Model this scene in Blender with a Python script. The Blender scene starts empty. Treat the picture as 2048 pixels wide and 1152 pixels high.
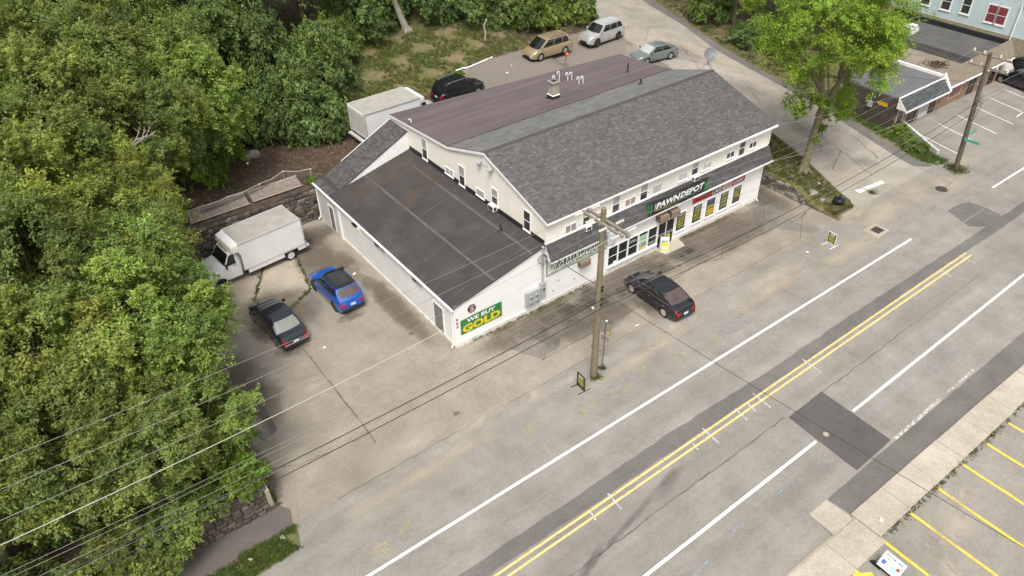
import bpy, bmesh, math, random
import numpy as np
from mathutils import Vector, Matrix
random.seed(11); RNG = np.random.default_rng(11)
sc = bpy.context.scene
COL = sc.collection
PI = math.pi
# ------------------------------------------------------------------ camera
PITCH, ROLL, YAW, FPX = 0.656902, -0.0209659, 0.9413827, 1531.484
CAM = Vector((-16.353, -27.913, 29.0))
fw = Vector((math.cos(PITCH)*math.cos(YAW), math.cos(PITCH)*math.sin(YAW), -math.sin(PITCH)))
r0 = Vector((math.sin(YAW), -math.cos(YAW), 0)); u0 = r0.cross(fw)
rt = r0*math.cos(ROLL) + u0*math.sin(ROLL); up = u0*math.cos(ROLL) - r0*math.sin(ROLL)
cd = bpy.data.cameras.new('camera'); cam = bpy.data.objects.new('camera', cd); COL.objects.link(cam)
M = Matrix((rt, up, -fw)).transposed().to_4x4(); M.translation = CAM
cam.matrix_world = M
cd.sensor_width = 36; cd.lens = FPX/2048*36; cd.clip_start = .5; cd.clip_end = 900
sc.camera = cam
# ------------------------------------------------------------------ sky, sun, exposure
SUN_EL, SUN_AZ = math.radians(60), math.radians(-130)     # azimuth of the sun, from +X towards +Y
w = bpy.data.worlds.new('World'); sc.world = w; w.use_nodes = True
nt = w.node_tree; nt.nodes.clear()
sky = nt.nodes.new('ShaderNodeTexSky'); sky.sky_type = 'NISHITA'; sky.sun_disc = False
sky.sun_elevation = SUN_EL; sky.sun_rotation = math.radians(90) - SUN_AZ
sky.air_density = 1.0; sky.dust_density = 4.0; sky.ozone_density = 1.0
hs = nt.nodes.new('ShaderNodeHueSaturation'); hs.inputs['Saturation'].default_value = .22
bgn = nt.nodes.new('ShaderNodeBackground'); bgn.inputs['Strength'].default_value = .128
wo = nt.nodes.new('ShaderNodeOutputWorld')
nt.links.new(sky.outputs[0], hs.inputs['Color']); nt.links.new(hs.outputs[0], bgn.inputs['Color']); nt.links.new(bgn.outputs[0], wo.inputs['Surface'])
sl = bpy.data.lights.new('sun', 'SUN'); sl.energy = 1.7; sl.angle = math.radians(20); sl.color = (1, .955, .885)
so = bpy.data.objects.new('sun', sl); COL.objects.link(so)
sd = Vector((math.cos(SUN_EL)*math.cos(SUN_AZ), math.cos(SUN_EL)*math.sin(SUN_AZ), math.sin(SUN_EL)))
so.rotation_euler = sd.to_track_quat('Z', 'Y').to_euler(); so.location = (0, 0, 60)
sc.view_settings.view_transform = 'Standard'; sc.view_settings.look = 'None'
sc.view_settings.exposure = 0.66; sc.view_settings.gamma = 1; sc.view_settings.use_curve_mapping = False
sc.render.engine = 'CYCLES'

# ------------------------------------------------------------------ helpers
def lin(h):
    h = h.lstrip('#'); o = []
    for i in (0, 2, 4):
        c = int(h[i:i+2], 16)/255; o.append(c/12.92 if c <= .04045 else ((c+.055)/1.055)**2.4)
    return tuple(o)

class MB:
    """collects faces; build() links them as one mesh object"""
    def __init__(s): s.v = []; s.f = []; s.mi = []; s.c = []
    def poly(s, pts, mi=0, col=None):
        n = len(s.v); s.v += [tuple(p) for p in pts]; s.f.append(tuple(range(n, n+len(pts)))); s.mi.append(mi); s.c.append(col)
    def idx(s, verts, faces, mi=0, col=None):
        n = len(s.v); s.v += [tuple(p) for p in verts]
        for f in faces: s.f.append(tuple(n+i for i in f)); s.mi.append(mi); s.c.append(col)
    def box(s, x0, x1, y0, y1, z0, z1, mi=0, M=None, col=None):
        v = [(x, y, z) for z in (z0, z1) for y in (y0, y1) for x in (x0, x1)]
        if M is not None: v = [tuple(M @ Vector(p)) for p in v]
        s.idx(v, [(0, 2, 3, 1), (4, 5, 7, 6), (0, 1, 5, 4), (2, 6, 7, 3), (0, 4, 6, 2), (1, 3, 7, 5)], mi, col)
    def prism(s, pts, z0, z1, mi=0, M=None):
        n = len(pts); v = [(p[0], p[1], z0) for p in pts] + [(p[0], p[1], z1) for p in pts]
        if M is not None: v = [tuple(M @ Vector(p)) for p in v]
        s.idx(v, [tuple(range(n-1, -1, -1)), tuple(range(n, 2*n))] + [(i, (i+1) % n, n+(i+1) % n, n+i) for i in range(n)], mi)
    def tube(s, pts, r, n=6, mi=0, cap=True):
        pts = [Vector(p) for p in pts]; k = len(pts); rs = r if isinstance(r, (list, tuple)) else [r]*k
        rings = []; prev = None
        for i, p in enumerate(pts):
            d = (pts[min(i+1, k-1)] - pts[max(i-1, 0)]).normalized()
            a = Vector((0, 0, 1)) if abs(d.z) < .9 else Vector((1, 0, 0))
            if prev is not None: a = prev
            x = (a - d*a.dot(d)).normalized(); prev = x; y = d.cross(x)
            rings.append([p + (x*math.cos(2*PI*j/n) + y*math.sin(2*PI*j/n))*rs[i] for j in range(n)])
        v = [q for rg in rings for q in rg]
        f = [(i*n+j, i*n+(j+1) % n, (i+1)*n+(j+1) % n, (i+1)*n+j) for i in range(k-1) for j in range(n)]
        if cap: f += [tuple(range(n-1, -1, -1)), tuple((k-1)*n+j for j in range(n))]
        s.idx(v, f, mi)
    def lathe(s, prof, n=16, M=None, mi=0, close=False):
        """prof: (radius, z) pairs turned about z, then M"""
        k = len(prof); v = [Vector((r*math.cos(2*PI*j/n), r*math.sin(2*PI*j/n), z)) for r, z in prof for j in range(n)]
        if M is not None: v = [M @ p for p in v]
        f = [(i*n+j, i*n+(j+1) % n, ((i+1) % k)*n+(j+1) % n, ((i+1) % k)*n+j) for i in range(k if close else k-1) for j in range(n)]
        if not close: f += [tuple(range(n-1, -1, -1)), tuple((k-1)*n+j for j in range(n))]
        s.idx(v, f, mi)
    def patch(s, fn, u0, u1, v0, v1, nu, nv, off=0, mi=0, flip=False):
        P = [[Vector(fn(u0+(u1-u0)*i/nu, v0+(v1-v0)*j/nv)) for j in range(nv+1)] for i in range(nu+1)]
        if off:
            Q = [[None]*(nv+1) for _ in range(nu+1)]
            for i in range(nu+1):
                for j in range(nv+1):
                    du = P[min(i+1, nu)][j]-P[max(i-1, 0)][j]; dv = P[i][min(j+1, nv)]-P[i][max(j-1, 0)]
                    nrm = du.cross(dv)
                    Q[i][j] = P[i][j] + (nrm.normalized()*off if nrm.length > 1e-9 else Vector())
            P = Q
        v = [P[i][j] for i in range(nu+1) for j in range(nv+1)]; m = nv+1
        f = [(i*m+j, (i+1)*m+j, (i+1)*m+j+1, i*m+j+1) for i in range(nu) for j in range(nv)]
        if flip: f = [q[::-1] for q in f]
        s.idx(v, f, mi)
    def mesh(s, name, mats, smooth=None, bevel=0, merge=False):
        me = bpy.data.meshes.new(name); me.from_pydata(s.v, [], s.f)
        for m in (mats if isinstance(mats, (list, tuple)) else [mats]): me.materials.append(m)
        me.polygons.foreach_set('material_index', s.mi)
        if any(c is not None for c in s.c):
            a = me.attributes.new('Col', 'FLOAT_COLOR', 'FACE')
            a.data.foreach_set('color', [x for c in s.c for x in (*(c or (1, 1, 1)), 1)])
        if merge or bevel:
            bm = bmesh.new(); bm.from_mesh(me); bmesh.ops.remove_doubles(bm, verts=bm.verts, dist=.0008)
            if bevel:
                ed = [e for e in bm.edges if len(e.link_faces) == 2 and e.calc_face_angle(0) > .5]
                bmesh.ops.bevel(bm, geom=ed, offset=bevel, segments=2, profile=.6, affect='EDGES', clamp_overlap=True)
            bmesh.ops.recalc_face_normals(bm, faces=bm.faces)
            bm.to_mesh(me); bm.free()
        if smooth is not None:
            me.polygons.foreach_set('use_smooth', [True]*len(me.polygons)); me.set_sharp_from_angle(angle=math.radians(smooth))
        me.update(); return me
    def build(s, name, mats, parent=None, **k):
        return link(name, s.mesh(name, mats, **k), parent)

def link(name, me, parent=None):
    o = bpy.data.objects.new(name, me); COL.objects.link(o)
    if parent is not None: o.parent = parent
    return o
def tag(o, label=None, cat=None, group=None, kind=None):
    if label: o['label'] = label
    if cat: o['category'] = cat
    if group: o['group'] = group
    if kind: o['kind'] = kind
    return o
def thing(name, label, cat, loc=(0, 0, 0), rz=0, group=None):
    o = bpy.data.objects.new(name, None); o.empty_display_size = .2; COL.objects.link(o)
    o.location = loc; o.rotation_euler = (0, 0, rz); return tag(o, label, cat, group)
def struct(o): o['kind'] = 'structure'; return o
def stuff(o): o['kind'] = 'stuff'; return o
def copy_tree(o, parent=None):
    c = o.copy(); COL.objects.link(c); c.parent = parent
    for ch in list(o.children): copy_tree(ch, c)
    return c
def frame(O, U, N):
    """matrix: local x along U, local y up, local z out along N"""
    U = Vector(U).normalized(); N = Vector(N).normalized(); V = N.cross(U)
    m = Matrix((U, V, N)).transposed().to_4x4(); m.translation = Vector(O); return m

# ------------------------------------------------------------------ materials
MATS = {}
def nodes(name):
    m = bpy.data.materials.new(name); m.use_nodes = True; t = m.node_tree; t.nodes.clear()
    o = t.nodes.new('ShaderNodeOutputMaterial'); b = t.nodes.new('ShaderNodeBsdfPrincipled'); t.links.new(b.outputs[0], o.inputs[0])
    return m, t, b, o
def N(t, ty, **k):
    n = t.nodes.new(ty)
    for a, v in k.items():
        if a in n.inputs: n.inputs[a].default_value = v
        else: setattr(n, a, v)
    return n
def noise(t, co, scale, detail=4, rough=.6):
    n = N(t, 'ShaderNodeTexNoise', Scale=scale, Detail=detail, Roughness=rough); t.links.new(co, n.inputs['Vector']); return n.outputs['Fac']
def ramp(t, fac, stops):
    r = t.nodes.new('ShaderNodeValToRGB'); e = r.color_ramp.elements
    while len(e) < len(stops): e.new(.5)
    for i, (p, c) in enumerate(stops): e[i].position = p; e[i].color = (*c, 1) if len(c) == 3 else c
    t.links.new(fac, r.inputs[0]); return r.outputs[0]
def mix(t, a, b, fac, mode='MIX'):
    n = t.nodes.new('ShaderNodeMix'); n.data_type = 'RGBA'; n.blend_type = mode
    for s, v in ((n.inputs[6], a), (n.inputs[7], b), (n.inputs[0], fac)):
        if hasattr(v, 'links') or isinstance(v, bpy.types.NodeSocket): t.links.new(v, s)
        elif isinstance(v, (int, float)): s.default_value = v
        else: s.default_value = (*v, 1) if len(v) == 3 else v
    return n.outputs[2]
def math_(t, op, a, b=0.0, clamp=False):
    n = t.nodes.new('ShaderNodeMath'); n.operation = op; n.use_clamp = clamp
    for s, v in ((n.inputs[0], a), (n.inputs[1], b)):
        if isinstance(v, bpy.types.NodeSocket): t.links.new(v, s)
        else: s.default_value = v
    return n.outputs[0]
def bump(t, b, h, strength=.3, dist=.02):
    n = N(t, 'ShaderNodeBump', Strength=strength, Distance=dist); t.links.new(h, n.inputs['Height']); t.links.new(n.outputs[0], b.inputs['Normal'])
def pm(name, col, rough=.6, var=.12, scale=2.5, fine=30, fvar=.06, bmp=0, metal=0, coat=0, spec=.5, world=False, attr=False, dirt=None, dirtamt=.5):
    """general painted / weathered surface: broad and fine tone variation, optional dirt blotches"""
    if name in MATS: return MATS[name]
    m, t, b, o = nodes(name)
    if world: co = t.nodes.new('ShaderNodeNewGeometry').outputs['Position']
    else: co = t.nodes.new('ShaderNodeTexCoord').outputs['Object']
    col = tuple(col)
    base = col
    if attr:
        at = N(t, 'ShaderNodeAttribute', attribute_name='Col'); base = mix(t, at.outputs['Color'], col, 1.0, 'MULTIPLY')
    n1 = noise(t, co, scale, 5, .62); n2 = noise(t, co, fine, 3, .7)
    g1 = ramp(t, n1, [(.28, (1-var,)*3), (.72, (1+var,)*3)]); g2 = ramp(t, n2, [(.25, (1-fvar,)*3), (.75, (1+fvar,)*3)])
    c = mix(t, mix(t, base, g1, 1.0, 'MULTIPLY'), g2, 1.0, 'MULTIPLY')
    if dirt:
        nd = noise(t, co, scale*.7, 6, .7); md = ramp(t, nd, [(.5, (0, 0, 0)), (.75, (dirtamt,)*3)])
        c = mix(t, c, dirt, md)
    t.links.new(c, b.inputs['Base Color'])
    b.inputs['Roughness'].default_value = rough; b.inputs['Metallic'].default_value = metal
    b.inputs['Coat Weight'].default_value = coat; b.inputs['Coat Roughness'].default_value = .04; b.inputs['Specular IOR Level'].default_value = spec
    if bmp: bump(t, b, n2, bmp, .01)
    MATS[name] = m; return m

def asphalt(name, c1, c2, lane=0, stain=(.14, .125, .105), sand=(.45, .41, .345), samt=.35, tint=1.0):
    m, t, b, o = nodes(name)
    co = t.nodes.new('ShaderNodeNewGeometry').outputs['Position']
    n0 = noise(t, co, .09, 4, .6); n1 = noise(t, co, .55, 6, .68); n2 = noise(t, co, 2.3, 5, .7); n3 = noise(t, co, 11, 3, .8); n4 = noise(t, co, 45, 2, .8)
    c = mix(t, c1, c2, ramp(t, n0, [(.35, (0,)*3), (.65, (1,)*3)]))
    c = mix(t, c, ramp(t, n1, [(.25, (.76,)*3), (.75, (1.2,)*3)]), 1.0, 'MULTIPLY')
    c = mix(t, c, ramp(t, noise(t, co, 4.5, 4, .7), [(.3, (.93,)*3), (.7, (1.07,)*3)]), 1.0, 'MULTIPLY')
    if lane:
        mp = N(t, 'ShaderNodeMapping'); mp.inputs['Scale'].default_value = (.025, 1.15, 1.0); t.links.new(co, mp.inputs[0])
        c = mix(t, c, ramp(t, noise(t, mp.outputs[0], 1.0, 4, .6), [(.3, (1-lane,)*3), (.7, (1+lane,)*3)]), 1.0, 'MULTIPLY')
    c = mix(t, c, sand, ramp(t, n2, [(.58, (0,)*3), (.8, (samt*.7,)*3)]))
    c = mix(t, c, stain, ramp(t, noise(t, co, .9, 6, .75), [(.6, (0,)*3), (.8, (.55,)*3)]))
    c = mix(t, c, ramp(t, n3, [(.3, (.84,)*3), (.7, (1.15,)*3)]), 1.0, 'MULTIPLY')
    c = mix(t, c, ramp(t, n4, [(.3, (.84,)*3), (.7, (1.16,)*3)]), 1.0, 'MULTIPLY')
    t.links.new(c, b.inputs['Base Color']); b.inputs['Roughness'].default_value = .88; b.inputs['Specular IOR Level'].default_value = .25
    bump(t, b, n4, .5, .012)
    MATS[name] = m; return m

def decal(name, col, amt=.8, scale=1.5, thr=.45, rough=.9):
    """a thin film (dust, oil, painted car shade, worn paint): opaque where the film lies, clear elsewhere; UV holds -1..1 across the spot"""
    m, t, b, o = nodes(name)
    uv = t.nodes.new('ShaderNodeUVMap').outputs[0]; co = t.nodes.new('ShaderNodeNewGeometry').outputs['Position']
    ln = N(t, 'ShaderNodeVectorMath', operation='LENGTH'); t.links.new(uv, ln.inputs[0])
    fall = math_(t, 'SUBTRACT', 1.0, ln.outputs['Value'])
    n = noise(t, co, scale, 4, .58)
    v = math_(t, 'ADD', math_(t, 'MULTIPLY', fall, .9), math_(t, 'SUBTRACT', n, thr + .18))
    f = ramp(t, v, [(.02, (0,)*3), (.3, (amt*.45,)*3), (.75, (amt,)*3)])
    edge = ramp(t, fall, [(.0, (0,)*3), (.3, (1,)*3)])
    f = mix(t, f, edge, 1.0, 'MULTIPLY')
    b.inputs['Roughness'].default_value = rough; b.inputs['Specular IOR Level'].default_value = .2
    c = mix(t, col, ramp(t, noise(t, co, 20, 3), [(.3, (.85,)*3), (.7, (1.15,)*3)]), 1.0, 'MULTIPLY'); t.links.new(c, b.inputs['Base Color'])
    tr = t.nodes.new('ShaderNodeBsdfTransparent'); ms = t.nodes.new('ShaderNodeMixShader')
    t.links.new(f, ms.inputs[0]); t.links.new(tr.outputs[0], ms.inputs[1]); t.links.new(b.outputs[0], ms.inputs[2]); t.links.new(ms.outputs[0], o.inputs[0])
    MATS[name] = m; return m

def worn_paint(name, col, keep=.85, scale=6):
    """road paint with chips worn through"""
    m, t, b, o = nodes(name)
    co = t.nodes.new('ShaderNodeNewGeometry').outputs['Position']
    n = noise(t, co, scale, 6, .75); n2 = noise(t, co, 40, 2, .8)
    f = ramp(t, n, [(.28 + .42*(1-keep), (0,)*3), (.42 + .42*(1-keep), (1,)*3)])
    c = mix(t, col, ramp(t, n2, [(.3, (.82,)*3), (.7, (1.06,)*3)]), 1.0, 'MULTIPLY'); t.links.new(c, b.inputs['Base Color'])
    b.inputs['Roughness'].default_value = .75
    tr = t.nodes.new('ShaderNodeBsdfTransparent'); ms = t.nodes.new('ShaderNodeMixShader')
    t.links.new(f, ms.inputs[0]); t.links.new(tr.outputs[0], ms.inputs[1]); t.links.new(b.outputs[0], ms.inputs[2]); t.links.new(ms.outputs[0], o.inputs[0])
    MATS[name] = m; return m

def leafmat(name, tint, trans=.35):
    m, t, b, o = nodes(name)
    at = N(t, 'ShaderNodeAttribute', attribute_name='Col'); oi = t.nodes.new('ShaderNodeObjectInfo')
    v = ramp(t, oi.outputs['Random'], [(0, (.82, .88, .88)), (.5, (1, 1, 1)), (1, (1.22, 1.2, 1.02))])
    c = mix(t, mix(t, at.outputs['Color'], tint, 1.0, 'MULTIPLY'), v, 1.0, 'MULTIPLY')
    t.links.new(c, b.inputs['Base Color']); b.inputs['Roughness'].default_value = .55; b.inputs['Specular IOR Level'].default_value = .3
    tl = t.nodes.new('ShaderNodeBsdfTranslucent'); t.links.new(mix(t, c, (1.1, 1.15, .6), 1.0, 'MULTIPLY'), tl.inputs['Color'])
    ms = t.nodes.new('ShaderNodeMixShader'); ms.inputs[0].default_value = trans
    t.links.new(b.outputs[0], ms.inputs[1]); t.links.new(tl.outputs[0], ms.inputs[2]); t.links.new(ms.outputs[0], o.inputs[0])
    MATS[name] = m; return m

def groundmat():
    """terrain: attribute Zone.r = grass, .g = gravel; rest is leaf litter and bare earth"""
    m, t, b, o = nodes('terrain')
    co = t.nodes.new('ShaderNodeNewGeometry').outputs['Position']
    at = N(t, 'ShaderNodeAttribute', attribute_name='Zone'); sp = t.nodes.new('ShaderNodeSeparateColor'); t.links.new(at.outputs['Color'], sp.inputs[0])
    n1 = noise(t, co, .5, 6, .7); n2 = noise(t, co, 3, 5, .7); n3 = noise(t, co, 14, 4, .8); n4 = noise(t, co, 40, 2, .8)
    earth = ramp(t, n2, [(.25, (.045, .03, .02)), (.5, (.085, .06, .042)), (.75, (.14, .11, .08))])
    grass = ramp(t, n2, [(.25, (.06, .075, .02)), (.5, (.105, .115, .032)), (.75, (.17, .155, .06))])
    grass = mix(t, grass, (.23, .175, .115), ramp(t, n1, [(.44, (0,)*3), (.62, (.85,)*3)]))
    grav = ramp(t, n3, [(.25, (.14, .12, .1)), (.5, (.21, .185, .155)), (.75, (.3, .27, .235))])
    wob = math_(t, 'MULTIPLY', math_(t, 'SUBTRACT', n2, .5), .9)
    fg = ramp(t, math_(t, 'ADD', sp.outputs['Red'], wob), [(.35, (0,)*3), (.65, (1,)*3)])
    fr = ramp(t, math_(t, 'ADD', sp.outputs['Green'], wob), [(.35, (0,)*3), (.65, (1,)*3)])
    c = mix(t, mix(t, earth, grass, fg), grav, fr)
    c = mix(t, c, ramp(t, n4, [(.25, (.75,)*3), (.75, (1.25,)*3)]), 1.0, 'MULTIPLY')
    t.links.new(c, b.inputs['Base Color']); b.inputs['Roughness'].default_value = .95; b.inputs['Specular IOR Level'].default_value = .128
    bump(t, b, n3, .7, .05)
    MATS['terrain'] = m; return m

def glassmat(name, col, rough=.06, spec=.6):
    if name in MATS: return MATS[name]
    m, t, b, o = nodes(name)
    co = t.nodes.new('ShaderNodeTexCoord').outputs['Object']
    c = mix(t, col, ramp(t, noise(t, co, 1.7, 3), [(.3, (.7,)*3), (.7, (1.3,)*3)]), 1.0, 'MULTIPLY'); t.links.new(c, b.inputs['Base Color'])
    b.inputs['Roughness'].default_value = rough; b.inputs['Specular IOR Level'].default_value = spec; b.inputs['IOR'].default_value = 1.5
    MATS[name] = m; return m

LOT = asphalt('lot_asphalt', (0.262, 0.23, 0.186), (0.315, 0.278, 0.228), samt=.4)
ROAD = asphalt('road_asphalt', (0.236, 0.218, 0.19), (0.28, 0.259, 0.226), .1, samt=.2)
SIDEROAD = asphalt('side_road_asphalt', (0.300, 0.270, 0.228), (0.360, 0.324, 0.276), samt=.45)
DARKAS = asphalt('dark_asphalt', (0.137, 0.127, 0.117), (0.169, 0.156, 0.143), samt=.1)
FRESHAS = asphalt('fresh_asphalt', (0.097, 0.088, 0.086), (0.116, 0.106, 0.099), samt=.06)
FARLOT = asphalt('far_lot_asphalt', (0.245, 0.227, 0.195), (0.292, 0.267, 0.227), samt=.35)
CONC = asphalt('concrete', (0.400, 0.356, 0.285), (0.467, 0.416, 0.337), stain=(.2, .18, .15), sand=(.5, .47, .4), samt=.4)
CONC2 = asphalt('old_concrete', (0.346, 0.302, 0.234), (0.415, 0.364, 0.287), stain=(.13, .12, .09), sand=(.45, .42, .35), samt=.4)
TERR = groundmat()
WPAINT = worn_paint('white_road_paint', (.82, .79, .74), .97)
WPAINT2 = worn_paint('faded_white_paint', (.62, .6, .54), .66)
YPAINT = worn_paint('yellow_road_paint', (.74, .56, .22), .93)
YPAINT2 = worn_paint('stall_yellow_paint', (.72, .55, .07), .97)
SPRAYY = worn_paint('sprayed_yellow', (.5, .39, .16), .62, 9)
SPRAYB = worn_paint('sprayed_blue', (.3, .42, .58), .62, 9)
SPRAYW = worn_paint('sprayed_white', (.6, .58, .54), .72, 9)
CRACK = pm('crack_filler', (.11, .1, .088), .9, .3, 2, world=True)
# ------------------------------------------------------------------ terrain
def sm(a, b, x):
    t = min(1, max(0, (x-a)/(b-a))); return t*t*(3-2*t)
def rampz(y): return .08*max(0.0, y+3)
def rampx(x, y): k = sm(41.0, 44.0, x); return rampz(y)*(1-k) + .07*max(0, y-1)*k
LE = [(-4.95, 30.2), (-3.1, 31.5), (-.6, 32.5), (2.5, 33.6), (5.3, 34.3), (10, 35.2), (19, 36.0), (32, 38.4), (55, 45)]
RE = [(-4.2, 39.3), (-1, 39.9), (2.3, 40.6), (6, 41.4), (10, 41.9), (15.4, 42.6), (20, 43.6), (25.4, 45.3), (31.4, 46.3), (40, 48.3), (55, 52.8), (75, 60)]
def lerp1(T, y):
    if y <= T[0][0]: return T[0][1]
    for (a, u), (b, v) in zip(T[:-1], T[1:]):
        if y <= b: return u+(v-u)*(y-a)/(b-a)
    return T[-1][1]
def zt(x, y):
    """ground height of the natural terrain"""
    if y < -3.92 and x < 28: return -.03
    wob = .12*math.sin(x*.7+y*.31)+.1*math.sin(y*.83-x*.4)
    if x < -12.55:
        z = 1.25 + max(0, min(21, y+4))*.062 + wob*.5
        return z + .16*max(0, y-30)
    if x < 28.1 and y < 17.5: return -.03
    if x >= 28.1:
        z = rampx(x, y) - .02
        # bank beside the shop: level with its retaining wall, falling to the street at the front
        xl = lerp1(LE, y)
        if x < xl:
            zw = max(0, 1.0*sm(-4.4, -1.4, y)*(1-sm(12, 17, y)) + rampz(y)*sm(0, 16, y)*.9)
            z = zw + (rampz(y)-zw)*sm(28.2, xl-.2, x) - .02
        if xl+.3 < x < lerp1(RE, y)-.3: z -= .12
        if x > 47 and y > 20: z += .05*(x-47)
        if y > 34 and x < 60: z += .12*(y-34)
        return z
    a = 2.45; b = rampz(y) - .02
    z = a*(1-sm(16, 28, x)) + b*sm(16, 28, x) + wob*.35
    z += .2*max(0, y-(28.5 if x < 24 else 29.5))*(1-sm(31, 37, x))
    return z
def axis(parts):
    o = []
    for a, b, st in parts:
        n = max(1, int(round((b-a)/st))); o += [a+(b-a)*i/n for i in range(n)]
    return o + [parts[-1][1]]
xs = axis([(-200, -50, 25), (-50, -24, 2), (-24, -12.6, .57), (-12.6, -12.5, .1), (-12.5, 28.05, 1.0), (28.05, 28.15, .1), (28.15, 36, .5), (36, 62, 1.0), (62, 110, 4), (110, 400, 30)])
ys = axis([(-200, -30, 20), (-30, -3.97, 2.2), (-3.97, -3.87, .1), (-3.87, 17.45, .6), (17.45, 17.55, .1), (17.55, 46, .7), (46, 100, 3), (100, 400, 30)])
def zone(x, y):
    g, r = 0.0, 0.0
    if x < -12.5: g = .15
    elif x < 28.1 and y > 17.4:
        g = .95*sm(27.5, 29.5, y)*sm(6, 11, x)*(1-sm(33, 39, y)*.55)*(1-sm(21, 25, x)*.4)
        g = max(g, .8*sm(12, 15, x)*(1-sm(17.5, 19.5, x))*sm(24.4, 26.5, y))
        r = sm(17.5, 20, x)*(1-sm(28.2, 29.5, y))*.95
        r = max(r, .35*sm(3, 9, x)*(1-sm(24, 27, y)))
        g *= (1-r)
    elif x >= 28.1:
        g = .9 if y < 12 else .75
        if y > 17 and x < lerp1(LE, y)+1.5: r = .95*(1-sm(28.5, 30, y)); g = .35
        if x > 38 and y > 3: g = .55; r = .25
        if y < -3.5 and x < 32: g = .55
        if x > 38 and -6 < y < 3: g = .85
        if x > 42 and y < -6: r = .8; g = 0
    return g, r
me = bpy.data.meshes.new('ground'); nx, ny = len(xs), len(ys)
me.from_pydata([(x, y, zt(x, y)) for y in ys for x in xs], [], [(j*nx+i, j*nx+i+1, (j+1)*nx+i+1, (j+1)*nx+i) for j in range(ny-1) for i in range(nx-1)])
me.materials.append(TERR)
za = me.attributes.new('Zone', 'FLOAT_COLOR', 'POINT'); zz = [zone(x, y) for y in ys for x in xs]
za.data.foreach_set('color', [q for g, r in zz for q in (g, r, 0, 1)])
me.polygons.foreach_set('use_smooth', [True]*len(me.polygons))
GROUND = struct(link('ground', me)); tag(GROUND, 'uneven earth and grass around the shop and woodland')

def sheet(name, pts, z, mat, parent=None, zf=None):
    m = MB(); m.poly([(p[0], p[1], z + (zf(p[0], p[1]) if zf else 0)) for p in pts]); o = m.build(name, mat, parent); return o
def ribbon(name, path, wd, z, mat, parent=None, jit=0, zf=None, taper=False):
    m = MB(); k = len(path); L = []
    for i, p in enumerate(path):
        a = Vector(path[max(i-1, 0)][:2]); b = Vector(path[min(i+1, k-1)][:2]); d = (b-a).normalized(); n = Vector((-d.y, d.x))
        ww = wd*(1+random.uniform(-jit, jit))/2*(.3 if taper and i in (0, k-1) else 1)
        c = Vector(p[:2]) + n*random.uniform(-jit, jit)*wd*.4
        q = [c+n*ww, c-n*ww]; L.append([(v.x, v.y, z + (zf(v.x, v.y) if zf else 0)) for v in q])
    vs = [v for pr in L for v in pr]
    m.idx(vs, [(2*i+1, 2*i+3, 2*i+2, 2*i) for i in range(k-1)])
    return m.build(name, mat, parent)
def wander(pts, step=.35, amp=.06):
    o = []
    for a, b in zip(pts[:-1], pts[1:]):
        a = Vector(a); b = Vector(b); n = max(1, int((b-a).length/step))
        for i in range(n): q = a.lerp(b, i/n); o.append((q.x+random.uniform(-amp, amp), q.y+random.uniform(-amp, amp)))
    return o + [tuple(pts[-1])]
def spot(name, cx, cy, rx, ry, rot, z, mat, parent, zf=None):
    me = bpy.data.meshes.new(name); c, s = math.cos(rot), math.sin(rot); n = 6
    vs = []; uvs = []
    for j in range(n+1):
        for i in range(n+1):
            u = -1+2*i/n; v = -1+2*j/n; x = cx+u*rx*c-v*ry*s; y = cy+u*rx*s+v*ry*c
            vs.append((x, y, z+(zf(x, y) if zf else 0))); uvs.append((u, v))
    fs = [(j*(n+1)+i, j*(n+1)+i+1, (j+1)*(n+1)+i+1, (j+1)*(n+1)+i) for j in range(n) for i in range(n)]
    me.from_pydata(vs, [], fs); ul = me.uv_layers.new(name='UVMap')
    for lp in me.loops: ul.data[lp.index].uv = uvs[lp.vertex_index]
    me.materials.append(mat); return link(name, me, parent)

# street and lot sheets
STREET = struct(sheet('street', [(-200, -20.2), (400, -20.2), (400, -5.25), (-12.4, -5.25), (-12.6, -6.6), (-14.6, -6.75), (-200, -6.75)], 0, ROAD))
LOTO = struct(sheet('parking_lot', [(-12.42, -5.25), (28.3, -5.25), (28.25, 17.45), (-12.42, 17.45)], 0.0, LOT))
FAR = struct(sheet('far_parking_lot', [(-40, -60), (120, -60), (120, -21.35), (-40, -21.35)], 0, FARLOT))
# front area between lot and side road, parking in front of the brick shops
FORE = struct(sheet('forecourt', [(28.3, -5.25), (200, -5.25), (200, .12), (44.9, .12), (42.2, -4.3), (41, -5.0), (28.3, -5.0)], 0.0, ROAD))
# patches and strips laid on the street
def irr(pts, amp=.05, step=.6): return wander(list(pts)+[pts[0]], step, amp)[:-1]
sheet('asphalt_strip', irr([(-30, -11.75), (-8, -11.9), (5, -11.75), (12, -11.9), (20, -11.85), (30, -11.9), (40, -11.9), (60, -11.9), (60, -12.55), (40, -12.6), (27, -12.6), (16, -12.68), (5, -12.66), (-8, -12.62), (-30, -12.6)], .04), .004, DARKAS, STREET)
sheet('asphalt_patch', irr([(10.37, -14.68), (13.23, -14.58), (13.08, -18.64), (10.13, -18.71)], .015), .008, FRESHAS, STREET)
sheet('asphalt_strip', irr([(7.66, -18.85), (40, -18.55), (40, -19.95), (7.8, -19.98)], .02), .004, DARKAS, STREET)
sheet('asphalt_patch', irr([(35.2, -9.2), (37.5, -9.5), (37.6, -11.8), (36, -12.4), (34.4, -11.2), (34.8, -10)], .08), .006, DARKAS, STREET)
sheet('asphalt_patch', irr([(4.0, -7.6), (6.4, -7.3), (6.2, -8.3), (4.3, -8.4)], .06), .004, pm('road_patch_a', (.235, .218, .195), .9, .2, 3, 40, .15, world=True), STREET)
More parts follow.
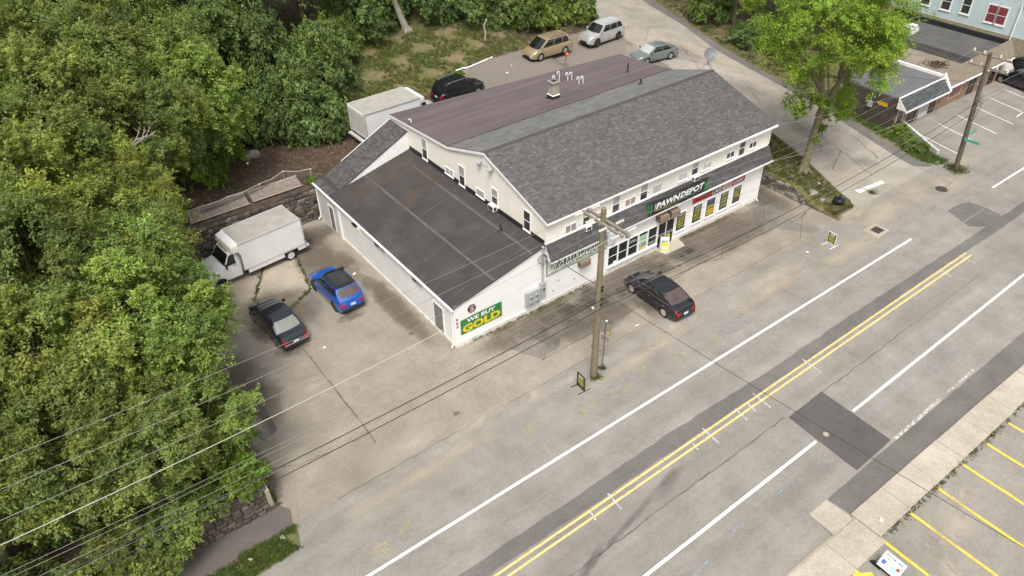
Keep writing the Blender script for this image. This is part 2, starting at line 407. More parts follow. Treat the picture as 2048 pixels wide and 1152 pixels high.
sheet('asphalt_patch', irr([(12.5, -7.9), (15.2, -7.7), (15.1, -8.7), (12.8, -8.8)], .05), .004, MATS['road_patch_a'], STREET)
# long worn seams along the lanes
for y, x0, x1, wd in ((-10.75, -14, 40, .09), (-5.15, -10, 24, .03), (-14.65, -6, 10.2, .05), (-14.5, 13.3, 30, .045), (-11.05, -12, 14, .07)):
    ribbon('crack', wander([(x0, y-.15), ((x0+x1)/2, y), (x1, y+.1)], .4, .045), wd, .010, CRACK if wd < .06 else MATS['road_patch_a'], STREET, .5)
# painted lines
def line(x0, y0, x1, y1, wd, mat, name, parent=STREET, z=.012):
    n = max(2, int(abs(x1-x0)+abs(y1-y0)))
    return ribbon(name, [(x0+(x1-x0)*i/n, y0+(y1-y0)*i/n) for i in range(n+1)], wd, z, mat, parent, .06)
line(-40, -9.6, 29.95, -9.62, .15, WPAINT, 'edge_line'); line(40.7, -9.56, 120, -9.6, .15, WPAINT, 'edge_line')
for dy in (0, -.34): line(-40, -12.98+dy, 31.2, -12.66+dy, .115, YPAINT, 'centre_line'); line(41.5, -12.6+dy, 120, -12.4+dy, .13, YPAINT, 'centre_line')
line(-30, -16.95, 10.13, -16.48, .15, WPAINT, 'edge_line'); line(13.29, -16.4, 34, -16.03, .15, WPAINT, 'edge_line')
line(13.2, -18.72, 17.5, -18.62, .16, WPAINT2, 'edge_line'); line(18.2, -18.6, 21, -18.55, .1, WPAINT2, 'edge_line')
# cross ticks sprayed over the centre lines
for x, l in ((-1.4, .5), (-.1, 1.0), (5.2, .55), (6.3, 1.2), (8.6, .9), (9.4, .6), (10.2, 1.2), (14.4, 1.3), (28, .8), (30.5, 1.1)):
    line(x, -13.1-l/2, x+.1, -13.1+l/2, .09, SPRAYW, 'survey_mark', z=.016)
# utility locating marks
def strokes(name, x, y, rot, segs, mat, wd=.07, s=1.0, parent=STREET):
    c, q = math.cos(rot), math.sin(rot); m = MB()
    for seg in segs:
        pts = [(x+(u*c-v*q)*s, y+(u*q+v*c)*s) for u, v in seg]
        for a, b in zip(pts[:-1], pts[1:]):
            d = (Vector(b)-Vector(a)); n = Vector((-d.y, d.x)).normalized()*wd/2
            m.poly([(a[0]+n.x, a[1]+n.y, .014), (a[0]-n.x, a[1]-n.y, .014), (b[0]-n.x, b[1]-n.y, .014), (b[0]+n.x, b[1]+n.y, .014)])
    return m.build(name, mat, parent)
ARW = [[(-.5, 0), (.5, 0)], [(.28, .2), (.5, 0), (.28, -.2)], [(-.28, .2), (-.5, 0), (-.28, -.2)]]
BUR = [[(.3*math.cos(a)*(1+.25*(i % 2)), .3*math.sin(a)*(1+.25*(i % 2))) for i, a in enumerate([k*PI/5 for k in range(11)])], [(-.2, .05), (.2, .1)], [(-.2, -.1), (.15, -.05)]]
CRS = [[(-.4, 0), (.4, 0)], [(0, -.35), (.05, .4)]]
for k, (x, y, rot, sg, s) in enumerate(((-9.7, -8.75, .3, BUR, 1.0), (-8.3, -8.5, .2, ARW, .8), (-.6, -7.4, .4, BUR, .9), (2.9, -8.0, .1, ARW, 1.3), (4.6, -8.0, 0, ARW, .7), (5.3, -8.3, .5, BUR, .8), (7.0, -7.6, .2, BUR, .9), (9.4, -8.2, .6, CRS, 1.1), (12.6, -7.4, 1.1, ARW, .9), (11.8, -8.5, .2, ARW, 1.1), (16.2, -7.9, .2, CRS, .9), (15.2, -7.7, .4, BUR, .9), (19.2, -7.9, .3, BUR, .9))):
    strokes('survey_mark', x, y, rot, sg, SPRAYY, .06, s)
for x, y in ((3.2, -17.4), (6.6, -17.3), (9.4, -17.35), (.6, -17.8), (14.6, -17.1), (17.2, -16.9), (19.6, -17.2), (22, -15.8)):
    strokes('survey_mark', x, y, .1, [[(-.55, 0), (.55, .05)]], SPRAYB, .05)
strokes('survey_mark', 21.2, -17.1, .1, [[(-.5, 0), (.5, 0)], [(.0, -.6), (0, .3)]], SPRAYB, .05)
for x, y, wd, l in ((24.4, -5.6, .12, 2.2), (22.4, -3.1, .14, 1.5), (31.6, -6.1, .12, 1.1), (26.0, -6.3, .09, .8)):
    strokes('survey_mark', x, y, -1.2, [[(-l/2, 0), (l/2, 0)]], SPRAYY, wd)
# faint skid arc on the far lane
SKID = decal('skid_rubber', (.08, .072, .068), .45, 2.2, .42)
spot('skid_mark', .2, -14.2, 3.6, .22, .2, .018, SKID, STREET); spot('skid_mark', 2.6, -13.9, 1.8, .5, .28, .020, SKID, STREET)
spot('skid_mark', -3.2, -14.9, 1.9, .3, .35, .018, SKID, STREET)
# lot: cracks, seams, patches, stains, painted car shade, dust
ribbon('seam', wander([(-6.9, 5.2), (-6.93, 1), (-6.95, -2.7), (-7.0, -3.4)], .3, .02), .06, .010, CRACK, LOTO, .4)
ribbon('seam', wander([(-6.95, -2.7), (-9, -2.5), (-10.6, -2.38), (-11.9, -1.7)], .3, .05), .04, .010, CRACK, LOTO, .5)
ribbon('seam', wander([(3.0, -.3), (3.9, -1.6), (4.3, -3.0), (3.2, -3.8)], .3, .04), .05, .010, CRACK, LOTO, .5)
ribbon('seam', wander([(3.2, -3.75), (7.1, -3.7), (10, -3.65), (14, -3.5)], .3, .04), .045, .010, CRACK, LOTO, .5)
ribbon('seam', wander([(13.2, -3.1), (17, -2.9), (18.4, -3.4), (19.2, -2.7), (20.4, -2.9), (20.7, -2.3), (23.4, -2.4), (25.2, -3.5), (27.2, -3.4)], .25, .05), .05, .010, CRACK, LOTO, .5)
ribbon('seam', wander([(23.6, -2.4), (26.4, -.4), (27.6, 1.4)], .3, .05), .05, .010, CRACK, LOTO, .5)
ribbon('seam', wander([(24.0, -5.2), (26.5, -3.5), (28.1, -3.0)], .3, .05), .04, .010, CRACK, LOTO, .5)
sheet('asphalt_patch', irr([(-10.95, 2.9), (-10.45, 2.5), (-10.5, .4), (-11.35, .1), (-11.5, .6)], .06, .3), .005, DARKAS, LOTO)
sheet('asphalt_patch', irr([(2.3, -2.0), (3.2, -3.6), (4.4, -3.6), (5.2, -3.0), (7.1, -2.8), (7.2, -2.1), (5.9, -1.6), (4.6, -1.9)], .08, .3), .005, pm('lot_patch_a', (.2, .178, .152), .9, .2, 3, 40, .15, world=True), LOTO)
sheet('asphalt_patch', irr([(23.2, -2.2), (24.4, -3.9), (25.4, -5.2), (26.3, -5.2), (25.6, -3.6), (26.0, -1.2), (27.3, 1.2), (26.6, 1.4)], .08, .4), .005, MATS['lot_patch_a'], LOTO)
sheet('asphalt_patch', irr([(20.6, -2.35), (23.4, -2.4), (24.2, -3.3), (22.8, -3.4), (21.6, -2.9)], .07, .3), .006, MATS['lot_patch_a'], LOTO)
sheet('concrete_slab', irr([(-5.4, 14.6), (-3.3, 14.2), (-4.15, 10.2), (-6.85, 8.6), (-7.35, 11.2)], .03, .4), .006, CONC2, LOTO)
sheet('concrete_slab', irr([(-12.4, 14.9), (-5.5, 14.65), (-7.45, 11.2), (-6.95, 8.6), (-9.6, 8.9), (-12.4, 9.6)], .03, .4), .006, CONC2, LOTO)
MOSS = pm('moss_in_joints', (.1, .1, .04), .95, .4, 4, world=True)
for pth in ([(-5.45, 14.4), (-7.4, 11.2), (-6.9, 8.55)], [(-3.35, 14.1), (-4.2, 10.1)], [(-4.2, 10.15), (-6.9, 8.5)]):
    ribbon('mossy_joint', wander(pth, .25, .05), .12, .012, MOSS, LOTO, .8)
OILSHADE = decal('oil_and_shade_film', (.07, .06, .05), .5, 2.5, .42); OIL2 = decal('grime_film', (.14, .118, .092), .85, .6, .36); DUST = decal('dust_film', (.54, .47, .36), .5, .9, .4); DUST2 = decal('pale_dust_film', (.54, .48, .395), .55, 1.6, .46)
LANED = decal('lane_dust_film', (.36, .335, .295), .4, .5, .4)
MOSSD = decal('moss_film', (.12, .1, .05), .6, 2.2, .42)
for a in ((9.3, -.55, .75, .42, .1), (13.5, -6.0, .0, .0, 0), (10.2, -6.3, .55, .16, -.5), (8.8, -6.7, .3, .1, -.4), (-.2, .9, .0, 0, 0), (11, -3.9, .7, 1.6, 0), (-7.4, 5.6, 1.4, .8, 0), (-8.3, 8.2, .7, 1.6, 0), (-3.4, 6.2, 1.2, .6, 0), (-1.4, 2.6, .22, .22, 0), (6.2, -4.6, .25, .15, 0), (-2.8, -4.2, .3, .2, 0), (14.8, -1.6, .2, .2, 0), (15.6, -2.3, .2, .15, 0)):
    if a[2]: spot('oil_and_car_shade', *a, .014, OILSHADE, LOTO)  # spots beside and behind parked cars paint their shadow; the others are oil
for a in ((-.9, 5.5, .9, 5.5, 0), (-2.2, 12.2, 2.2, 4.5, .1), (-1.6, 15.6, 2.5, 1.6, 0), (12, -1.2, 7, 1.6, 0), (20, -1.6, 7, 2.2, 0), (5.2, -1.2, 5.5, 1.3, 0), (26.6, .5, 1.6, 4.0, 0), (8, -2.6, 5, 1.8, 0), (-6.6, 9.0, 3.0, 3.4, 0), (-10.6, 4, 1.8, 4, 0)):
    spot('grime', *a, .016, OIL2, LOTO)
spot('moss', 6.8, -.35, 2.6, .5, 0, .020, MOSSD, LOTO); spot('moss', 3.2, -.3, 1.6, .3, 0, .020, MOSSD, LOTO); spot('moss', -12.1, -1.5, .6, 3, 0, .02, MOSSD, LOTO); spot('moss', 20, -.3, 5, .3, 0, .02, MOSSD, LOTO)
for a in ((-9, 4.2, 2.4, 1.1, -.5), (-7.6, 2.2, 1.3, .8, .6), (-8.0, -1.9, 1.7, 1.0, .2), (-10.4, -3.2, 1.6, 1.1, .3), (-11.2, 1.2, .5, 1.9, .1), (-1.0, -.2, 1.0, .35, 0), (1.2, -5.6, 1.2, .9, .2), (-2, -5.3, 3, .6, .1), (3.4, -5.9, .9, .35, .3), (5.8, -5.9, .5, .3, 0), (11, -6.2, 4, .9, .05), (19, -6.6, 5, 1.0, 0), (-5.5, -4.5, 3, 1.2, 0)):
    spot('dust_patch', *a, .018, DUST2, LOTO)
for a in ((25.5, -7.9, 5.2, .95, .02), (31.5, -6.6, 4.8, 1.3, .12), (35.6, -6.2, 3.4, 1.6, .1), (38.8, -7.3, 2.6, 1.5, 0), (42.6, -6.1, 2.6, .9, .1), (18, -7.4, 5, .7, .02), (8, -6.9, 6, .55, .02), (-6, -6.4, 7, .6, .02), (29.6, -5.6, 2.4, 1.0, .1)):
    spot('dust_patch', *a, .022, DUST, STREET)
for a in ((-6, -15.6, 8, 1.2, 0), (25, -14.2, 12, 1.0, 0), (5, -14.1, 14, .6, 0)):
    spot('dust_patch', *a, .022, LANED, STREET)
for a in ((11, -23, 2.2, 1.2, .3), (8.5, -24.2, 1.8, .7, .9), (12.5, -22.4, 1.2, .6, .1), (9.4, -23.1, 1.0, 1.3, .2)):
    spot('dust_patch', *a, .018, DUST2, FAR)
# side road climbing beside the shop
Ledge = [(28.6, -5.2), (30.4, -4.95), (31.1, -4.2), (31.5, -3.1), (32.5, -.6), (33.6, 2.5), (34.3, 5.3), (35.2, 10), (35.6, 14), (36.0, 19), (36.4, 24), (38.4, 32), (40.5, 40), (45, 55), (52, 75)]
Redge = [(41.6, -5.2), (40.2, -5.05), (39.6, -4.6), (39.3, -4.2), (39.9, -1), (40.6, 2.3), (41.4, 6), (41.9, 10), (42.6, 15.4), (43.6, 20), (45.3, 25.4), (46.3, 31.4), (48.3, 40), (52.8, 55), (60, 75)]
def ribbon2(name, A, B, dz, mat, parent=None, nsub=6, zf=None):
    zf = zf or (lambda x, y: rampx(x, y) + .12*max(0, y-34))
    A2 = []; B2 = []
    for i in range(len(A)-1):
        n = 4
        for k in range(n):
            t = k/n; A2.append(Vector(A[i]).lerp(Vector(A[i+1]), t)); B2.append(Vector(B[i]).lerp(Vector(B[i+1]), t))
    A2.append(Vector(A[-1])); B2.append(Vector(B[-1]))
    vs = []; fs = []
    for a, b in zip(A2, B2):
        for k in range(nsub+1): q = a.lerp(b, k/nsub); vs.append((q.x, q.y, zf(q.x, q.y)+dz))
    m = nsub+1
    for i in range(len(A2)-1):
        for k in range(nsub): fs.append((i*m+k, i*m+k+1, (i+1)*m+k+1, (i+1)*m+k))
    mb = MB(); mb.idx(vs, fs); return mb.build(name, mat, parent, smooth=60)
SIDE = struct(ribbon2('side_road', Ledge, Redge, .012, SIDEROAD))
W2 = [(Redge[i][0]+d, Redge[i][1]) for i, d in enumerate((.2, .6, .9, 1.0, 1.0, 1.0, 1.0, .95, 1.2, 1.0, .6, 1.2, 1.6, 1.6, 1.6))]
ribbon2('gutter_strip', [(x-.05, y) for x, y in Redge], W2, .03, DARKAS, SIDE, 2)
def szf(x, y): return rampz(y)+.02
for pth in ([(35.4, -3.4), (36.4, -.5), (37.2, 3), (37.0, 6)], [(33.9, -4.8), (33.2, -4.1), (33.0, -3.4)], [(36.6, 6.2), (38.6, 6.8), (40.5, 6.4)], [(36.4, 14.5), (38.6, 17.6), (40.2, 21)], [(36.5, 24.5), (37.6, 20), (39.4, 16.6)], [(38, -2), (39.5, 1.4)], [(38.4, 24), (40.6, 26), (43, 25.6)], [(34.8, 1), (35.8, 1.6), (36.2, 3.4)], [(37.5, 9), (39.0, 12)]):
    ribbon('crack', wander(pth, .3, .1), .035, .02, CRACK, SIDE, .6, zf=szf)
for a in ((37, 4, 1.6, 3, 0), (38.6, 12, 2, 4, 0), (39.6, 20, 2.2, 4, .2), (35.8, 16.4, 1.5, 2.2, 0), (36.8, -1.6, 1.4, 1.2, 0)): spot('grime', *a, .022, decal('road_grime', (.2, .175, .145), .35, 1.2, .45) if 'road_grime' not in MATS else MATS['road_grime'], SIDE, zf=lambda x, y: rampz(y))
for a in ((34, -2, 1.4, 2.4, .3), (40, 8, 1.0, 5, .1), (41, 18, 1.2, 6, .15), (36, 22, 2.2, 2.6, 0)): spot('dust_patch', *a, .024, DUST, SIDE, zf=lambda x, y: rampz(y))
ribbon('stop_line', [(32.5, -3.86), (33.4, -3.97), (34.4, -4.07), (35.3, -4.16)], .42, .024, WPAINT, SIDE, .05)
# sidewalk slabs on the far kerb
WALK = struct(sheet('sidewalk', [(-20, -21.46), (60, -21.0), (60, -19.98), (-20, -20.2)], .03, CONC2))
slab_edges = [-16.2, -13.1, -10.0, -6.9, -3.8, -.7, 2.5, 5.6, 7.72, 10.1, 12.4, 14.7, 17.1, 19.6, 22.6, 25.7, 28.8, 31.9, 35]
for a, b in zip(slab_edges[:-1], slab_edges[1:]):
    dz = .1 if a > 6 else .055; m = MB()
    y0, y1 = (-21.5+.008*a, -19.99) if a > 7 else (-21.75+.004*a, -20.24)
    m.box(a+.012, b-.012, y0+random.uniform(-.02, .02), y1+random.uniform(-.015, .015), -.02, dz+random.uniform(-.008, .008)); m.build('slab', CONC, WALK, bevel=.015)
for a in ((6.22, 7.64, -20.2, -18.86),):
    m = MB(); m.idx([(a[0], a[2], .06), (a[1], a[2], .06), (a[1]-.05, a[3], .012), (a[0]+.1, a[3], .012)], [(0, 1, 2, 3)]); m.build('apron_slab', CONC, WALK)
TUFT = []
for i, x in enumerate((18.65, 16.5, 14.37, 12.15, 9.93, 7.7, 5.5, 3.3, 20.8, 23, 25.2)):
    line(x, -21.55, x-.05, -27.5, .15, YPAINT2, 'stall_line', FAR)
line(5.2, -21.85, 5.9, -22.3, .28, YPAINT2, 'stall_line', FAR, z=.013)
# stalls by the brick shops
for x in (44.6, 47.6, 50.4, 53.2, 56.0, 58.8): line(x, -1.5, x-.9, -5.4, .1, WPAINT, 'stall_line', FORE)
line(53.9, -4.9, 55.3, -4.8, .1, WPAINT, 'stall_line', FORE)
# covers in the road
IRON = pm('cast_iron', (.09, .085, .08), .6, .25, 8, metal=.6)
m = MB(); m.lathe([(.0, 0), (.15, 0), (.15, .012), (0.0, .016)], 20, Matrix.Translation((10.89, -16.5, .01))); m.build('manhole_rim', CONC2, STREET)
m = MB(); m.lathe([(.0, 0), (.1, 0), (.1, .02), (0.0, .024)], 16, Matrix.Translation((10.89, -16.5, .02))); m.build('manhole_cover', CONC, STREET)
DR = MB(); DR.box(28.35, 29.75, -8.2, -7.0, -.02, .015); drain = DR.build('drain_surround', CONC2, STREET)
m = MB()
m.box(28.75, 29.5, -7.95, -7.3, 0, .02, 0)
for i in range(6): m.box(28.8+i*.115, 28.86+i*.115, -7.9, -7.35, .02, .04, 1)
m.build('drain_grate', [pm('drain_dark', (.02, .02, .02), .9), IRON], STREET)
m = MB(); m.lathe([(0, 0), (.42, 0), (.42, .012), (0, .016)], 24, Matrix.Translation((37.6, -7.4, .012))); m.build('manhole_cover', IRON, STREET)
m = MB(); m.box(17.0, 17.6, -1.75, -1.45, .012, .02); m.box(16.4, 16.7, -1.8, -1.5, .012, .02); m.build('utility_cover', IRON, LOTO)
# path and verge at the lower left
PATH = struct(sheet('footpath', irr([(-12.35, -4.0), (-12.0, -4.5), (-12.25, -5.35), (-14.9, -5.6), (-16.2, -5.75), (-60, -5.75), (-60, -4.05), (-16.4, -4.0)], .02, .8), .03, pm('path_asphalt', (.125, .11, .095), .9, .15, 1.2, 50, .15, world=True, bmp=.3)))
VERGE = struct(sheet('verge', irr([(-12.1, -5.4), (-12.35, -6.3), (-12.9, -6.65), (-14.6, -6.85), (-60, -6.85), (-60, -5.7), (-16.2, -5.7), (-14.9, -5.55)], .05, .6), .04, pm('verge_soil', (.13, .125, .05), .95, .35, 1.5, 25, .25, world=True)))
def streaked(name, col):
    """roll roofing: long faint streaks along the lanes (x), fine granules"""
    m, t, b, o = nodes(name); co = t.nodes.new('ShaderNodeNewGeometry').outputs['Position']; mp = N(t, 'ShaderNodeMapping'); mp.inputs['Scale'].default_value = (.09, 1.7, 1.0); t.links.new(co, mp.inputs[0])
    oi = t.nodes.new('ShaderNodeObjectInfo'); c = mix(t, col, ramp(t, oi.outputs['Random'], [(0, (.9,)*3), (1, (1.1,)*3)]), 1.0, 'MULTIPLY')
    c = mix(t, c, ramp(t, noise(t, mp.outputs[0], 1.0, 5, .65), [(.3, (.8, .79, .79)), (.7, (1.2, 1.17, 1.16))]), 1.0, 'MULTIPLY')
    c = mix(t, c, ramp(t, noise(t, co, .5, 4), [(.3, (.93,)*3), (.7, (1.07,)*3)]), 1.0, 'MULTIPLY'); n4 = noise(t, co, 45, 2, .8)
    c = mix(t, c, ramp(t, n4, [(.3, (.82,)*3), (.7, (1.18,)*3)]), 1.0, 'MULTIPLY')
    t.links.new(c, b.inputs['Base Color']); b.inputs['Roughness'].default_value = .85; bump(t, b, n4, .3, .01); MATS[name] = m; return m
# ------------------------------------------------------------------ building materials
CREAM = pm('cream_siding', (.76, .72, .64), .55, .06, 1.2, 18, .04, dirt=(.5, .45, .36), dirtamt=.15)
WHITEW = pm('white_painted_wall', (.82, .81, .78), .6, .05, .8, 15, .03, dirt=(.55, .52, .46), dirtamt=.18)
WHITE = pm('white_trim', (.84, .83, .8), .5, .05, 2, 20, .03)
OLDWHITE = pm('weathered_white', (.62, .61, .57), .6, .12, 1.5, 20, .08, dirt=(.3, .27, .22), dirtamt=.4)
GREYDOOR = pm('grey_door', (.2, .195, .175), .6, .12, 1, 25, .06)
DARKGLASS = glassmat('dark_glass', (.022, .024, .026), .05, .5)
WINGLASS = glassmat('window_glass', (.05, .055, .055), .06, .5)
BLIND = pm('window_blind', (.5, .49, .45), .6, .08, 3, 30, .05)
ROOFMEM = streaked('purple_brown_roofing', (.112, .09, .089))
ROOFDK = pm('dark_roll_roofing', (.047, .044, .043), .85, .2, .7, 60, .16, bmp=.3, world=True, dirt=(.17, .13, .095), dirtamt=.35)
SEAMLT = pm('pale_roof_seam', (.1, .092, .085), .85, .25, 2.5, 40, .2, world=True)
SHING = pm('asphalt_shingles', (1, 1, 1), .85, .12, .7, 60, .18, bmp=.4, attr=True, world=True)
METALDK = pm('dark_metal', (.03, .03, .032), .5, .15, 4, metal=.3)
GALV = pm('galvanised_metal', (.42, .43, .43), .45, .12, 4, metal=.5)
GREYBOX = pm('grey_electrical_box', (.4, .41, .42), .55, .08, 4, metal=.1)
BROWNBOX = pm('brown_metal_box', (.26, .19, .15), .6, .12, 4, 30, .06)
BRICKDK = pm('chimney_render', (.34, .31, .25), .85, .18, 3, 40, .15)
CURTAIN = pm('red_curtain', (.2, .04, .05), .8, .3, 6)
BLACK = pm('black_paint', (.012, .012, .013), .5, .1, 3)
RUSTY = pm('weathered_steel', (.18, .15, .12), .7, .25, 5, 40, .15, metal=.3)

SHOP = thing('shop_building', 'long cream and white pawn shop with grey shingled gable and flat annex', 'building')
XG, XR, YB = 6.35, 25.85, 16.9
ridge = (5.65, 7.92); brk = (9.75, 6.68)
def roofz(y):
    if y < ridge[0]: return 6.02 + (ridge[1]-6.02)*(y+.3)/(ridge[0]+.3)
    if y < brk[0]: return ridge[1] + (brk[1]-ridge[1])*(y-ridge[0])/(brk[0]-ridge[0])
    return brk[1] + (6.14-brk[1])*(y-brk[0])/(17.05-brk[0])
# --- walls
def backy(x): return 16.9 - 2.0*(x-XG)/(XR-XG)
m = MB()   # main block: gable outline extruded along X, its back wall slightly skewed
gab = [(0, 2.9), (0, roofz(0)-.1), (ridge[0], ridge[1]-.12), (brk[0], brk[1]-.1)]
L = [(XG, y, z) for y, z in gab] + [(XG, YB, roofz(YB)-.1), (XG, YB, 0)]; R = [(XR, y, z) for y, z in gab] + [(XR, backy(XR), roofz(backy(XR))-.1), (XR, backy(XR), 0)]
L = [(XG, 0, 0)] + L[1:]; R = [(XR, 0, 0)] + R[1:]
k = len(L); m.idx(L+R, [tuple(range(k-1, -1, -1)), tuple(range(k, 2*k))] + [(i, (i+1) % k, k+(i+1) % k, k+i) for i in range(k)])
m.build('main_wall', CREAM, SHOP)
m = MB(); m.idx([(0, 0, 0), (XG, 0, 0), (XG, 0, 4.36), (0, 0, 2.86), (0, 17.3, 0), (XG, 17.3, 0), (XG, 17.3, 4.36), (0, 17.3, 2.86)], [(0, 1, 2, 3), (5, 4, 7, 6), (4, 0, 3, 7), (1, 5, 6, 2), (3, 2, 6, 7), (0, 4, 5, 1)])
m.build('annex_wall', WHITEW, SHOP)
m = MB(); m.box(6.33, XR-.02, -.06, .02, .0, 3.5); m.build('shopfront_wall', WHITEW, SHOP)
m = MB(); m.box(-.03, XR-.05, -.075, 0, 0, .28); m.box(-.04, 0, -.03, 13.8, 0, .22); m.build('plinth', pm('plinth_paint', (.7, .67, .6), .7, .12, 2, 20, .1, dirt=(.3, .25, .17), dirtamt=.6), SHOP)
# --- lap siding, one course above the other
m = MB(); z = 4.42; ex = .14
def gable_limits(zc):
    ya = -.0
    if zc > 6.0: ya = -.3 + (zc-6.02+.1)/(ridge[1]-6.02)*(ridge[0]+.3)
    if zc <= roofz(YB)-.12: yb = YB
    elif zc <= brk[1]-.1: yb = brk[0] + (brk[1]-.1-zc)/(brk[1]-6.14)*(17.05-brk[0])
    else: yb = ridge[0] + (ridge[1]-.12-zc)/(ridge[1]-brk[1])*(brk[0]-ridge[0])
    return max(0, ya), min(yb, YB)
while z < 7.75:
    a0, b0 = gable_limits(z); a1, b1 = gable_limits(z+ex)
    if b1 > a1:
        m.poly([(XG-.04, b0, z), (XG-.04, a0, z), (XG-.006, a1, z+ex), (XG-.006, b1, z+ex)]); m.poly([(XG-.004, b0, z), (XG-.004, a0, z), (XG-.04, a0, z), (XG-.04, b0, z)])
    z += ex
stuff(m.build('siding', CREAM, SHOP))
m = MB(); z = 4.3
while z < 5.95:
    m.poly([(XG, -.035, z), (XR, -.035, z), (XR, -.006, z+ex), (XG, -.006, z+ex)]); m.poly([(XG, -.004, z), (XR, -.004, z), (XR, -.035, z), (XG, -.035, z)]); z += ex
stuff(m.build('siding', CREAM, SHOP))
for x, y in ((XG-.045, -.045), (XR-.04, -.045)):
    m = MB(); m.box(x, x+.1, y, y+.1, 4.25, 5.98); m.build('corner_board', CREAM, SHOP)
# --- shingled roofs
def shingles(name, O, U, V, Nn, width, height, pal, parent, ex=.145, tab=.3, mat=None, wfn=None):
    m = MB(); O = Vector(O); U = Vector(U).normalized(); V = Vector(V).normalized(); Nn = Vector(Nn).normalized()
    rows = int(math.ceil(height/ex))
    for i in range(rows):
        v0 = i*ex; v1 = min((i+1)*ex+.01, height); w0, w1 = (0, width) if not wfn else wfn(v0)
        u = w0 - random.uniform(0, tab*.8); tone = random.uniform(.97, 1.03)
        while u < w1:
            wd = tab*random.uniform(.55, 1.35); a = max(u, w0); b = min(u+wd, w1); u += wd
            if b-a < .02: continue
            c = random.choice(pal); t = tone*random.uniform(.86, 1.16); col = tuple(q*t for q in c)
            lift = random.uniform(.012, .022)
            p0 = O+U*a+V*v0+Nn*lift; p1 = O+U*b+V*v0+Nn*lift; p2 = O+U*b+V*v1+Nn*.004; p3 = O+U*a+V*v1+Nn*.004
            m.poly([p0, p1, p2, p3], 0, col)
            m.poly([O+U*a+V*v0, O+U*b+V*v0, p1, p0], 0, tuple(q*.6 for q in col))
    return stuff(m.build(name, mat or SHING, parent))
PALF = [(.092, .087, .086), (.104, .098, .094), (.082, .078, .077), (.124, .116, .109), (.094, .088, .086)]
PALB = [(.145, .143, .138), (.165, .161, .154), (.128, .126, .122)]
PALA = [(.06, .058, .058), (.075, .072, .07), (.09, .086, .082), (.066, .066, .068)]
m = MB()   # front slope deck
xa, xb = XG-.14, XR+.22
m.idx([(xa, -.32, 5.93), (xb, -.32, 5.93), (xb, ridge[0], ridge[1]-.02), (xa, ridge[0], ridge[1]-.02), (xa, -.32, 6.0), (xb, -.32, 6.0), (xb, ridge[0], ridge[1]), (xa, ridge[0], ridge[1])], [(3, 2, 1, 0), (4, 5, 6, 7), (0, 1, 5, 4), (0, 4, 7, 3), (1, 2, 6, 5)])
roofF = m.build('front_roof', pm('roof_deck', (.07, .065, .063), .9), SHOP)
vF = Vector((0, ridge[0]+.35, ridge[1]-6.0)); nF = Vector((0, -vF.z, vF.y))
shingles('shingles', (xa, -.35, 6.0), (1, 0, 0), vF, nF, xb-xa, vF.length, PALF, roofF, .14, .24)
vB = Vector((0, ridge[0]-brk[0], ridge[1]-brk[1])); nB = Vector((0, vB.z, -vB.y))
m = MB(); m.idx([(xa, ridge[0], ridge[1]-.03), (xb, ridge[0], ridge[1]-.03), (xb, brk[0], brk[1]-.03), (xa, brk[0], brk[1]-.03), (xa, ridge[0], ridge[1]), (xb, ridge[0], ridge[1]), (xb, brk[0], brk[1]), (xa, brk[0], brk[1])], [(4, 7, 6, 5), (0, 4, 5, 1), (0, 3, 7, 4), (1, 5, 6, 2)])
roofB = m.build('rear_roof', MATS['roof_deck'], SHOP)
shingles('shingles', (xb, brk[0], brk[1]), (-1, 0, 0), vB, nB, xb-xa, vB.length, PALB, roofB, .15, .5)
m = MB()   # ridge caps
x = xa
while x < xb:
    b = min(x+.3, xb); zz_ = ridge[1]+.03+random.uniform(-.004, .004)
    m.poly([(x, ridge[0]-.17, zz_-.055), (b, ridge[0]-.17, zz_-.055), (b, ridge[0], zz_+.012), (x, ridge[0], zz_+.012)], 0, (.06, .056, .055)); m.poly([(x, ridge[0], zz_+.012), (b, ridge[0], zz_+.012), (b, ridge[0]+.17, zz_-.04), (x, ridge[0]+.17, zz_-.04)], 0, (.1, .095, .092)); x += .3
stuff(m.build('ridge_caps', SHING, SHOP))
# --- low-pitched rear part: strips of roll roofing
n = 8; ya, yb0 = brk[0]-.1, 17.08
for i in range(n):
    f0, f1 = i/n, (i+1)/n+.012
    def pt(x, f):
        yb = yb0 - 2.05*(x-xa)/(xb-xa); y = ya+(yb-ya)*f; return (x, y, roofz(y)+.02+.004*(n-i))
    m = MB(); q = [pt(xa, f1), pt(xb, f1), pt(xb, f0), pt(xa, f0)]; q = [Vector(p) for p in q]
    lo = [p-Vector((0, 0, .035)) for p in q]
    m.idx(q+lo, [(3, 2, 1, 0), (0, 1, 5, 4), (4, 5, 6, 7), (3, 0, 4, 7), (1, 2, 6, 5)])
    m.build('roofing_strip', ROOFMEM, SHOP)
# --- rake and eave boards, gutters
def board(name, a, b, h, t, mat, parent, side=(0, 0, 0)):
    a = Vector(a); b = Vector(b); s = Vector(side)*t; m = MB(); H = Vector((0, 0, h))
    m.idx([a, b, b+s, a+s, a-H, b-H, b+s-H, a+s-H], [(0, 3, 2, 1), (4, 5, 6, 7), (0, 1, 5, 4), (2, 3, 7, 6), (1, 2, 6, 5), (0, 4, 7, 3)]); return m.build(name, mat, parent)
gp = [(-.36, 5.985), (ridge[0], ridge[1]-.035), (brk[0], brk[1]-.035), (17.1, roofz(17.05)-.01)]
for (y0, z0), (y1, z1) in zip(gp[:-1], gp[1:]):
    board('rake_board', (xa-.02, y0, z0), (xa-.02, y1, z1), .17, .03, WHITE, SHOP, (1, 0, 0)); board('rake_board', (xb-.01, y0, z0), (xb-.01, min(y1, 15.05), z1), .17, .03, WHITE, SHOP, (1, 0, 0))
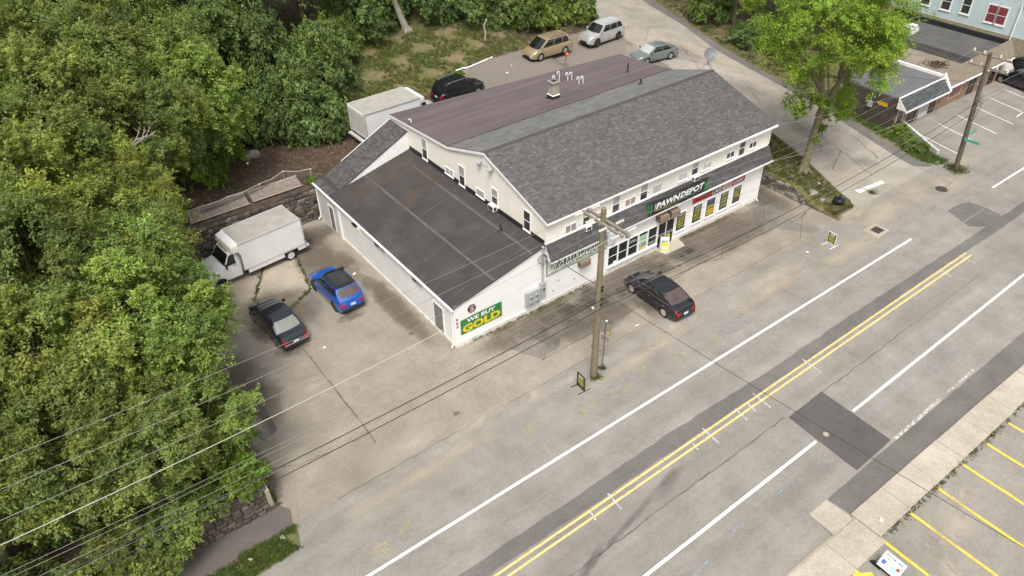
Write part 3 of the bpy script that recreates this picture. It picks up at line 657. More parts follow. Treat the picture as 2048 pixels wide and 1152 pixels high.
board('eave_board', (xa, -.35, 5.965), (xb, -.35, 5.965), .14, .03, WHITE, SHOP, (0, -1, 0))
def gutter(name, a, b, outward, parent, w_=.11, h=.1, mat=None):
    a = Vector(a); b = Vector(b); o = Vector(outward); m = MB()
    pr = [(0, 0), (0, -h), (w_*.8, -h), (w_, 0), (w_-.012, 0), (w_*.75, -h+.012), (.012, -h+.012), (.012, 0)]
    A = [a+o*p[0]+Vector((0, 0, p[1])) for p in pr]; B = [b+o*p[0]+Vector((0, 0, p[1])) for p in pr]; k = len(pr)
    m.idx(A+B, [(i, (i+1) % k, k+(i+1) % k, k+i) for i in range(k)] + [tuple(range(k)), tuple(range(2*k-1, k-1, -1))]); return m.build(name, mat or WHITE, parent)
gutter('gutter', (14.0, -.385, 5.95), (xb+.02, -.385, 5.95), (0, -1, 0), SHOP)
# --- awning roof over the shopfront
AX0, AX1 = 6.34, XR+.18
m = MB(); m.idx([(AX0, -.04, 4.38), (AX1, -.04, 4.38), (AX1, -.56, 3.38), (AX0, -.56, 3.38), (AX0, -.04, 3.38), (AX1, -.04, 3.38)], [(0, 3, 2, 1), (3, 4, 5, 2), (0, 4, 3), (1, 2, 5)])
aw = m.build('awning_roof', WHITE, SHOP)
vA = Vector((0, .52, 1.0)); nA = Vector((0, -1.0, .52))
shingles('shingles', (AX0, -.565, 3.38), (1, 0, 0), vA, nA, AX1-AX0, vA.length, PALA, aw, .14, .32)
board('awning_flashing', (XG, -.045, 4.46), (XR, -.045, 4.46), .1, .04, WHITE, SHOP, (0, -1, 0))
board('awning_fascia', (AX0, -.575, 3.385), (AX1, -.575, 3.385), .1, .025, WHITE, SHOP, (0, 1, 0))
gutter('gutter', (18.2, -.585, 3.4), (AX1+.05, -.585, 3.4), (0, -1, 0), SHOP, .1, .09)
m = MB(); m.tube([(XR-.12, -.5, 3.35), (XR-.1, -.12, 3.1), (XR-.1, -.12, .2), (XR-.1, -.28, .08)], .045, 8); m.build('downspout', WHITE, SHOP, smooth=40)
m = MB(); m.tube([(XR+.14, -.4, 5.85), (XR+.02, -.1, 5.6), (XR+.02, -.1, 4.5)], .04, 8); m.build('downspout', WHITE, SHOP, smooth=40)
# --- annex roof: roll roofing lanes running back from the street, pale seams between
edges = [-.1, 1.38, 2.72, 4.05, 5.4, 6.34]
def anz(x): return 2.9+.2283*x
for i, (a, b) in enumerate(zip(edges[:-1], edges[1:])):
    yl = 15.0 if a > 1.3 else 17.35
    m = MB(); q = [(a, -.1, anz(a)+.01), (b+.03, -.1, anz(b)+.012+.002*i), (b+.03, yl, anz(b)+.012+.002*i), (a, yl, anz(a)+.01)]
    m.idx(q+[(x, y, z-.06) for x, y, z in q], [(0, 1, 2, 3), (1, 0, 4, 5), (3, 7, 4, 0), (2, 3, 7, 6)]); m.build('roofing_strip', ROOFDK, SHOP)
for x in (2.72, 5.4):
    pth = wander([(x, -.08), (x, 13.0 if x > 4 else 14.9)], .5, .012); m = ribbon('roof_seam', pth, .15, 0, SEAMLT, SHOP, .12, zf=lambda px, py: anz(px)+.026)
for (x0, x1, y) in ((.1, 2.6, 12.4), (2.8, 5.3, 8.1), (.1, 2.6, 6.6), (5.5, 6.3, 5.2), (5.5, 6.3, 2.2), (2.8, 5.3, 3.2)):
    ribbon('roof_seam', wander([(x0, y), (x1, y+.05)], .4, .01), .05, 0, SEAMLT, SHOP, .3, zf=lambda px, py: anz(px)+.024)
ribbon('roof_seam', wander([(.0, .75), (6.2, .75)], .5, .01), .05, 0, SEAMLT, SHOP, .3, zf=lambda px, py: anz(px)+.024)
RD = decal('roof_debris', (.17, .125, .09), .35, 1.3, .42)
for a in ((5.2, 11.0, 1.7, 1.6, .2), (4.6, 13.6, 2.4, 1.6, 0), (4.0, 10.2, 2.4, .9, .25), (2.4, 13.6, 2.4, 1.4, 0)): spot('roof_grime', *a, .034, RD, SHOP, zf=lambda x, y: anz(x))
m = MB(); m.idx([(XG-.01, 0, 4.36), (XG-.01, 14.85, 4.36), (XG-.05, 14.85, 4.66), (XG-.05, -.02, 4.66), (XG-.09, 14.85, 4.34), (XG-.09, -.02, 4.34)], [(3, 2, 4, 5), (0, 3, 5), (1, 4, 2)]); m.build('roof_flashing', METALDK, SHOP)
m = MB(); m.idx([(0, -.035, 2.87), (XG, -.035, 4.33), (XG, -.035, 4.2), (0, -.035, 2.74), (0, 0, 2.87), (XG, 0, 4.33), (XG, 0, 4.2), (0, 0, 2.74)], [(0, 3, 2, 1), (0, 1, 5, 4), (3, 7, 6, 2)]); m.build('rake_board', WHITE, SHOP)
gutter('gutter', (-.1, -.12, 2.88), (-.1, 17.35, 2.95), (-1, 0, 0), SHOP, .14, .11)
board('eave_board', (-.1, -.1, 2.88), (-.1, 17.3, 2.9), .15, .03, WHITE, SHOP, (1, 0, 0))
for (x, y, p) in ((-.16, .12, [(0, 0, 0), (.1, .02, -.15), (.1, .02, -2.55), (-.12, -.1, -2.72)]), (-.18, 17.05, [(0, 0, 0), (.1, 0, -.15), (.1, 0, -2.5), (-.12, 0, -2.68)])):
    m = MB(); m.tube([(x+a, y+b, 2.84+c) for a, b, c in p], .05, 8); m.build('downspout', WHITE, SHOP, smooth=40)
# --- lean-to at the back of the annex
def lz(x): return 3.02 + (5.72-3.02)*max(0, (x-.7))/(XG-.7) if x > .7 else 2.96+.06*x/.7
m = MB(); ya_, yb_ = 14.95, 17.35
for x0, x1 in ((-.1, .7), (.7, XG)):
    m.idx([(x0, ya_, lz(x0)), (x1, ya_, lz(x1)), (x1, yb_, lz(x1)), (x0, yb_, lz(x0)), (x0, ya_, lz(x0)-.08), (x1, ya_, lz(x1)-.08), (x1, yb_, lz(x1)-.08), (x0, yb_, lz(x0)-.08)], [(0, 1, 2, 3), (0, 4, 5, 1), (2, 6, 7, 3), (3, 7, 4, 0), (4, 7, 6, 5)])
lt = m.build('lean_to_roof', MATS['roof_deck'], SHOP)
v = Vector((XG-.7, 0, 5.72-3.02)); shingles('shingles', (.7, yb_, 3.02), (0, -1, 0), v, (-v.z, 0, v.x), yb_-ya_, v.length, PALA+[(.1, .097, .094)], lt, .14, .3)
shingles('shingles', (-.1, yb_, 2.96), (0, -1, 0), (1, 0, .08), (-.08, 0, 1), yb_-ya_, .82, PALA+[(.1, .097, .094)], lt, .14, .3)
m = MB()   # white lap-sided triangle under the lean-to
xk = 1.35; rows = 24
for i in range(rows):
    z0 = anz(xk)+ (5.62-anz(xk))*i/rows; z1 = anz(xk)+(5.62-anz(xk))*(i+1)/rows
    def xl(z): return .7+(z+.09-3.02)/(5.72-3.02)*(XG-.7)
    def xr(z): return min(XG, (z-2.9)/.2283)
    q0, q1, r0_, r1_ = xl(z0), xl(z1), xr(z0), xr(z1)
    if r0_ > q0: m.poly([(q0, ya_+.02, z0), (max(r0_, q0), ya_+.02, z0), (max(r1_, q1), ya_+.04, z1), (q1, ya_+.04, z1)])
stuff(m.build('siding', WHITEW, SHOP))
m = MB(); m.poly([(xk, ya_+.06, anz(xk)), (XG, ya_+.06, anz(XG)), (XG, ya_+.06, 5.66)]); m.build('lean_to_wall', WHITEW, SHOP)
board('rake_board', (2.2, yb_+.0, lz(2.2)+.03), (XG, yb_+.0, lz(XG)+.03), .12, .05, WHITE, SHOP, (0, 1, 0))
board('lean_to_flashing', (XG-.03, ya_, 5.86), (XG-.03, yb_, 5.86), .16, .03, WHITE, SHOP, (-1, 0, 0))
# --- windows: frame is the part; panes, rails, sills are its sub-parts
def window(O, U, Nn, wd, h, style, pane=None, parent=SHOP, fr=.06, sill=True, fmat=None, pane2=None):
    Mx = frame(O, U, Nn); fmat = fmat or WHITE; m = MB()
    for a in ((-fr, 0, -fr, h+fr), (wd, wd+fr, -fr, h+fr), (0, wd, -fr, 0), (0, wd, h, h+fr)): m.box(a[0], a[1], a[2], a[3], -.03, .05, 0, Mx)
    f = m.build('window', fmat, parent); pane = pane or WINGLASS
    def pn(a, b, c, d, z, mt): q = MB(); q.box(a, b, c, d, z-.012, z, 0, Mx); q.build('pane', mt, f)
    if style == 'hung':
        pn(.0, wd, h*.5, h, .03, pane2 or pane); pn(.0, wd, 0, h*.5-.0, .018, pane)
        q = MB(); q.box(0, wd, h*.5-.025, h*.5+.025, .0, .042, 0, Mx); q.build('rail', fmat, f)
    elif style == 'slide':
        pn(0, wd*.5, 0, h, .02, pane); pn(wd*.5, wd, 0, h, .03, pane2 or pane)
        q = MB(); q.box(wd*.5-.025, wd*.5+.025, 0, h, .0, .042, 0, Mx); q.build('rail', fmat, f)
    else: pn(0, wd, 0, h, .02, pane)
    if sill: q = MB(); q.box(-fr-.03, wd+fr+.03, -fr-.045, -fr+.005, -.02, .085, 0, Mx); q.build('sill', fmat, f)
    return f
def wf(x0, x1, z0, z1, style, **k): return window((x0, -.03, z0), (1, 0, 0), (0, -1, 0), x1-x0, z1-z0, style, **k)
def wg(y0, y1, z0, z1, style, **k): return window((XG-.03, y1, z0), (0, -1, 0), (-1, 0, 0), y1-y0, z1-z0, style, **k)
HALF = pm('half_drawn_shade', (.36, .37, .35), .5, .1, 3)
STUFFW = pm('cluttered_window', (.3, .24, .2), .6, .6, 9, 30, .3)
wf(7.82, 8.6, 4.5, 4.98, 'slide', pane=pm('taped_window', (.3, .27, .25), .5, .15, 3)); wf(9.13, 9.64, 4.56, 5.6, 'hung', pane2=HALF); wf(10.1, 10.75, 4.56, 4.92, 'fixed', pane=STUFFW)
wf(11.44, 11.98, 4.5, 5.56, 'hung', pane2=HALF); wf(12.5, 13.3, 4.52, 4.98, 'slide', pane=STUFFW); wf(13.74, 14.31, 4.5, 5.58, 'hung', pane2=HALF); wf(14.8, 15.56, 4.54, 5.08, 'fixed', pane=BLIND)
wf(17.08, 17.82, 4.66, 5.06, 'slide', pane=BLIND); wf(18.25, 18.82, 4.66, 5.58, 'hung', pane2=HALF); wf(19.3, 20.06, 4.7, 5.08, 'slide', pane=BLIND); wf(21.56, 22.28, 4.74, 5.12, 'slide'); wf(22.78, 23.34, 4.55, 5.62, 'hung'); wf(23.84, 24.53, 4.76, 5.14, 'slide')
wg(12.5, 13.08, 4.5, 5.95, 'hung', pane2=HALF); wg(9.35, 10.25, 4.6, 5.0, 'slide', pane=BLIND); wg(8.02, 8.6, 4.5, 5.82, 'hung', pane2=HALF); wg(5.9, 6.7, 4.62, 5.02, 'fixed', pane=pm('pale_curtain', (.42, .43, .36), .6, .1, 3)); wg(4.48, 5.05, 4.75, 5.8, 'hung', pane2=HALF); wg(1.3, 1.88, 4.56, 5.8, 'hung')
m = MB(); Mx = frame((XG-.03, 5.84, 7.0), (0, -1, 0), (-1, 0, 0)); m.box(0, .6, 0, .64, -.02, .03, 0, Mx)
for i in range(8): m.box(.04, .56, .05+i*.07, .09+i*.07, .03, .05, 0, Mx)
m.build('gable_vent', CREAM, SHOP)
# --- annex side wall: doors, windows, pilaster, lamp
def door(O, U, Nn, wd, h, mat, parent=SHOP):
    Mx = frame(O, U, Nn); m = MB()
    for a in ((-.07, 0, 0, h+.07), (wd, wd+.07, 0, h+.07), (0, wd, h, h+.07)): m.box(*a, -.03, .04, 0, Mx)
    m.build('door_frame', WHITE, parent); m = MB(); m.box(.0, wd, .02, h, -.02, .012, 0, Mx); d = m.build('door', mat, parent)
    m = MB(); m.lathe([(.0, 0), (.03, 0), (.03, .05), (0, .06)], 8, Mx @ Matrix.Translation((wd*.88, h*.47, .012))); m.build('door_handle', GALV, d); return d
door((0, 2.12, .1), (0, -1, 0), (-1, 0, 0), .95, 1.95, GREYDOOR); door((-.05, 15.35, .22), (0, -1, 0), (-1, 0, 0), .68, 1.85, GREYDOOR)
m = MB(); m.box(-.09, 0, 13.75, 14.0, 0, 2.75); m.build('pilaster', WHITEW, SHOP)
m = MB(); m.box(-.05, 0, 14.05, 17.25, .0, 2.74); m.build('side_panel', OLDWHITE, SHOP)
for y0, y1 in ((3.25, 4.35), (7.6, 8.9)): window((-.0, y1, 2.2), (0, -1, 0), (-1, 0, 0), y1-y0, .34, 'slide', pane=pm('grimy_pane', (.13, .13, .12), .4, .2), pane2=HALF, sill=False, fmat=OLDWHITE)
# --- shopfront glazing and doors
for i, (a, b) in enumerate(((11.36, 12.1), (12.22, 12.94), (13.08, 13.85), (13.98, 14.7), (14.82, 15.56))):
    f = window((a, -.06, .64), (1, 0, 0), (0, -1, 0), b-a, 1.33, 'fixed', pane=DARKGLASS, fr=.055, sill=False)
    m = MB(); m.box(a, b, -.1, -.07, 1.26, 1.29); m.build('rail', WHITE, f)
m = MB(); m.box(11.25, 15.66, -.2, -.055, .5, .58); m.build('shopfront_sill', WHITE, SHOP)
for a, b in ((15.72, 16.38), (16.46, 17.12)):
    f = window((a, -.06, .1), (1, 0, 0), (0, -1, 0), b-a, 1.92, 'fixed', pane=DARKGLASS, fr=.05, sill=False)
    m = MB(); m.box(a+.04, b-.04, -.12, -.07, .98, 1.03); m.box(a+.04, b-.04, -.12, -.07, 1.1, 1.14); m.build('door_bar', GALV, f)
for (a, b) in ((17.38, 18.2), (18.92, 19.76), (20.24, 21.06), (21.6, 22.42), (22.96, 23.74)):
    window((a, -.06, .76), (1, 0, 0), (0, -1, 0), b-a, 1.34, 'fixed', pane=DARKGLASS, fr=.05, sill=True)
m = MB(); m.idx([(15.6, -.06, .12), (17.75, -.06, .12), (17.5, -.95, .1), (15.75, -.95, .1), (15.6, -.06, 0), (17.75, -.06, 0), (17.5, -.95, 0), (15.75, -.95, 0)], [(0, 3, 2, 1), (3, 7, 6, 2), (0, 4, 7, 3), (2, 6, 5, 1)]); m.build('door_step', CONC, SHOP)
# faint horizontal joints of the white panelled front
m = MB()
for z in (.95, 1.35, 1.75, 2.15, 2.55, 2.95): 
    m.box(.02, min(6.3, 25), -.004, 0, z, z+.012); m.box(6.4, 11.2, -.064, -.06, z, z+.012)
m.box(17.3, XR-.1, -.064, -.06, 2.34, 2.352)
stuff(m.build('panel_joints', pm('panel_joint_grey', (.6, .59, .56), .7), SHOP))  # joints are thin raised strips in a greyer paint
# --- roof furniture belonging to the shop
ch = MB(); z0 = roofz(11.4); ch.box(15.95, 16.5, 11.1, 11.65, z0-.1, z0+1.15); chim = ch.build('chimney', BRICKDK, SHOP, bevel=.02)
m = MB(); m.box(15.88, 16.57, 11.03, 11.72, z0+1.15, z0+1.27); m.build('chimney_cap', pm('chimney_cap_conc', (.25, .23, .19), .9, .2, 4), chim, bevel=.03)
m = MB(); m.box(16.08, 16.37, 11.23, 11.52, z0+1.27, z0+1.32); m.build('flue', METALDK, chim)
m = MB(); m.box(15.9, 16.55, 11.05, 11.7, z0-.05, z0+.28); m.box(15.8, 16.65, 10.95, 11.8, z0-.06, z0+.05); m.build('chimney_flashing', METALDK, chim)
m = MB(); m.box(15.89, 16.56, 11.04, 11.71, z0+.28, z0+.34); m.box(15.78, 16.67, 10.93, 10.99, z0-.02, z0+.06); m.build('flashing_edge', WHITE, chim)
PVC = pm('white_pvc', (.82, .82, .8), .4, .03)
for k, (x, y) in enumerate(((18.15, 13.6), (18.5, 13.5), (19.2, 13.35), (19.5, 13.25), (19.2, 12.1), (19.5, 12.0))):
    z0 = roofz(y); h = .55 if k != 1 else .8; m = MB()
    pts = [(x, y, z0), (x, y, z0+h)] + [(x-.1+.1*math.cos(a), y, z0+h+.1*math.sin(a)) for a in (.6, 1.2, 1.8, 2.5, 3.14)] + [(x-.2, y, z0+h-.08)]
    m.tube(pts, .032, 8); m.build('vent_pipe', PVC, SHOP, smooth=50)
for x, y, h in ((23.45, 11.45, .75), (21.7, 8.35, .42)):
    z0 = roofz(y); m = MB(); m.tube([(x, y, z0-.05), (x, y, z0+h)], .055, 10); m.lathe([(.2, 0), (.2, .02), (.07, .12), (.06, .14)], 12, Matrix.Translation((x, y, z0))); m.build('vent_stack', METALDK, SHOP, smooth=40)
m = MB(); m.tube([(5.35, 2.9, anz(5.35)), (5.35, 2.9, anz(5.35)+.55)], .05, 10); m.lathe([(.18, 0), (.06, .1)], 12, Matrix.Translation((5.35, 2.9, anz(5.35)+.02))); m.build('vent_stack', METALDK, SHOP, smooth=40)
m = MB(); m.tube([(6.55, 14.75, roofz(14.75)), (6.55, 14.75, roofz(14.75)+.22), (6.4, 14.75, roofz(14.75)+.3)], .05, 8); m.build('vent_pipe', PVC, SHOP, smooth=40)
# conduit down the front, holes in wall
m = MB(); m.tube([(6.1, -.14, 4.3), (6.1, -.14, 1.85)], .05, 8); m.lathe([(.02, 0), (.09, .05), (.09, .14), (.0, .2)], 10, Matrix.Translation((6.1, -.14, 4.25))); m.build('service_conduit', GALV, SHOP, smooth=40)
for x, z in ((7.3, 1.35), (8.55, .9), (6.9, .75)):
    m = MB(); m.box(x, x+.13, -.09, -.05, z, z+.1); m.build('wall_vent', GREYBOX, SHOP)
m = MB(); pts = [(6.1, -.16, 3.9)]
for i in range(40):
    a = i*.5; pts.append((6.05+.28*math.cos(a)+random.uniform(-.05, .05), -.2-.1*math.sin(a*.7), 3.55+.28*math.sin(a)+random.uniform(-.05, .05)))
m.tube(pts, .012, 4); tag(m.build('cable_coil', BLACK), 'tangle of black service cable on the front conduit', 'cable')
# ------------------------------------------------------------------ lettering
_txt = {}
def glyphs(s, shear=0, bold=0):
    key = (s, shear, bold)
    if key in _txt: return _txt[key]
    cu = bpy.data.curves.new('t', 'FONT'); cu.body = s; cu.shear = shear; cu.offset = bold; cu.resolution_u = 2
    o = bpy.data.objects.new('t', cu); COL.objects.link(o); dg = bpy.context.evaluated_depsgraph_get()
    me = bpy.data.meshes.new_from_object(o.evaluated_get(dg)); bpy.data.objects.remove(o); bpy.data.curves.remove(cu)
    vs = [v.co.copy() for v in me.vertices]; fs = [tuple(p.vertices) for p in me.polygons]; bpy.data.meshes.remove(me)
    x0 = min(v.x for v in vs); x1 = max(v.x for v in vs); y0 = min(v.y for v in vs); y1 = max(v.y for v in vs)
    _txt[key] = ([((v.x-x0)/(x1-x0), (v.y-y0)/(y1-y0)) for v in vs], fs); return _txt[key]
def letter(s, Mx, x, y, wd, h, mat, parent, z=.006, shear=0, bold=.012, slant=0, name='lettering'):
    vs, fs = glyphs(s, shear, bold); m = MB(); m.idx([Mx @ Vector((x+a*wd+slant*b*h, y+b*h, z)) for a, b in vs], fs); return m.build(name, mat, parent)
def panel(name, Mx, wd, h, t, mat, parent=None, bevel=0):
    m = MB(); m.box(0, wd, 0, h, 0, t, 0, Mx); return m.build(name, mat, parent, bevel=bevel)
def quadp(name, Mx, x0, x1, y0, y1, z, mat, parent, pts=None):
    m = MB(); m.poly([Mx @ Vector((p[0], p[1], z)) for p in (pts or [(x0, y0), (x1, y0), (x1, y1), (x0, y1)])]); return m.build(name, mat, parent)
SGREEN = pm('sign_green', (.035, .2, .06), .45, .08, 2); SDGREEN = pm('sign_dark_green', (.012, .06, .035), .45, .1, 2); SBLACK = pm('sign_black', (.012, .014, .014), .45, .1, 2)
SWHITE = pm('sign_white', (.82, .82, .8), .5, .04); SYELL = pm('sign_yellow', (.68, .56, .02), .5, .06); SGOLD = pm('poster_gold', (.48, .37, .03), .5, .15, 5); SRED = pm('sign_red', (.52, .025, .035), .5, .12, 4)
SPALE = pm('sign_pale_green', (.55, .66, .5), .5, .08, 2); SBROWN = pm('sign_bronze', (.2, .11, .03), .5, .2, 3); SAQUA = pm('sign_aqua', (.35, .6, .5), .5, .1); SBLUE = pm('sign_blue', (.08, .12, .5), .5, .1)
SMAROON = pm('sign_maroon', (.09, .02, .03), .5, .1); SPINK = pm('sign_pink', (.55, .38, .36), .5, .15, 5); STAN = pm('sign_tan', (.5, .37, .26), .5, .2, 5)
POSTERG = pm('poster_green', (.035, .085, .06), .35, .15, 3)
# light-box sign standing on the awning
t = thing('shop_sign', 'long green and black light box reading THE PAWN DEPOT above the entrance', 'sign', (14.1, -.66, 3.62))
Mx = frame((0, 0, 0), (1, 0, 0), (0, -1, 0)); Wd, Hh = 5.3, .7
panel('sign_box', frame((0, .28, 0), (1, 0, 0), (0, -1, 0)), Wd, Hh, .28, SBLACK, t, .015)
quadp('sign_end', Mx, .02, .3, .02, Hh-.02, .003, SGREEN, t); quadp('sign_end', Mx, Wd-.55, Wd-.02, .02, Hh-.02, .003, SGREEN, t); m = MB(); m.poly([(-.003, .26, .02), (-.003, .02, .02), (-.003, .02, Hh-.02), (-.003, .26, Hh-.02)]); m.build('sign_end', SGREEN, t)
quadp('sign_face', Mx, .2, Wd-.3, .04, Hh-.04, .006, SBLACK, t, [(.12, .02), (4.8, .02), (5.05, Hh-.02), (.16, Hh-.02)])
letter('THE', Mx @ Matrix.Rotation(PI/2, 4, 'Z'), .22, -.5, .42, .14, SWHITE, t, .01)
letter('PAWN', Mx, .5, .22, 2.0, .43, SWHITE, t, .012, bold=.035, slant=.22); letter('DEPOT', Mx, 2.62, .22, 2.1, .43, SWHITE, t, .012, bold=.035, slant=.22)
letter('WE BUY GOLD & SILVER', Mx, .4, .08, 1.9, .12, SGOLD, t, .012); letter('ELECTRONICS - JEWELRY - TOOLS', Mx, 2.4, .1, 2.2, .09, SAQUA, t, .012)
for x in (.5, 1.9, 3.3, 4.7):
    m = MB(); m.tube([(x, .1, Hh), (x, .35, Hh+.28)], .018, 6); m.build('sign_stay', METALDK, t)
# wall sign half under the awning
t = thing('wall_sign', 'pale green wall sign with black edged PAWN DEPOT letters, half under awning', 'sign', (6.42, -.075, 2.1)); Wd, Hh = 4.75, 1.2
panel('sign_board', Mx, Wd, Hh, .03, SBLACK, t); quadp('sign_face', Mx, .04, Wd-.04, .05, Hh-.04, .034, SPALE, t)
for (dx, dy, mt, z) in ((.05, -.055, SBLACK, .038), (-.045, -.04, SBLACK, .039), (.05, .03, SBLACK, .0395), (-.045, .03, SBLACK, .0397), (0, 0, SWHITE, .042)):
    letter('PAWN', Mx, .6+dx, .3+dy, 1.8, .88, mt, t, z, bold=.05 if mt is SBLACK else .025, slant=.15); letter('DEPOT', Mx, 2.5+dx, .3+dy, 1.95, .88, mt, t, z, bold=.05 if mt is SBLACK else .025, slant=.15)
letter('THE', Mx @ Matrix.Rotation(PI/2, 4, 'Z'), .42, -.46, .4, .16, SBLACK, t, .04); letter('GOLD - DIAMONDS - JEWELRY - ELECTRONICS', Mx, .35, .09, 4.1, .12, SDGREEN, t, .04)
t = thing('hanging_sign', 'narrow green vertical panel beside the transformer, on the shopfront', 'sign', (11.0, -.07, 2.3)); panel('sign_board', Mx, .22, .75, .04, SPALE, t); quadp('sign_stripe', Mx, .06, .1, .03, .72, .044, SDGREEN, t); quadp('sign_stripe', Mx, .15, .18, .03, .72, .044, SDGREEN, t)
# WE BUY GOLD
t = thing('gold_sign', 'green WE BUY GOLD sign with big yellow letters on annex front', 'sign', (.38, -.008, .74)); Wd, Hh = 2.82, 1.06
panel('sign_board', Mx, Wd, Hh, .02, SGREEN, t)
letter('GOLD', Mx, .1, .06, 2.62, .55, SYELL, t, .026, bold=.05); letter('WE BUY', Mx, .4, .7, 1.95, .27, SWHITE, t, .026, bold=.03, slant=.1)
t = thing('dollar_sign', 'round black dollar sign plaque above the WE BUY GOLD sign', 'sign', (1.17, -.01, 2.29))
m = MB(); m.lathe([(0, 0), (.27, 0), (.27, .03), (.24, .035), (0, .035)], 28, frame((0, 0, 0), (1, 0, 0), (0, -1, 0))); m.build('plaque', SMAROON, t, smooth=40)
letter('$', Mx, -.15, -.22, .3, .44, SPINK, t, .04, bold=.02)
# small stickers near the annex corner
t = thing('sticker_strip', 'vertical strip of small notices near the annex corner', 'sign', (.12, -.006, 1.35))
for i, mt in enumerate((SRED, STAN, SBLUE, SPALE, SBLACK)): quadp('notice', Mx, 0, .12, i*.14, i*.14+.11, .006, mt, t)
# red banner
t = thing('banner', 'red banner reading INSTANT CASH LOANS under the shop gutter', 'banner', (18.76, -.075, 2.32)); Wd, Hh = 5.2, .6
panel('banner_sheet', Mx, Wd, Hh, .015, SRED, t)
quadp('banner_block', Mx, 1.75, 2.95, .03, Hh-.03, .018, SBLACK, t); quadp('banner_block', Mx, 2.95, 3.5, .03, Hh-.03, .018, SPINK, t); quadp('banner_block', Mx, 3.5, 3.9, .03, Hh-.03, .018, STAN, t); quadp('banner_block', Mx, 3.9, 5.16, .03, Hh-.03, .018, pm('banner_dark_red', (.22, .03, .05), .5, .15), t)
letter('INSTANT', Mx, .3, .12, 1.35, .26, SBLACK, t, .022, bold=.02, slant=.15); letter('CASH', Mx, 1.8, .08, 1.2, .34, SWHITE, t, .022, bold=.02, slant=.15); letter('LOANS', Mx, 4.0, .1, 1.0, .26, SWHITE, t, .022, bold=.02, slant=.15)
# posters in the shop windows
po = [(17.4, 'WE|BUY|SELL|TRADE', 'gold lettered BUY SELL TRADE poster in window beside the double doors', None), (18.95, 'WE|BUY|GOLD', 'green WE BUY GOLD poster under the left end of red banner', None), (20.26, 'PAWN|LOANS', 'poster with blue top band, second under the red banner', SBLUE), (21.62, 'GOLD|SILVER|COINS', 'gold lettered poster, third under the red banner', None), (22.98, 'BUY|SELL', 'darker poster nearest the right end of the shop', SBROWN)]
for x, words, lab, top in po:
    t = thing('window_poster', lab, 'poster', (x+.02, -.1, .8)); Wd, Hh = .76, 1.26
    panel('poster_sheet', Mx, Wd, Hh, .008, POSTERG, t)
    quadp('poster_band', Mx, .1, Wd-.1, 1.08, 1.2, .012, top if top is SBLUE else pm('poster_grey', (.3, .3, .28), .5), t)
    if top is SBLUE: quadp('poster_band', Mx, .06, Wd-.06, .08, .8, .011, SGOLD, t)
    if top is SBROWN: quadp('poster_band', Mx, .03, Wd-.03, .03, .42, .011, pm('poster_maroon', (.1, .06, .05), .5), t)
    ws = words.split('|'); n = len(ws); y0 = .14 if top is None else .46; hh = (1.0-y0)/n
    for i, s_ in enumerate(ws): letter(s_, Mx, .1, y0+(n-1-i)*hh+.03, Wd-.2, hh*.78, (SGOLD if top is not SBLUE else POSTERG), t, .014, bold=.03)
t = thing('window_poster', 'pale green CASH poster in the fourth shopfront pane', 'poster', (14.0, -.1, .68)); panel('poster_sheet', Mx, .68, 1.1, .008, SPALE, t); quadp('poster_band', Mx, .02, .66, .02, .16, .011, SYELL, t); letter('CASH', Mx, .05, .22, .58, .34, SBLACK, t, .012, bold=.03); letter('PAWN', Mx, .08, .72, .5, .16, SGREEN, t, .012, bold=.02); letter('BUY', Mx, .08, .94, .5, .12, SGREEN, t, .012)
for x, s_, lab in ((13.12, 'OPEN', 'white OPEN lettering on the third shopfront pane'), (14.9, 'SALE', 'white lettering low on the fifth shopfront pane')):
    t = thing('window_lettering', lab, 'sign', (x, -.085, .7)); letter(s_, Mx, 0, .85 if s_ == 'OPEN' else .06, .62, .2, pm('window_letters', (.5, .5, .48), .5), t, .002)
t = thing('window_notice', 'small white notice at the foot of the first shopfront pane', 'sign', (11.8, -.1, .66)); panel('notice', Mx, .26, .16, .01, SWHITE, t)
t = thing('door_poster', 'yellow poster on the right glass entrance door', 'poster', (16.55, -.11, .3)); panel('poster_sheet', Mx, .3, .6, .008, SYELL, t); letter('BUY', Mx, .04, .35, .22, .16, SBLACK, t, .012)
# brown boxes over door and on wall
def bbox(x, y, z, wd, dp, h, lab):
    t = thing('awning_box', lab, 'box', (x, y, z)); m = MB(); m.box(0, wd, -dp, 0, 0, h); m.build('casing', BROWNBOX, t, bevel=.02)
    m = MB(); m.box(.05, wd-.05, -dp-.012, -dp, .05, h-.1); m.build('front_plate', pm('brown_plate', (.2, .15, .12), .6), t); m = MB(); m.box(-.012, 0, -dp+.06, -.06, .06, h-.08); m.build('louvre', pm('brown_dark', (.11, .08, .065), .7), t)
bbox(15.35, -.07, 2.4, .72, .5, .5, 'brown metal box over the left glass entrance door'); bbox(16.35, -.07, 2.4, .72, .5, .5, 'brown metal box over the right glass entrance door'); bbox(8.85, -.07, 1.75, .78, .34, .4, 'brown metal box on white wall under the pale green sign')
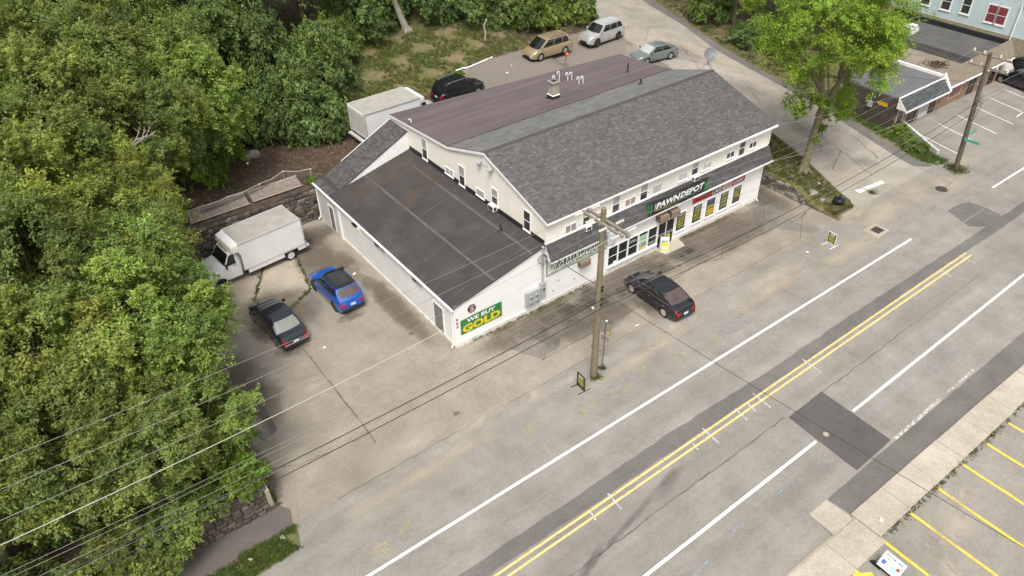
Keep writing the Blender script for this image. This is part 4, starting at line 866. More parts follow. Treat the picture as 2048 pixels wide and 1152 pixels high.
# air conditioners
ACW = pm('ac_white', (.72, .71, .67), .5, .06); ACD = pm('ac_grille', (.05, .05, .05), .6)
def acunit(O, U, Nn, wd, h, dp, lab):
    Mx = frame(O, U, Nn); t = thing('air_conditioner', lab, 'air conditioner', O); Mi = Matrix.Translation(-Vector(O)) @ Mx
    m = MB(); m.box(0, wd, 0, h, 0, dp, 0, Mi); m.build('casing', ACW, t, bevel=.012)
    m = MB(); m.box(.06, wd-.06, .05, h-.05, dp, dp+.008, 0, Mi); m.build('rear_grille', ACD, t); m = MB(); m.box(wd, wd+.006, .06, h-.08, dp*.3, dp*.85, 0, Mi); m.box(-.006, 0, .06, h-.08, dp*.3, dp*.85, 0, Mi); m.build('side_vent', ACD, t)
acunit((9.2, -.06, 4.2), (1, 0, 0), (0, -1, 0), .44, .3, .26, 'white window air conditioner above the awning, left of pole top'); acunit((18.3, -.06, 4.3), (1, 0, 0), (0, -1, 0), .5, .32, .28, 'white window air conditioner just above the light box sign'); acunit((XG-.05, 5.05, 4.42), (0, -1, 0), (-1, 0, 0), .55, .38, .34, 'white window air conditioner in the gable wall over annex roof')
# electric meters
t = thing('electric_meters', 'grey electric meter bank on annex front wall', 'meter box', (4.85, -.01, .55)); m = MB(); m.box(0, 1.05, -.2, 0, 0, 1.05); m.build('cabinet', GREYBOX, t, bevel=.015)
for i in range(2):
    for j in range(2):
        m = MB(); m.lathe([(0, 0), (.1, 0), (.1, .07), (.07, .1), (0, .1)], 14, frame((.32+.42*i, -.2, .3+.4*j), (1, 0, 0), (0, -1, 0))); mt = m.build('meter', GALV, t, smooth=40)
        m = MB(); m.box(.29+.42*i, .35+.42*i, -.31, -.295, .26+.4*j, .34+.4*j); m.build('dial', BLACK, mt)
t = thing('disconnect_box', 'tall grey electrical box right of the meter bank', 'box', (5.93, -.01, .8)); m = MB(); m.box(0, .36, -.22, 0, 0, 1.05); m.build('cabinet', GREYBOX, t, bevel=.015); m = MB(); m.box(.14, .26, -.232, -.22, .5, .66); m.build('breaker_window', BLACK, t)
# flood lights and wall lamps
def flood(O, yaw, lab, warm=False):
    t = thing('floodlight', lab, 'lamp', O, yaw); m = MB(); m.idx([(-.16, -.3, .1), (.16, -.3, .1), (.16, -.06, .22), (-.16, -.06, .22), (-.12, -.2, -.1), (.12, -.2, -.1), (.12, -.03, .02), (-.12, -.03, .02)], [(0, 3, 2, 1), (4, 5, 6, 7), (0, 1, 5, 4), (2, 3, 7, 6), (1, 2, 6, 5), (0, 4, 7, 3)]); m.build('hood', GREYBOX if not warm else pm('flood_grey', (.2, .2, .22), .5), t)
    m = MB(); m.poly([(-.13, -.305, .08), (-.1, -.215, -.08), (.1, -.215, -.08), (.13, -.305, .08)]); m.build('lens', pm('amber_lens', (.42, .15, .06), .25) if warm else SWHITE, t); m = MB(); m.tube([(0, 0, 0), (0, -.1, .05)], .03, 6); m.build('bracket', GALV, t)
flood((12.25, -.6, 2.85), 0, 'grey floodlight with amber lens under awning edge', True)
flood((XG-.03, 6.1, 6.98), -PI/2, 'small white floodlight left of the gable vent'); flood((XG-.03, 4.95, 6.98), -PI/2, 'small white floodlight right of the gable vent')
t = thing('wall_lamp', 'small lit wall lamp under the annex eave', 'lamp', (-.13, 11.2, 2.55)); m = MB(); m.box(-.12, .1, -.28, .28, 0, .07); m.build('housing', BLACK, t); m = MB(); m.box(-.1, .06, -.22, .22, -.025, 0); em = bpy.data.materials.new('lamp_glow'); em.use_nodes = True; em.node_tree.nodes['Principled BSDF'].inputs['Emission Color'].default_value = (1, .9, .6, 1); em.node_tree.nodes['Principled BSDF'].inputs['Emission Strength'].default_value = 6; m.build('lens', em, t)
# A-frame sign on the step
t = thing('a_frame_sign', 'white A-frame board with yellow posters on the door step', 'sign', (16.0, -.48, .11), .15)
for sgn in (1, -1):
    m = MB(); lean = .24*sgn; m.idx([(-.02+lean*1, -.28, 0), (.02+lean, -.28, 0), (.02+lean, .28, 0), (-.02+lean, .28, 0), (-.02, -.28, 1.05), (.02, -.28, 1.05), (.02, .28, 1.05), (-.02, .28, 1.05)], [(3, 2, 1, 0), (4, 5, 6, 7), (0, 1, 5, 4), (1, 2, 6, 5), (2, 3, 7, 6), (3, 0, 4, 7)]); m.build('board', SWHITE, t)
Mp = frame((.275, -.24, .1), (0, 1, 0), (.98, 0, .2)); quadp('poster', Mp, 0, .48, 0, .78, .012, SYELL, t); letter('SALE', Mp, .05, .1, .38, .3, SWHITE, t, .016, bold=.03); letter('BUY', Mp, .05, .5, .38, .2, SBLACK, t, .016, bold=.02)
Mp = frame((-.275, .24, .1), (0, -1, 0), (-.98, 0, .2)); quadp('poster', Mp, 0, .48, 0, .78, .012, SYELL, t); quadp('poster', Mp, 0, .48, .55, .78, .014, SPALE, t); letter('SALE', Mp, .05, .1, .38, .3, SWHITE, t, .018, bold=.03); letter('BUY', Mp, .05, .6, .38, .14, SBLACK, t, .018, bold=.02)
t.rotation_euler = (0, 0, .95)
# framed kerb signs
def kerbsign(loc, yaw, lab, fcol):
    t = thing('kerb_sign', lab, 'sign', loc, yaw); t.scale = (.66, .8, .8); F = fcol
    m = MB(); m.box(-.5, .5, -.025, .025, .2, .24); m.box(-.5, .5, -.025, .025, 1.16, 1.2); m.box(-.5, -.46, -.025, .025, .04, 1.2); m.box(.46, .5, -.025, .025, .04, 1.2)
    for x in (-.2, .2): m.box(x-.015, x+.015, -.015, .015, .04, .24)
    m.box(-.5, .5, -.02, .02, .03, .07); m.build('frame', F, t)
    for x in (-.48, .48): m = MB(); m.box(x-.025, x+.025, -.5, .5, 0, .04); m.build('foot', F, t)
    for sg in (1, -1):
        Mp = frame((-.46*sg, -.012*sg, .25), (sg, 0, 0), (0, -sg, 0)); quadp('poster', Mp, 0, .92, 0, .9, .003, POSTERG, t); quadp('poster_band', Mp, .2, .72, .72, .82, .006, SWHITE, t)
        letter('WE BUY', Mp, .14, .46, .64, .2, SYELL, t, .007, bold=.04); letter('GOLD', Mp, .12, .2, .68, .22, SYELL, t, .007, bold=.04); letter('CASH', Mp, .2, .05, .52, .1, SYELL, t, .007, bold=.03)
kerbsign((3.45, -6.7, 0), math.radians(-94), 'green kerb sign in black frame beside the utility pole', BLACK)
kerbsign((25.1, -6.75, 0), math.radians(-96), 'green kerb sign in white frame near the storm drain', WHITE)
# real-estate style wind sign at the lower right corner
t = thing('wind_sign', 'white sale sign with green lettering on black rubber feet, far parking lot', 'sign', (6.35, -22.6, 0), math.radians(-92)); t.scale = (.85,)*3
Mp = frame((-.55, -.12, .35), (1, 0, 0), (0, -.75, .66)); panel('sign_board', Mp, 1.1, .85, .03, SWHITE, t, .01)
letter('PHONE LINE', Mp, .12, .64, .86, .13, SGREEN, t, .036, bold=.03); letter('UNLIMITED TALK & TEXT', Mp, .12, .5, .86, .07, SBLACK, t, .036); quadp('picture', Mp, .1, .3, .2, .42, .034, SBLUE, t); quadp('picture', Mp, .6, .9, .1, .4, .034, SAQUA, t); quadp('picture', Mp, .82, .98, .34, .48, .036, SRED, t); letter('CALL TODAY', Mp, .15, .06, .5, .06, SBLACK, t, .036)
for x in (-.62, .62): m = MB(); m.prism([(.28*math.cos(a), .28*math.sin(a)) for a in [PI*i/10 for i in range(11)]], -.05, .05, 0, Matrix.Translation((x, 0, 0)) @ Matrix.Rotation(PI/2, 4, 'X') @ Matrix.Rotation(0, 4, 'Z')); m.build('foot', BLACK, t)
m = MB(); m.tube([(-.62, 0, .12), (.62, 0, .12)], .03, 6); m.tube([(-.5, 0, .12), (-.5, -.1, .5)], .02, 6); m.tube([(.5, 0, .12), (.5, -.1, .5)], .02, 6); m.build('base_bar', BLACK, t)
# satellite dish on the ridge end
t = thing('satellite_dish', 'grey satellite dish on tripod at the right end of roof ridge', 'satellite dish', (26.0, 6.1, roofz(6.1)+.03)); DISH = pm('dish_grey', (.17, .18, .18), .55, .1)
for a in (0, 2.1, 4.2): m = MB(); m.tube([(.45*math.cos(a), .45*math.sin(a), -.1 if a != 2.1 else 0), (0, 0, .62)], .022, 6); m.build('tripod_leg', GALV, t)
m = MB(); m.tube([(0, 0, .35), (0, 0, .95)], .035, 8); m.build('mast', GALV, t)
Md = Matrix.Translation((.05, -.05, 1.12)) @ Vector((-.35, -.75, .55)).to_track_quat('Z', 'Y').to_matrix().to_4x4()
m = MB(); m.lathe([(.0, -.12), (.2, -.105), (.38, -.055), (.47, 0), (.46, .012), (.37, -.04), (.2, -.09), (0, -.105)], 24, Md); m.build('reflector', DISH, t, smooth=50)
m = MB(); m.tube([Md @ Vector((0, -.42, -.02)), Md @ Vector((0, -.2, .5))], .018, 6); m.lathe([(0, 0), (.05, 0), (.05, .12), (0, .12)], 8, Md @ Matrix.Translation((0, -.2, .46))); m.build('feed_arm', GALV, t)
# ------------------------------------------------------------------ vehicles
TYRE = pm('tyre_rubber', (.02, .02, .02), .8, .15, 8); RIMS = pm('alloy_rim', (.5, .49, .47), .3, .08, 6, metal=.7); RIMD = pm('dark_rim', (.05, .05, .05), .4, .1, metal=.4)
CGLASS = glassmat('car_glass', (.012, .013, .014), .03, .8); CTRIM = pm('car_trim', (.018, .018, .019), .55, .1); CHROME = pm('chrome', (.7, .7, .7), .15, .03, metal=.9)
REDL = pm('tail_lens', (.38, .012, .02), .15, .1); CLEARL = pm('head_lens', (.55, .55, .53), .12, .06); PLATE = pm('number_plate', (.6, .66, .72), .4, .08, 20); UNDER = pm('underbody', (.012, .012, .012), .9)
def paint(name, c, coat=1.0, rough=.26, metal=.2): return pm(name, c, rough, .05, 1.5, 12, .04, metal=metal, coat=coat)
def interp(T, x):
    if x <= T[0][0]: return T[0][1]
    for (a, u), (b, v) in zip(T[:-1], T[1:]):
        if x <= b: t = (x-a)/(b-a); return u+(v-u)*t
    return T[-1][1]
def sinterp(T, x):
    if x <= T[0][0]: return T[0][1]
    for (a, u), (b, v) in zip(T[:-1], T[1:]):
        if x <= b: t = (x-a)/(b-a); t = t*t*(3-2*t)*.5+t*.5; return u+(v-u)*t
    return T[-1][1]
_wheel = {}
def wheel(root, x, y, r, wd, style, side):
    key = (round(r, 3), style)
    if key not in _wheel:
        m = MB(); m.lathe([(r*.66, -wd/2), (r*.9, -wd/2), (r*.98, -wd*.36), (r, -wd*.2), (r, wd*.2), (r*.98, wd*.36), (r*.9, wd/2), (r*.66, wd/2)], 28, Matrix.Rotation(-PI/2, 4, 'X'), close=True); ty = m.mesh('wheel', TYRE, smooth=35)
        m = MB(); R = Matrix.Rotation(-PI/2, 4, 'X'); mt = {'alloy': RIMS, 'dark': RIMD, 'steel': pm('white_steel_rim', (.6, .6, .58), .4), 'cream': pm('pale_alloy', (.6, .56, .48), .35, metal=.4)}[style]
        m.lathe([(r*.68, wd*.45), (r*.68, wd*.38), (r*.6, wd*.3), (r*.6, 0)], 24, R, 0); m.lathe([(0, wd*.1), (r*.6, wd*.1), (r*.6, wd*.12), (0, wd*.12)], 20, R, 1)
        if style == 'steel': m.lathe([(r*.2, wd*.36), (r*.6, wd*.3), (r*.6, wd*.26), (r*.2, wd*.3)], 20, R, 0); m.lathe([(0, wd*.42), (r*.2, wd*.4), (r*.2, wd*.2), (0, wd*.2)], 14, R, 0)
        else:
            m.lathe([(0, wd*.38), (r*.16, wd*.36), (r*.16, wd*.12), (0, wd*.12)], 12, R, 0)
            for k in range(5 if style != 'cream' else 7):
                a = 2*PI*k/(5 if style != 'cream' else 7); m.box(r*.1, r*.64, -r*.075, r*.075, wd*.2, wd*.36, 0, R @ Matrix.Rotation(a, 4, 'Z'))
        rm = m.mesh('rim', [mt, UNDER], smooth=35); _wheel[key] = (ty, rm)
    ty, rm = _wheel[key]
    o = link('wheel', ty, root); o.location = (x, y, r); q = link('rim', rm, o); 
    if side < 0: o.rotation_euler = (0, 0, PI)
    return o

def car(name, label, loc, hd, L, W, top, cab, wheels, r, pmat, group=None, rim='alloy', cat='car', roofmat=None, rails=False, sunroof=None, chrome=False, rearglass=None, frontglass=None, wgn=False, lowtrim=None, plate=True, deck_bar=None, tailz=None, headz=None, splits=(.46,), extra=None):
    """body lofted through cross-sections; +x is the nose. top: (x,z) shoulder line; cab: dict of greenhouse points"""
    t = thing(name, label, cat, loc, hd, group); xf, xb = wheels; Ra = r*1.16; z0 = .21
    T = sorted(top); h2 = L/2
    def hw(x):
        s = abs(x)/h2; k = max(0, (s-.68)/.32); a = .26 if x > 0 else .17
        return W/2*(1-a*k**2.4)
    def zb(x):
        z = z0 + (.1*max(0, (abs(x)/h2-.86)/.14))
        for xw in (xf, xb):
            d = Ra*Ra-(x-xw)**2
            if d > 0: z = max(z, r+math.sqrt(d)-.02)
        return z
    TT = (0, .1, .3, .55, .78, .9, .97, 1.0)
    def sec(x):
        w_ = hw(x); zt_ = sinterp(T, x); b = zb(x); o = []
        prof = ((.945, 0), (.985, .14), (1.0, .42), (.995, .66), (.975, .84), (.945, .93), (.86, .985), (.45, 1.02), (0, 1.035))
        for i, (fy, fz) in enumerate(prof):
            z = z0+(zt_-z0)*fz; z = max(z, b+.012*i); z = min(z, zt_+.05)
            if i == 0: z = b
            o.append((fy*w_, z))
        return o
    st = sorted(set([round(-h2+L*i/26, 3) for i in range(27)] + [round(xw+Ra*c, 3) for xw in (xf, xb) for c in (-1.02, -.98, -.9, -.72, -.45, 0, .45, .72, .9, .98, 1.02)]))
    st = [x for x in st if -h2 <= x <= h2]
    m = MB(); rings = []
    for x in st:
        s = sec(x); rings.append([(x, y, z) for y, z in s] + [(x, -y, z) for y, z in s[-2::-1]])
    n = len(rings[0]); vs = [p for rg in rings for p in rg]
    m.idx(vs, [(i*n+j, i*n+j+1, (i+1)*n+j+1, (i+1)*n+j) for i in range(len(st)-1) for j in range(n-1)])
    m.poly(rings[0]); m.poly(rings[-1][::-1])
    body = m.build('body', pmat, t, smooth=38, merge=True)
    m = MB(); m.box(-h2+.15, h2-.15, -W/2+.2, W/2-.2, .2, .62); m.box(xb-Ra*.95, xb+Ra*.95, -W/2+.05, W/2-.05, .4, .7); m.box(xf-Ra*.95, xf+Ra*.95, -W/2+.06, W/2-.06, .4, .68); m.build('underbody', UNDER, t)
    # greenhouse
    g = cab; wb = g.get('wb', .9)*W/2; wr = g.get('wr', .68)*W/2; zr = g['h']; xc, xr, xrf, xrr = g['xc'], g['xr'], g['xrf'], g['xrr']
    zc = sinterp(T, xc)-.02; zq = sinterp(T, xr)-.02; wrr = g.get('wrr', wr/(W/2))*W/2; wbr = g.get('wbr', .86)*W/2
    def corner(front, top_, s):
        if front: return Vector((xrf, s*wr, zr)) if top_ else Vector((xc, s*wb, zc))
        return Vector((xrr, s*wrr, zr-.02)) if top_ else Vector((xr, s*wbr, zq))
    def side(s):
        def fn(u, v):
            a = corner(False, False, s).lerp(corner(True, False, s), u); b = corner(False, True, s).lerp(corner(True, True, s), u)
            if True:
                zl = sinterp(T, a.x)-.02; a.z = a.z*.3+zl*.7
            p = a.lerp(b, v); p.y += s*(.05*math.sin(PI*v)+.045*math.sin(PI*u)); p.z += .03*math.sin(PI*u)*v; return p
        return fn
    def ends(front):
        sg = 1 if front else -1
        def fn(u, v):
            A = side(1)(1 if front else 0, v); B = side(-1)(1 if front else 0, v); p = B.lerp(A, u); k = 1-(2*u-1)**2
            p.x += sg*k*(.16*(1-v)+.07*v); p.z += .025*k*v; return p
        return fn
    def roof(u, v):
        A = side(1)(u, 1); B = side(-1)(u, 1); p = B.lerp(A, v); k = 1-(2*v-1)**2
        p.x += k*.07*(1 if u > .5 else -1)*abs(2*u-1)**3; p.z += .045*(k**.6)*(.55+.45*math.sin(PI*min(1, max(0, u)))) + 0; 
        if u in (0, 1): p.z = (B.lerp(A, v)).z + .025*k
        return p
    m = MB(); m.patch(side(1), 0, 1, 0, 1, 12, 5, flip=True); m.patch(side(-1), 0, 1, 0, 1, 12, 5); m.patch(ends(True), 0, 1, 0, 1, 10, 5, flip=False); m.patch(ends(False), 0, 1, 0, 1, 10, 5, flip=True); m.patch(roof, 0, 1, 0, 1, 12, 10, mi=1)
    m.build('cabin', [pmat, roofmat or pmat], t, smooth=45, merge=True)
    m = MB(); m.patch(ends(True), .04, .96, .06, .95, 10, 4, off=.008); wsn = m.build('windscreen', frontglass or CGLASS, t, smooth=60)
    m = MB(); m.patch(ends(False), .06, .94, .12 if not wgn else .22, .93, 10, 4, off=-.008, flip=True); m.build('rear_window', rearglass or CGLASS, t, smooth=60)
    ed = [g.get('s0', .07)] + list(splits) + [g.get('s1', .93)]
    for s in (1, -1):
        for a, b in zip(ed[:-1], ed[1:]):
            m = MB(); m.patch(side(s), a+.008, b-.012, .12, .9, 6, 4, off=-.008*s, flip=(s > 0)); m.build('side_window', CGLASS, t, smooth=60)
        if chrome:
            m = MB(); m.patch(side(s), ed[0]-.02, ed[-1]+.02, .06, .11, 10, 1, off=-.012*s, flip=(s > 0)); m.build('chrome_strip', CHROME, t, smooth=60)
        if rails:
            m = MB(); m.tube([side(s)(u, 1)+Vector((0, -s*.05, .06 if 0 < k < 4 else .0)) for k, u in enumerate((.1, .16, .5, .84, .9))], .02, 6); m.build('roof_rail', CHROME if rails == 'chrome' else CTRIM, t, smooth=50)
        # mirrors, handles, seams
        p = side(s)(.97, .16); m = MB(); m.box(p.x-.09, p.x+.05, p.y+(.02 if s > 0 else -.24), p.y+(.24 if s > 0 else -.02), p.z-.02, p.z+.13); m.build('mirror', pmat if not roofmat else CTRIM, t, bevel=.03, smooth=40)
        for a, b in zip(ed[:-1], ed[1:]):
            q = side(s)(a+.06, 0); y = hw(q.x); m = MB(); m.box(q.x, q.x+.17, s*y*.99-.012, s*y*.99+.012, sinterp(T, q.x)-.2, sinterp(T, q.x)-.17); m.build('door_handle', CHROME if chrome else pmat, t)
        for u in ed[1:-1] + [ed[-1]+.04]:
            x = side(s)(u, 0).x; sc_ = sec(x); m = MB()
            pts = [(x, s*(y+.004), z) for y, z in sc_[:6]]; m.idx([(x-.006, y, z) for x, y, z in pts]+[(x+.006, y, z) for x, y, z in pts], [(i, i+1, 6+i+1, 6+i) for i in range(5)]); m.build('door_seam', UNDER, t)
        # lamps wrap round the corners
        def flank(x, v):
            sc_ = sec(x); k = v*(len(sc_)-1); i = min(int(k), len(sc_)-2); f = k-i; y = sc_[i][0]*(1-f)+sc_[i+1][0]*f; z = sc_[i][1]*(1-f)+sc_[i+1][1]*f; return (x, s*y, z)
        for xs_ in ((h2-.26, xr-.1) if not wgn else (h2-.26,)):
            m = MB(); m.patch(flank, xs_-.009, xs_+.009, .74, 1.0, 1, 5, off=.006*s, flip=(s < 0)); m.build('panel_seam', UNDER, t)
        m = MB(); m.patch(flank, h2-.62, h2-.03, .4, .66, 5, 3, off=.01*s, flip=(s < 0)); m.build('headlight', CLEARL, t, smooth=50)
        m = MB(); m.patch(flank, -h2+.02, -h2+.3, .38, .7, 4, 4, off=.01*s, flip=(s < 0)); m.build('tail_light', REDL, t, smooth=50)
        zT = tailz or (sinterp(T, -h2+.02)-.16); yw = hw(-h2); m = MB(); m.box(-h2-.012, -h2+.02, min(s*yw*.62, s*yw*.98), max(s*yw*.62, s*yw*.98), zT-.12, zT+.1); m.build('tail_light', REDL, t, bevel=.01)
        zH = headz or (sinterp(T, h2-.02)-.12); yw = hw(h2); m = MB(); m.box(h2-.02, h2+.012, min(s*yw*.6, s*yw*.98), max(s*yw*.6, s*yw*.98), zH-.07, zH+.06); m.build('headlight', CLEARL, t, bevel=.01)
        for xw in (xf, xb): wheel(t, xw, s*(W/2-.115), r, .21, rim, s)
        if lowtrim:
            m = MB(); m.patch(flank, xb+Ra, xf-Ra, .0, .14, 6, 2, off=.012*s, flip=(s < 0)); m.build('sill_trim', CTRIM, t, smooth=50)
    yw = hw(h2); zH = sinterp(T, h2-.02)
    m = MB(); m.box(h2-.02, h2+.014, -yw*.56, yw*.56, zH-.2, zH-.06); m.box(h2-.02, h2+.016, -yw*.75, yw*.75, .3, .42); m.build('grille', CTRIM, t)
    m = MB(); m.box(h2, h2+.02, -yw*.5, yw*.5, zH-.075, zH-.05); m.build('grille_trim', CHROME, t)
    zR = sinterp(T, -h2+.02); yw = hw(-h2)
    if plate: m = MB(); zp = zR-.3 if not wgn else zR-.28; m.box(-h2-.02, -h2, -.16, .16, zp, zp+.15); m.build('number_plate', PLATE, t)
    m = MB(); m.box(-h2-.05, -h2+.05, -yw*.97, yw*.97, .3, .46); m.build('rear_bumper', CTRIM if lowtrim else pmat, t, bevel=.03, smooth=40)
    if deck_bar: m = MB(); m.box(-h2-.06, -h2+.02, -yw*.96, yw*.96, .5, .56); m.build('chrome_bar', CHROME, t, bevel=.015)
    if sunroof: 
        u0, u1, mt = sunroof; m = MB(); m.patch(roof, u0, u1, .2, .8, 6, 6, off=.008 if True else 0); m.build('sunroof', mt, t, smooth=60)
    return t
P_BLK = paint('black_paintwork', (.012, .013, .017)); P_NAVY = paint('black_blue_paintwork', (.016, .018, .026)); P_BLUE = paint('blue_paintwork', (.006, .09, .42), rough=.3); P_TAN = paint('champagne_paintwork', (.4, .31, .19), metal=.35); P_SIL = paint('silver_paintwork', (.5, .5, .48), metal=.35); P_SAGE = paint('grey_green_paintwork', (.2, .23, .225), metal=.4); P_WHT = paint('white_paintwork', (.78, .78, .76), metal=0, rough=.4); P_ROOFB = paint('gloss_black_roof', (.01, .01, .011), rough=.2)
SHADE = pm('rear_sunshade', (.22, .235, .2), .25, .1, 2, coat=1.0); SHADE2 = pm('windscreen_sunshade', (.42, .44, .41), .2, .06, 2, coat=1.0); BRGLASS = glassmat('tinted_rear_glass', (.09, .065, .06), .08, .8); PALEG = glassmat('sunroof_glass', (.03, .03, .03), .08, .6)  # PALEG is the plain dark glass of the blue SUV sunroof
sed_top = lambda L: [(-L/2, .72), (-L/2+.05, .93), (-L/2+.25, .985), (-L/2+.9, 1.0), (-.2, .985), (L/2-1.35, .955), (L/2-.7, .88), (L/2-.22, .76), (L/2-.04, .66), (L/2, .55)]
car('parked_sedan', 'black sedan with pale rear sunshade in the side lot', (-7.25, 7.85, 0), math.radians(93.5), 4.75, 1.82, sed_top(4.75), dict(xc=1.05, xr=-1.72, xrf=.35, xrr=-1.05, h=1.44, wr=.7, wb=.9), (1.45, -1.4), .345, P_NAVY, chrome=False, rearglass=SHADE, deck_bar=True, sunroof=None, splits=(.5,))
car('parked_suv', 'bright blue compact SUV with black roof and glass sunroof', (-3.12, 8.55, 0), math.radians(92), 4.3, 1.8, [(-2.15, .8), (-2.1, 1.0), (-1.9, 1.08), (0, 1.05), (.85, 1.02), (1.55, .95), (1.95, .82), (2.12, .68), (2.15, .55)], dict(xc=1.05, xr=-1.98, xrf=.32, xrr=-1.5, h=1.62, wr=.72, wb=.92, wbr=.84), (1.33, -1.3), .345, P_BLUE, rim='dark', roofmat=P_ROOFB, wgn=True, lowtrim=True, sunroof=(.14, .84, PALEG), rearglass=BRGLASS, splits=(.26, .6), rails=False)
car('parked_sedan', 'black sedan with open sunroof and pale wheels before the shopfront', (12.05, -3.85, 0), math.radians(87), 4.7, 1.8, [(-2.35, .7), (-2.3, .9), (-2.1, .97), (-1.6, 1.0), (-.2, .97), (1.0, .93), (1.7, .83), (2.15, .7), (2.32, .6), (2.35, .5)], dict(xc=1.2, xr=-1.85, xrf=.3, xrr=-.95, h=1.42, wr=.68, wb=.9), (1.42, -1.4), .335, P_BLK, rim='cream', chrome=True, rearglass=BRGLASS, sunroof=(.62, .86, UNDER), splits=(.48,))
zv = rampz(26.8)
car('parked_minivan', 'tan minivan parked on the gravel behind the shop', (28.1, 26.75, zv), math.radians(179.5), 4.85, 1.92, [(-2.42, .85), (-2.35, 1.05), (-2.1, 1.1), (0, 1.08), (1.2, 1.05), (1.75, .98), (2.2, .82), (2.38, .68), (2.42, .52)], dict(xc=1.62, xr=-2.22, xrf=.6, xrr=-1.85, h=1.74, wr=.76, wb=.9, wbr=.88), (1.46, -1.45), .345, P_TAN, wgn=True, rails='dark', splits=(.3, .62))
car('parked_suv', 'silver SUV parked behind the shop next to the side road', (34.6, 26.4, rampz(26.4)), math.radians(183), 4.85, 1.92, [(-2.42, .85), (-2.36, 1.08), (-2.1, 1.14), (0, 1.12), (1.05, 1.1), (1.7, 1.05), (2.15, .96), (2.36, .84), (2.42, .55)], dict(xc=1.15, xr=-2.2, xrf=.5, xrr=-1.85, h=1.76, wr=.76, wb=.92, wbr=.88), (1.46, -1.42), .37, P_SIL, rim='dark', wgn=True, lowtrim=True, rails='chrome', splits=(.3, .62))
car('parked_sedan', 'grey green sedan with pale windscreen beside the side road', (35.9, 20.55, rampz(20.5)), math.radians(172), 4.65, 1.8, sed_top(4.65), dict(xc=1.15, xr=-1.75, xrf=.4, xrr=-1.0, h=1.42, wr=.69, wb=.9), (1.4, -1.35), .33, P_SAGE, frontglass=SHADE2, splits=(.5,))
car('parked_suv', 'black SUV half hidden behind the shop roof', (16.15, 23.75, zt(16, 23.7)), math.radians(4), 4.6, 1.86, [(-2.3, .85), (-2.25, 1.05), (-2.0, 1.12), (0, 1.1), (.95, 1.08), (1.6, 1.02), (2.1, .92), (2.26, .8), (2.3, .55)], dict(xc=1.05, xr=-2.1, xrf=.4, xrr=-1.7, h=1.74, wr=.76, wb=.92, wbr=.88), (1.4, -1.35), .36, P_BLK, wgn=True, rails='chrome', sunroof=(.5, .8, CGLASS), splits=(.3, .62))
car('parked_car', 'dark car at the right edge in front of brick shops', (60.6, -1.9, .0), math.radians(78), 4.6, 1.82, sed_top(4.6), dict(xc=1.1, xr=-1.7, xrf=.4, xrr=-1.0, h=1.44, wr=.69, wb=.9), (1.4, -1.35), .33, P_NAVY, splits=(.5,))
car('parked_car', 'second dark car beyond, at the right picture edge', (64.2, -.6, .0), math.radians(78), 4.6, 1.82, sed_top(4.6), dict(xc=1.1, xr=-1.7, xrf=.4, xrr=-1.0, h=1.48, wr=.69, wb=.9), (1.4, -1.35), .33, P_BLK, splits=(.5,))

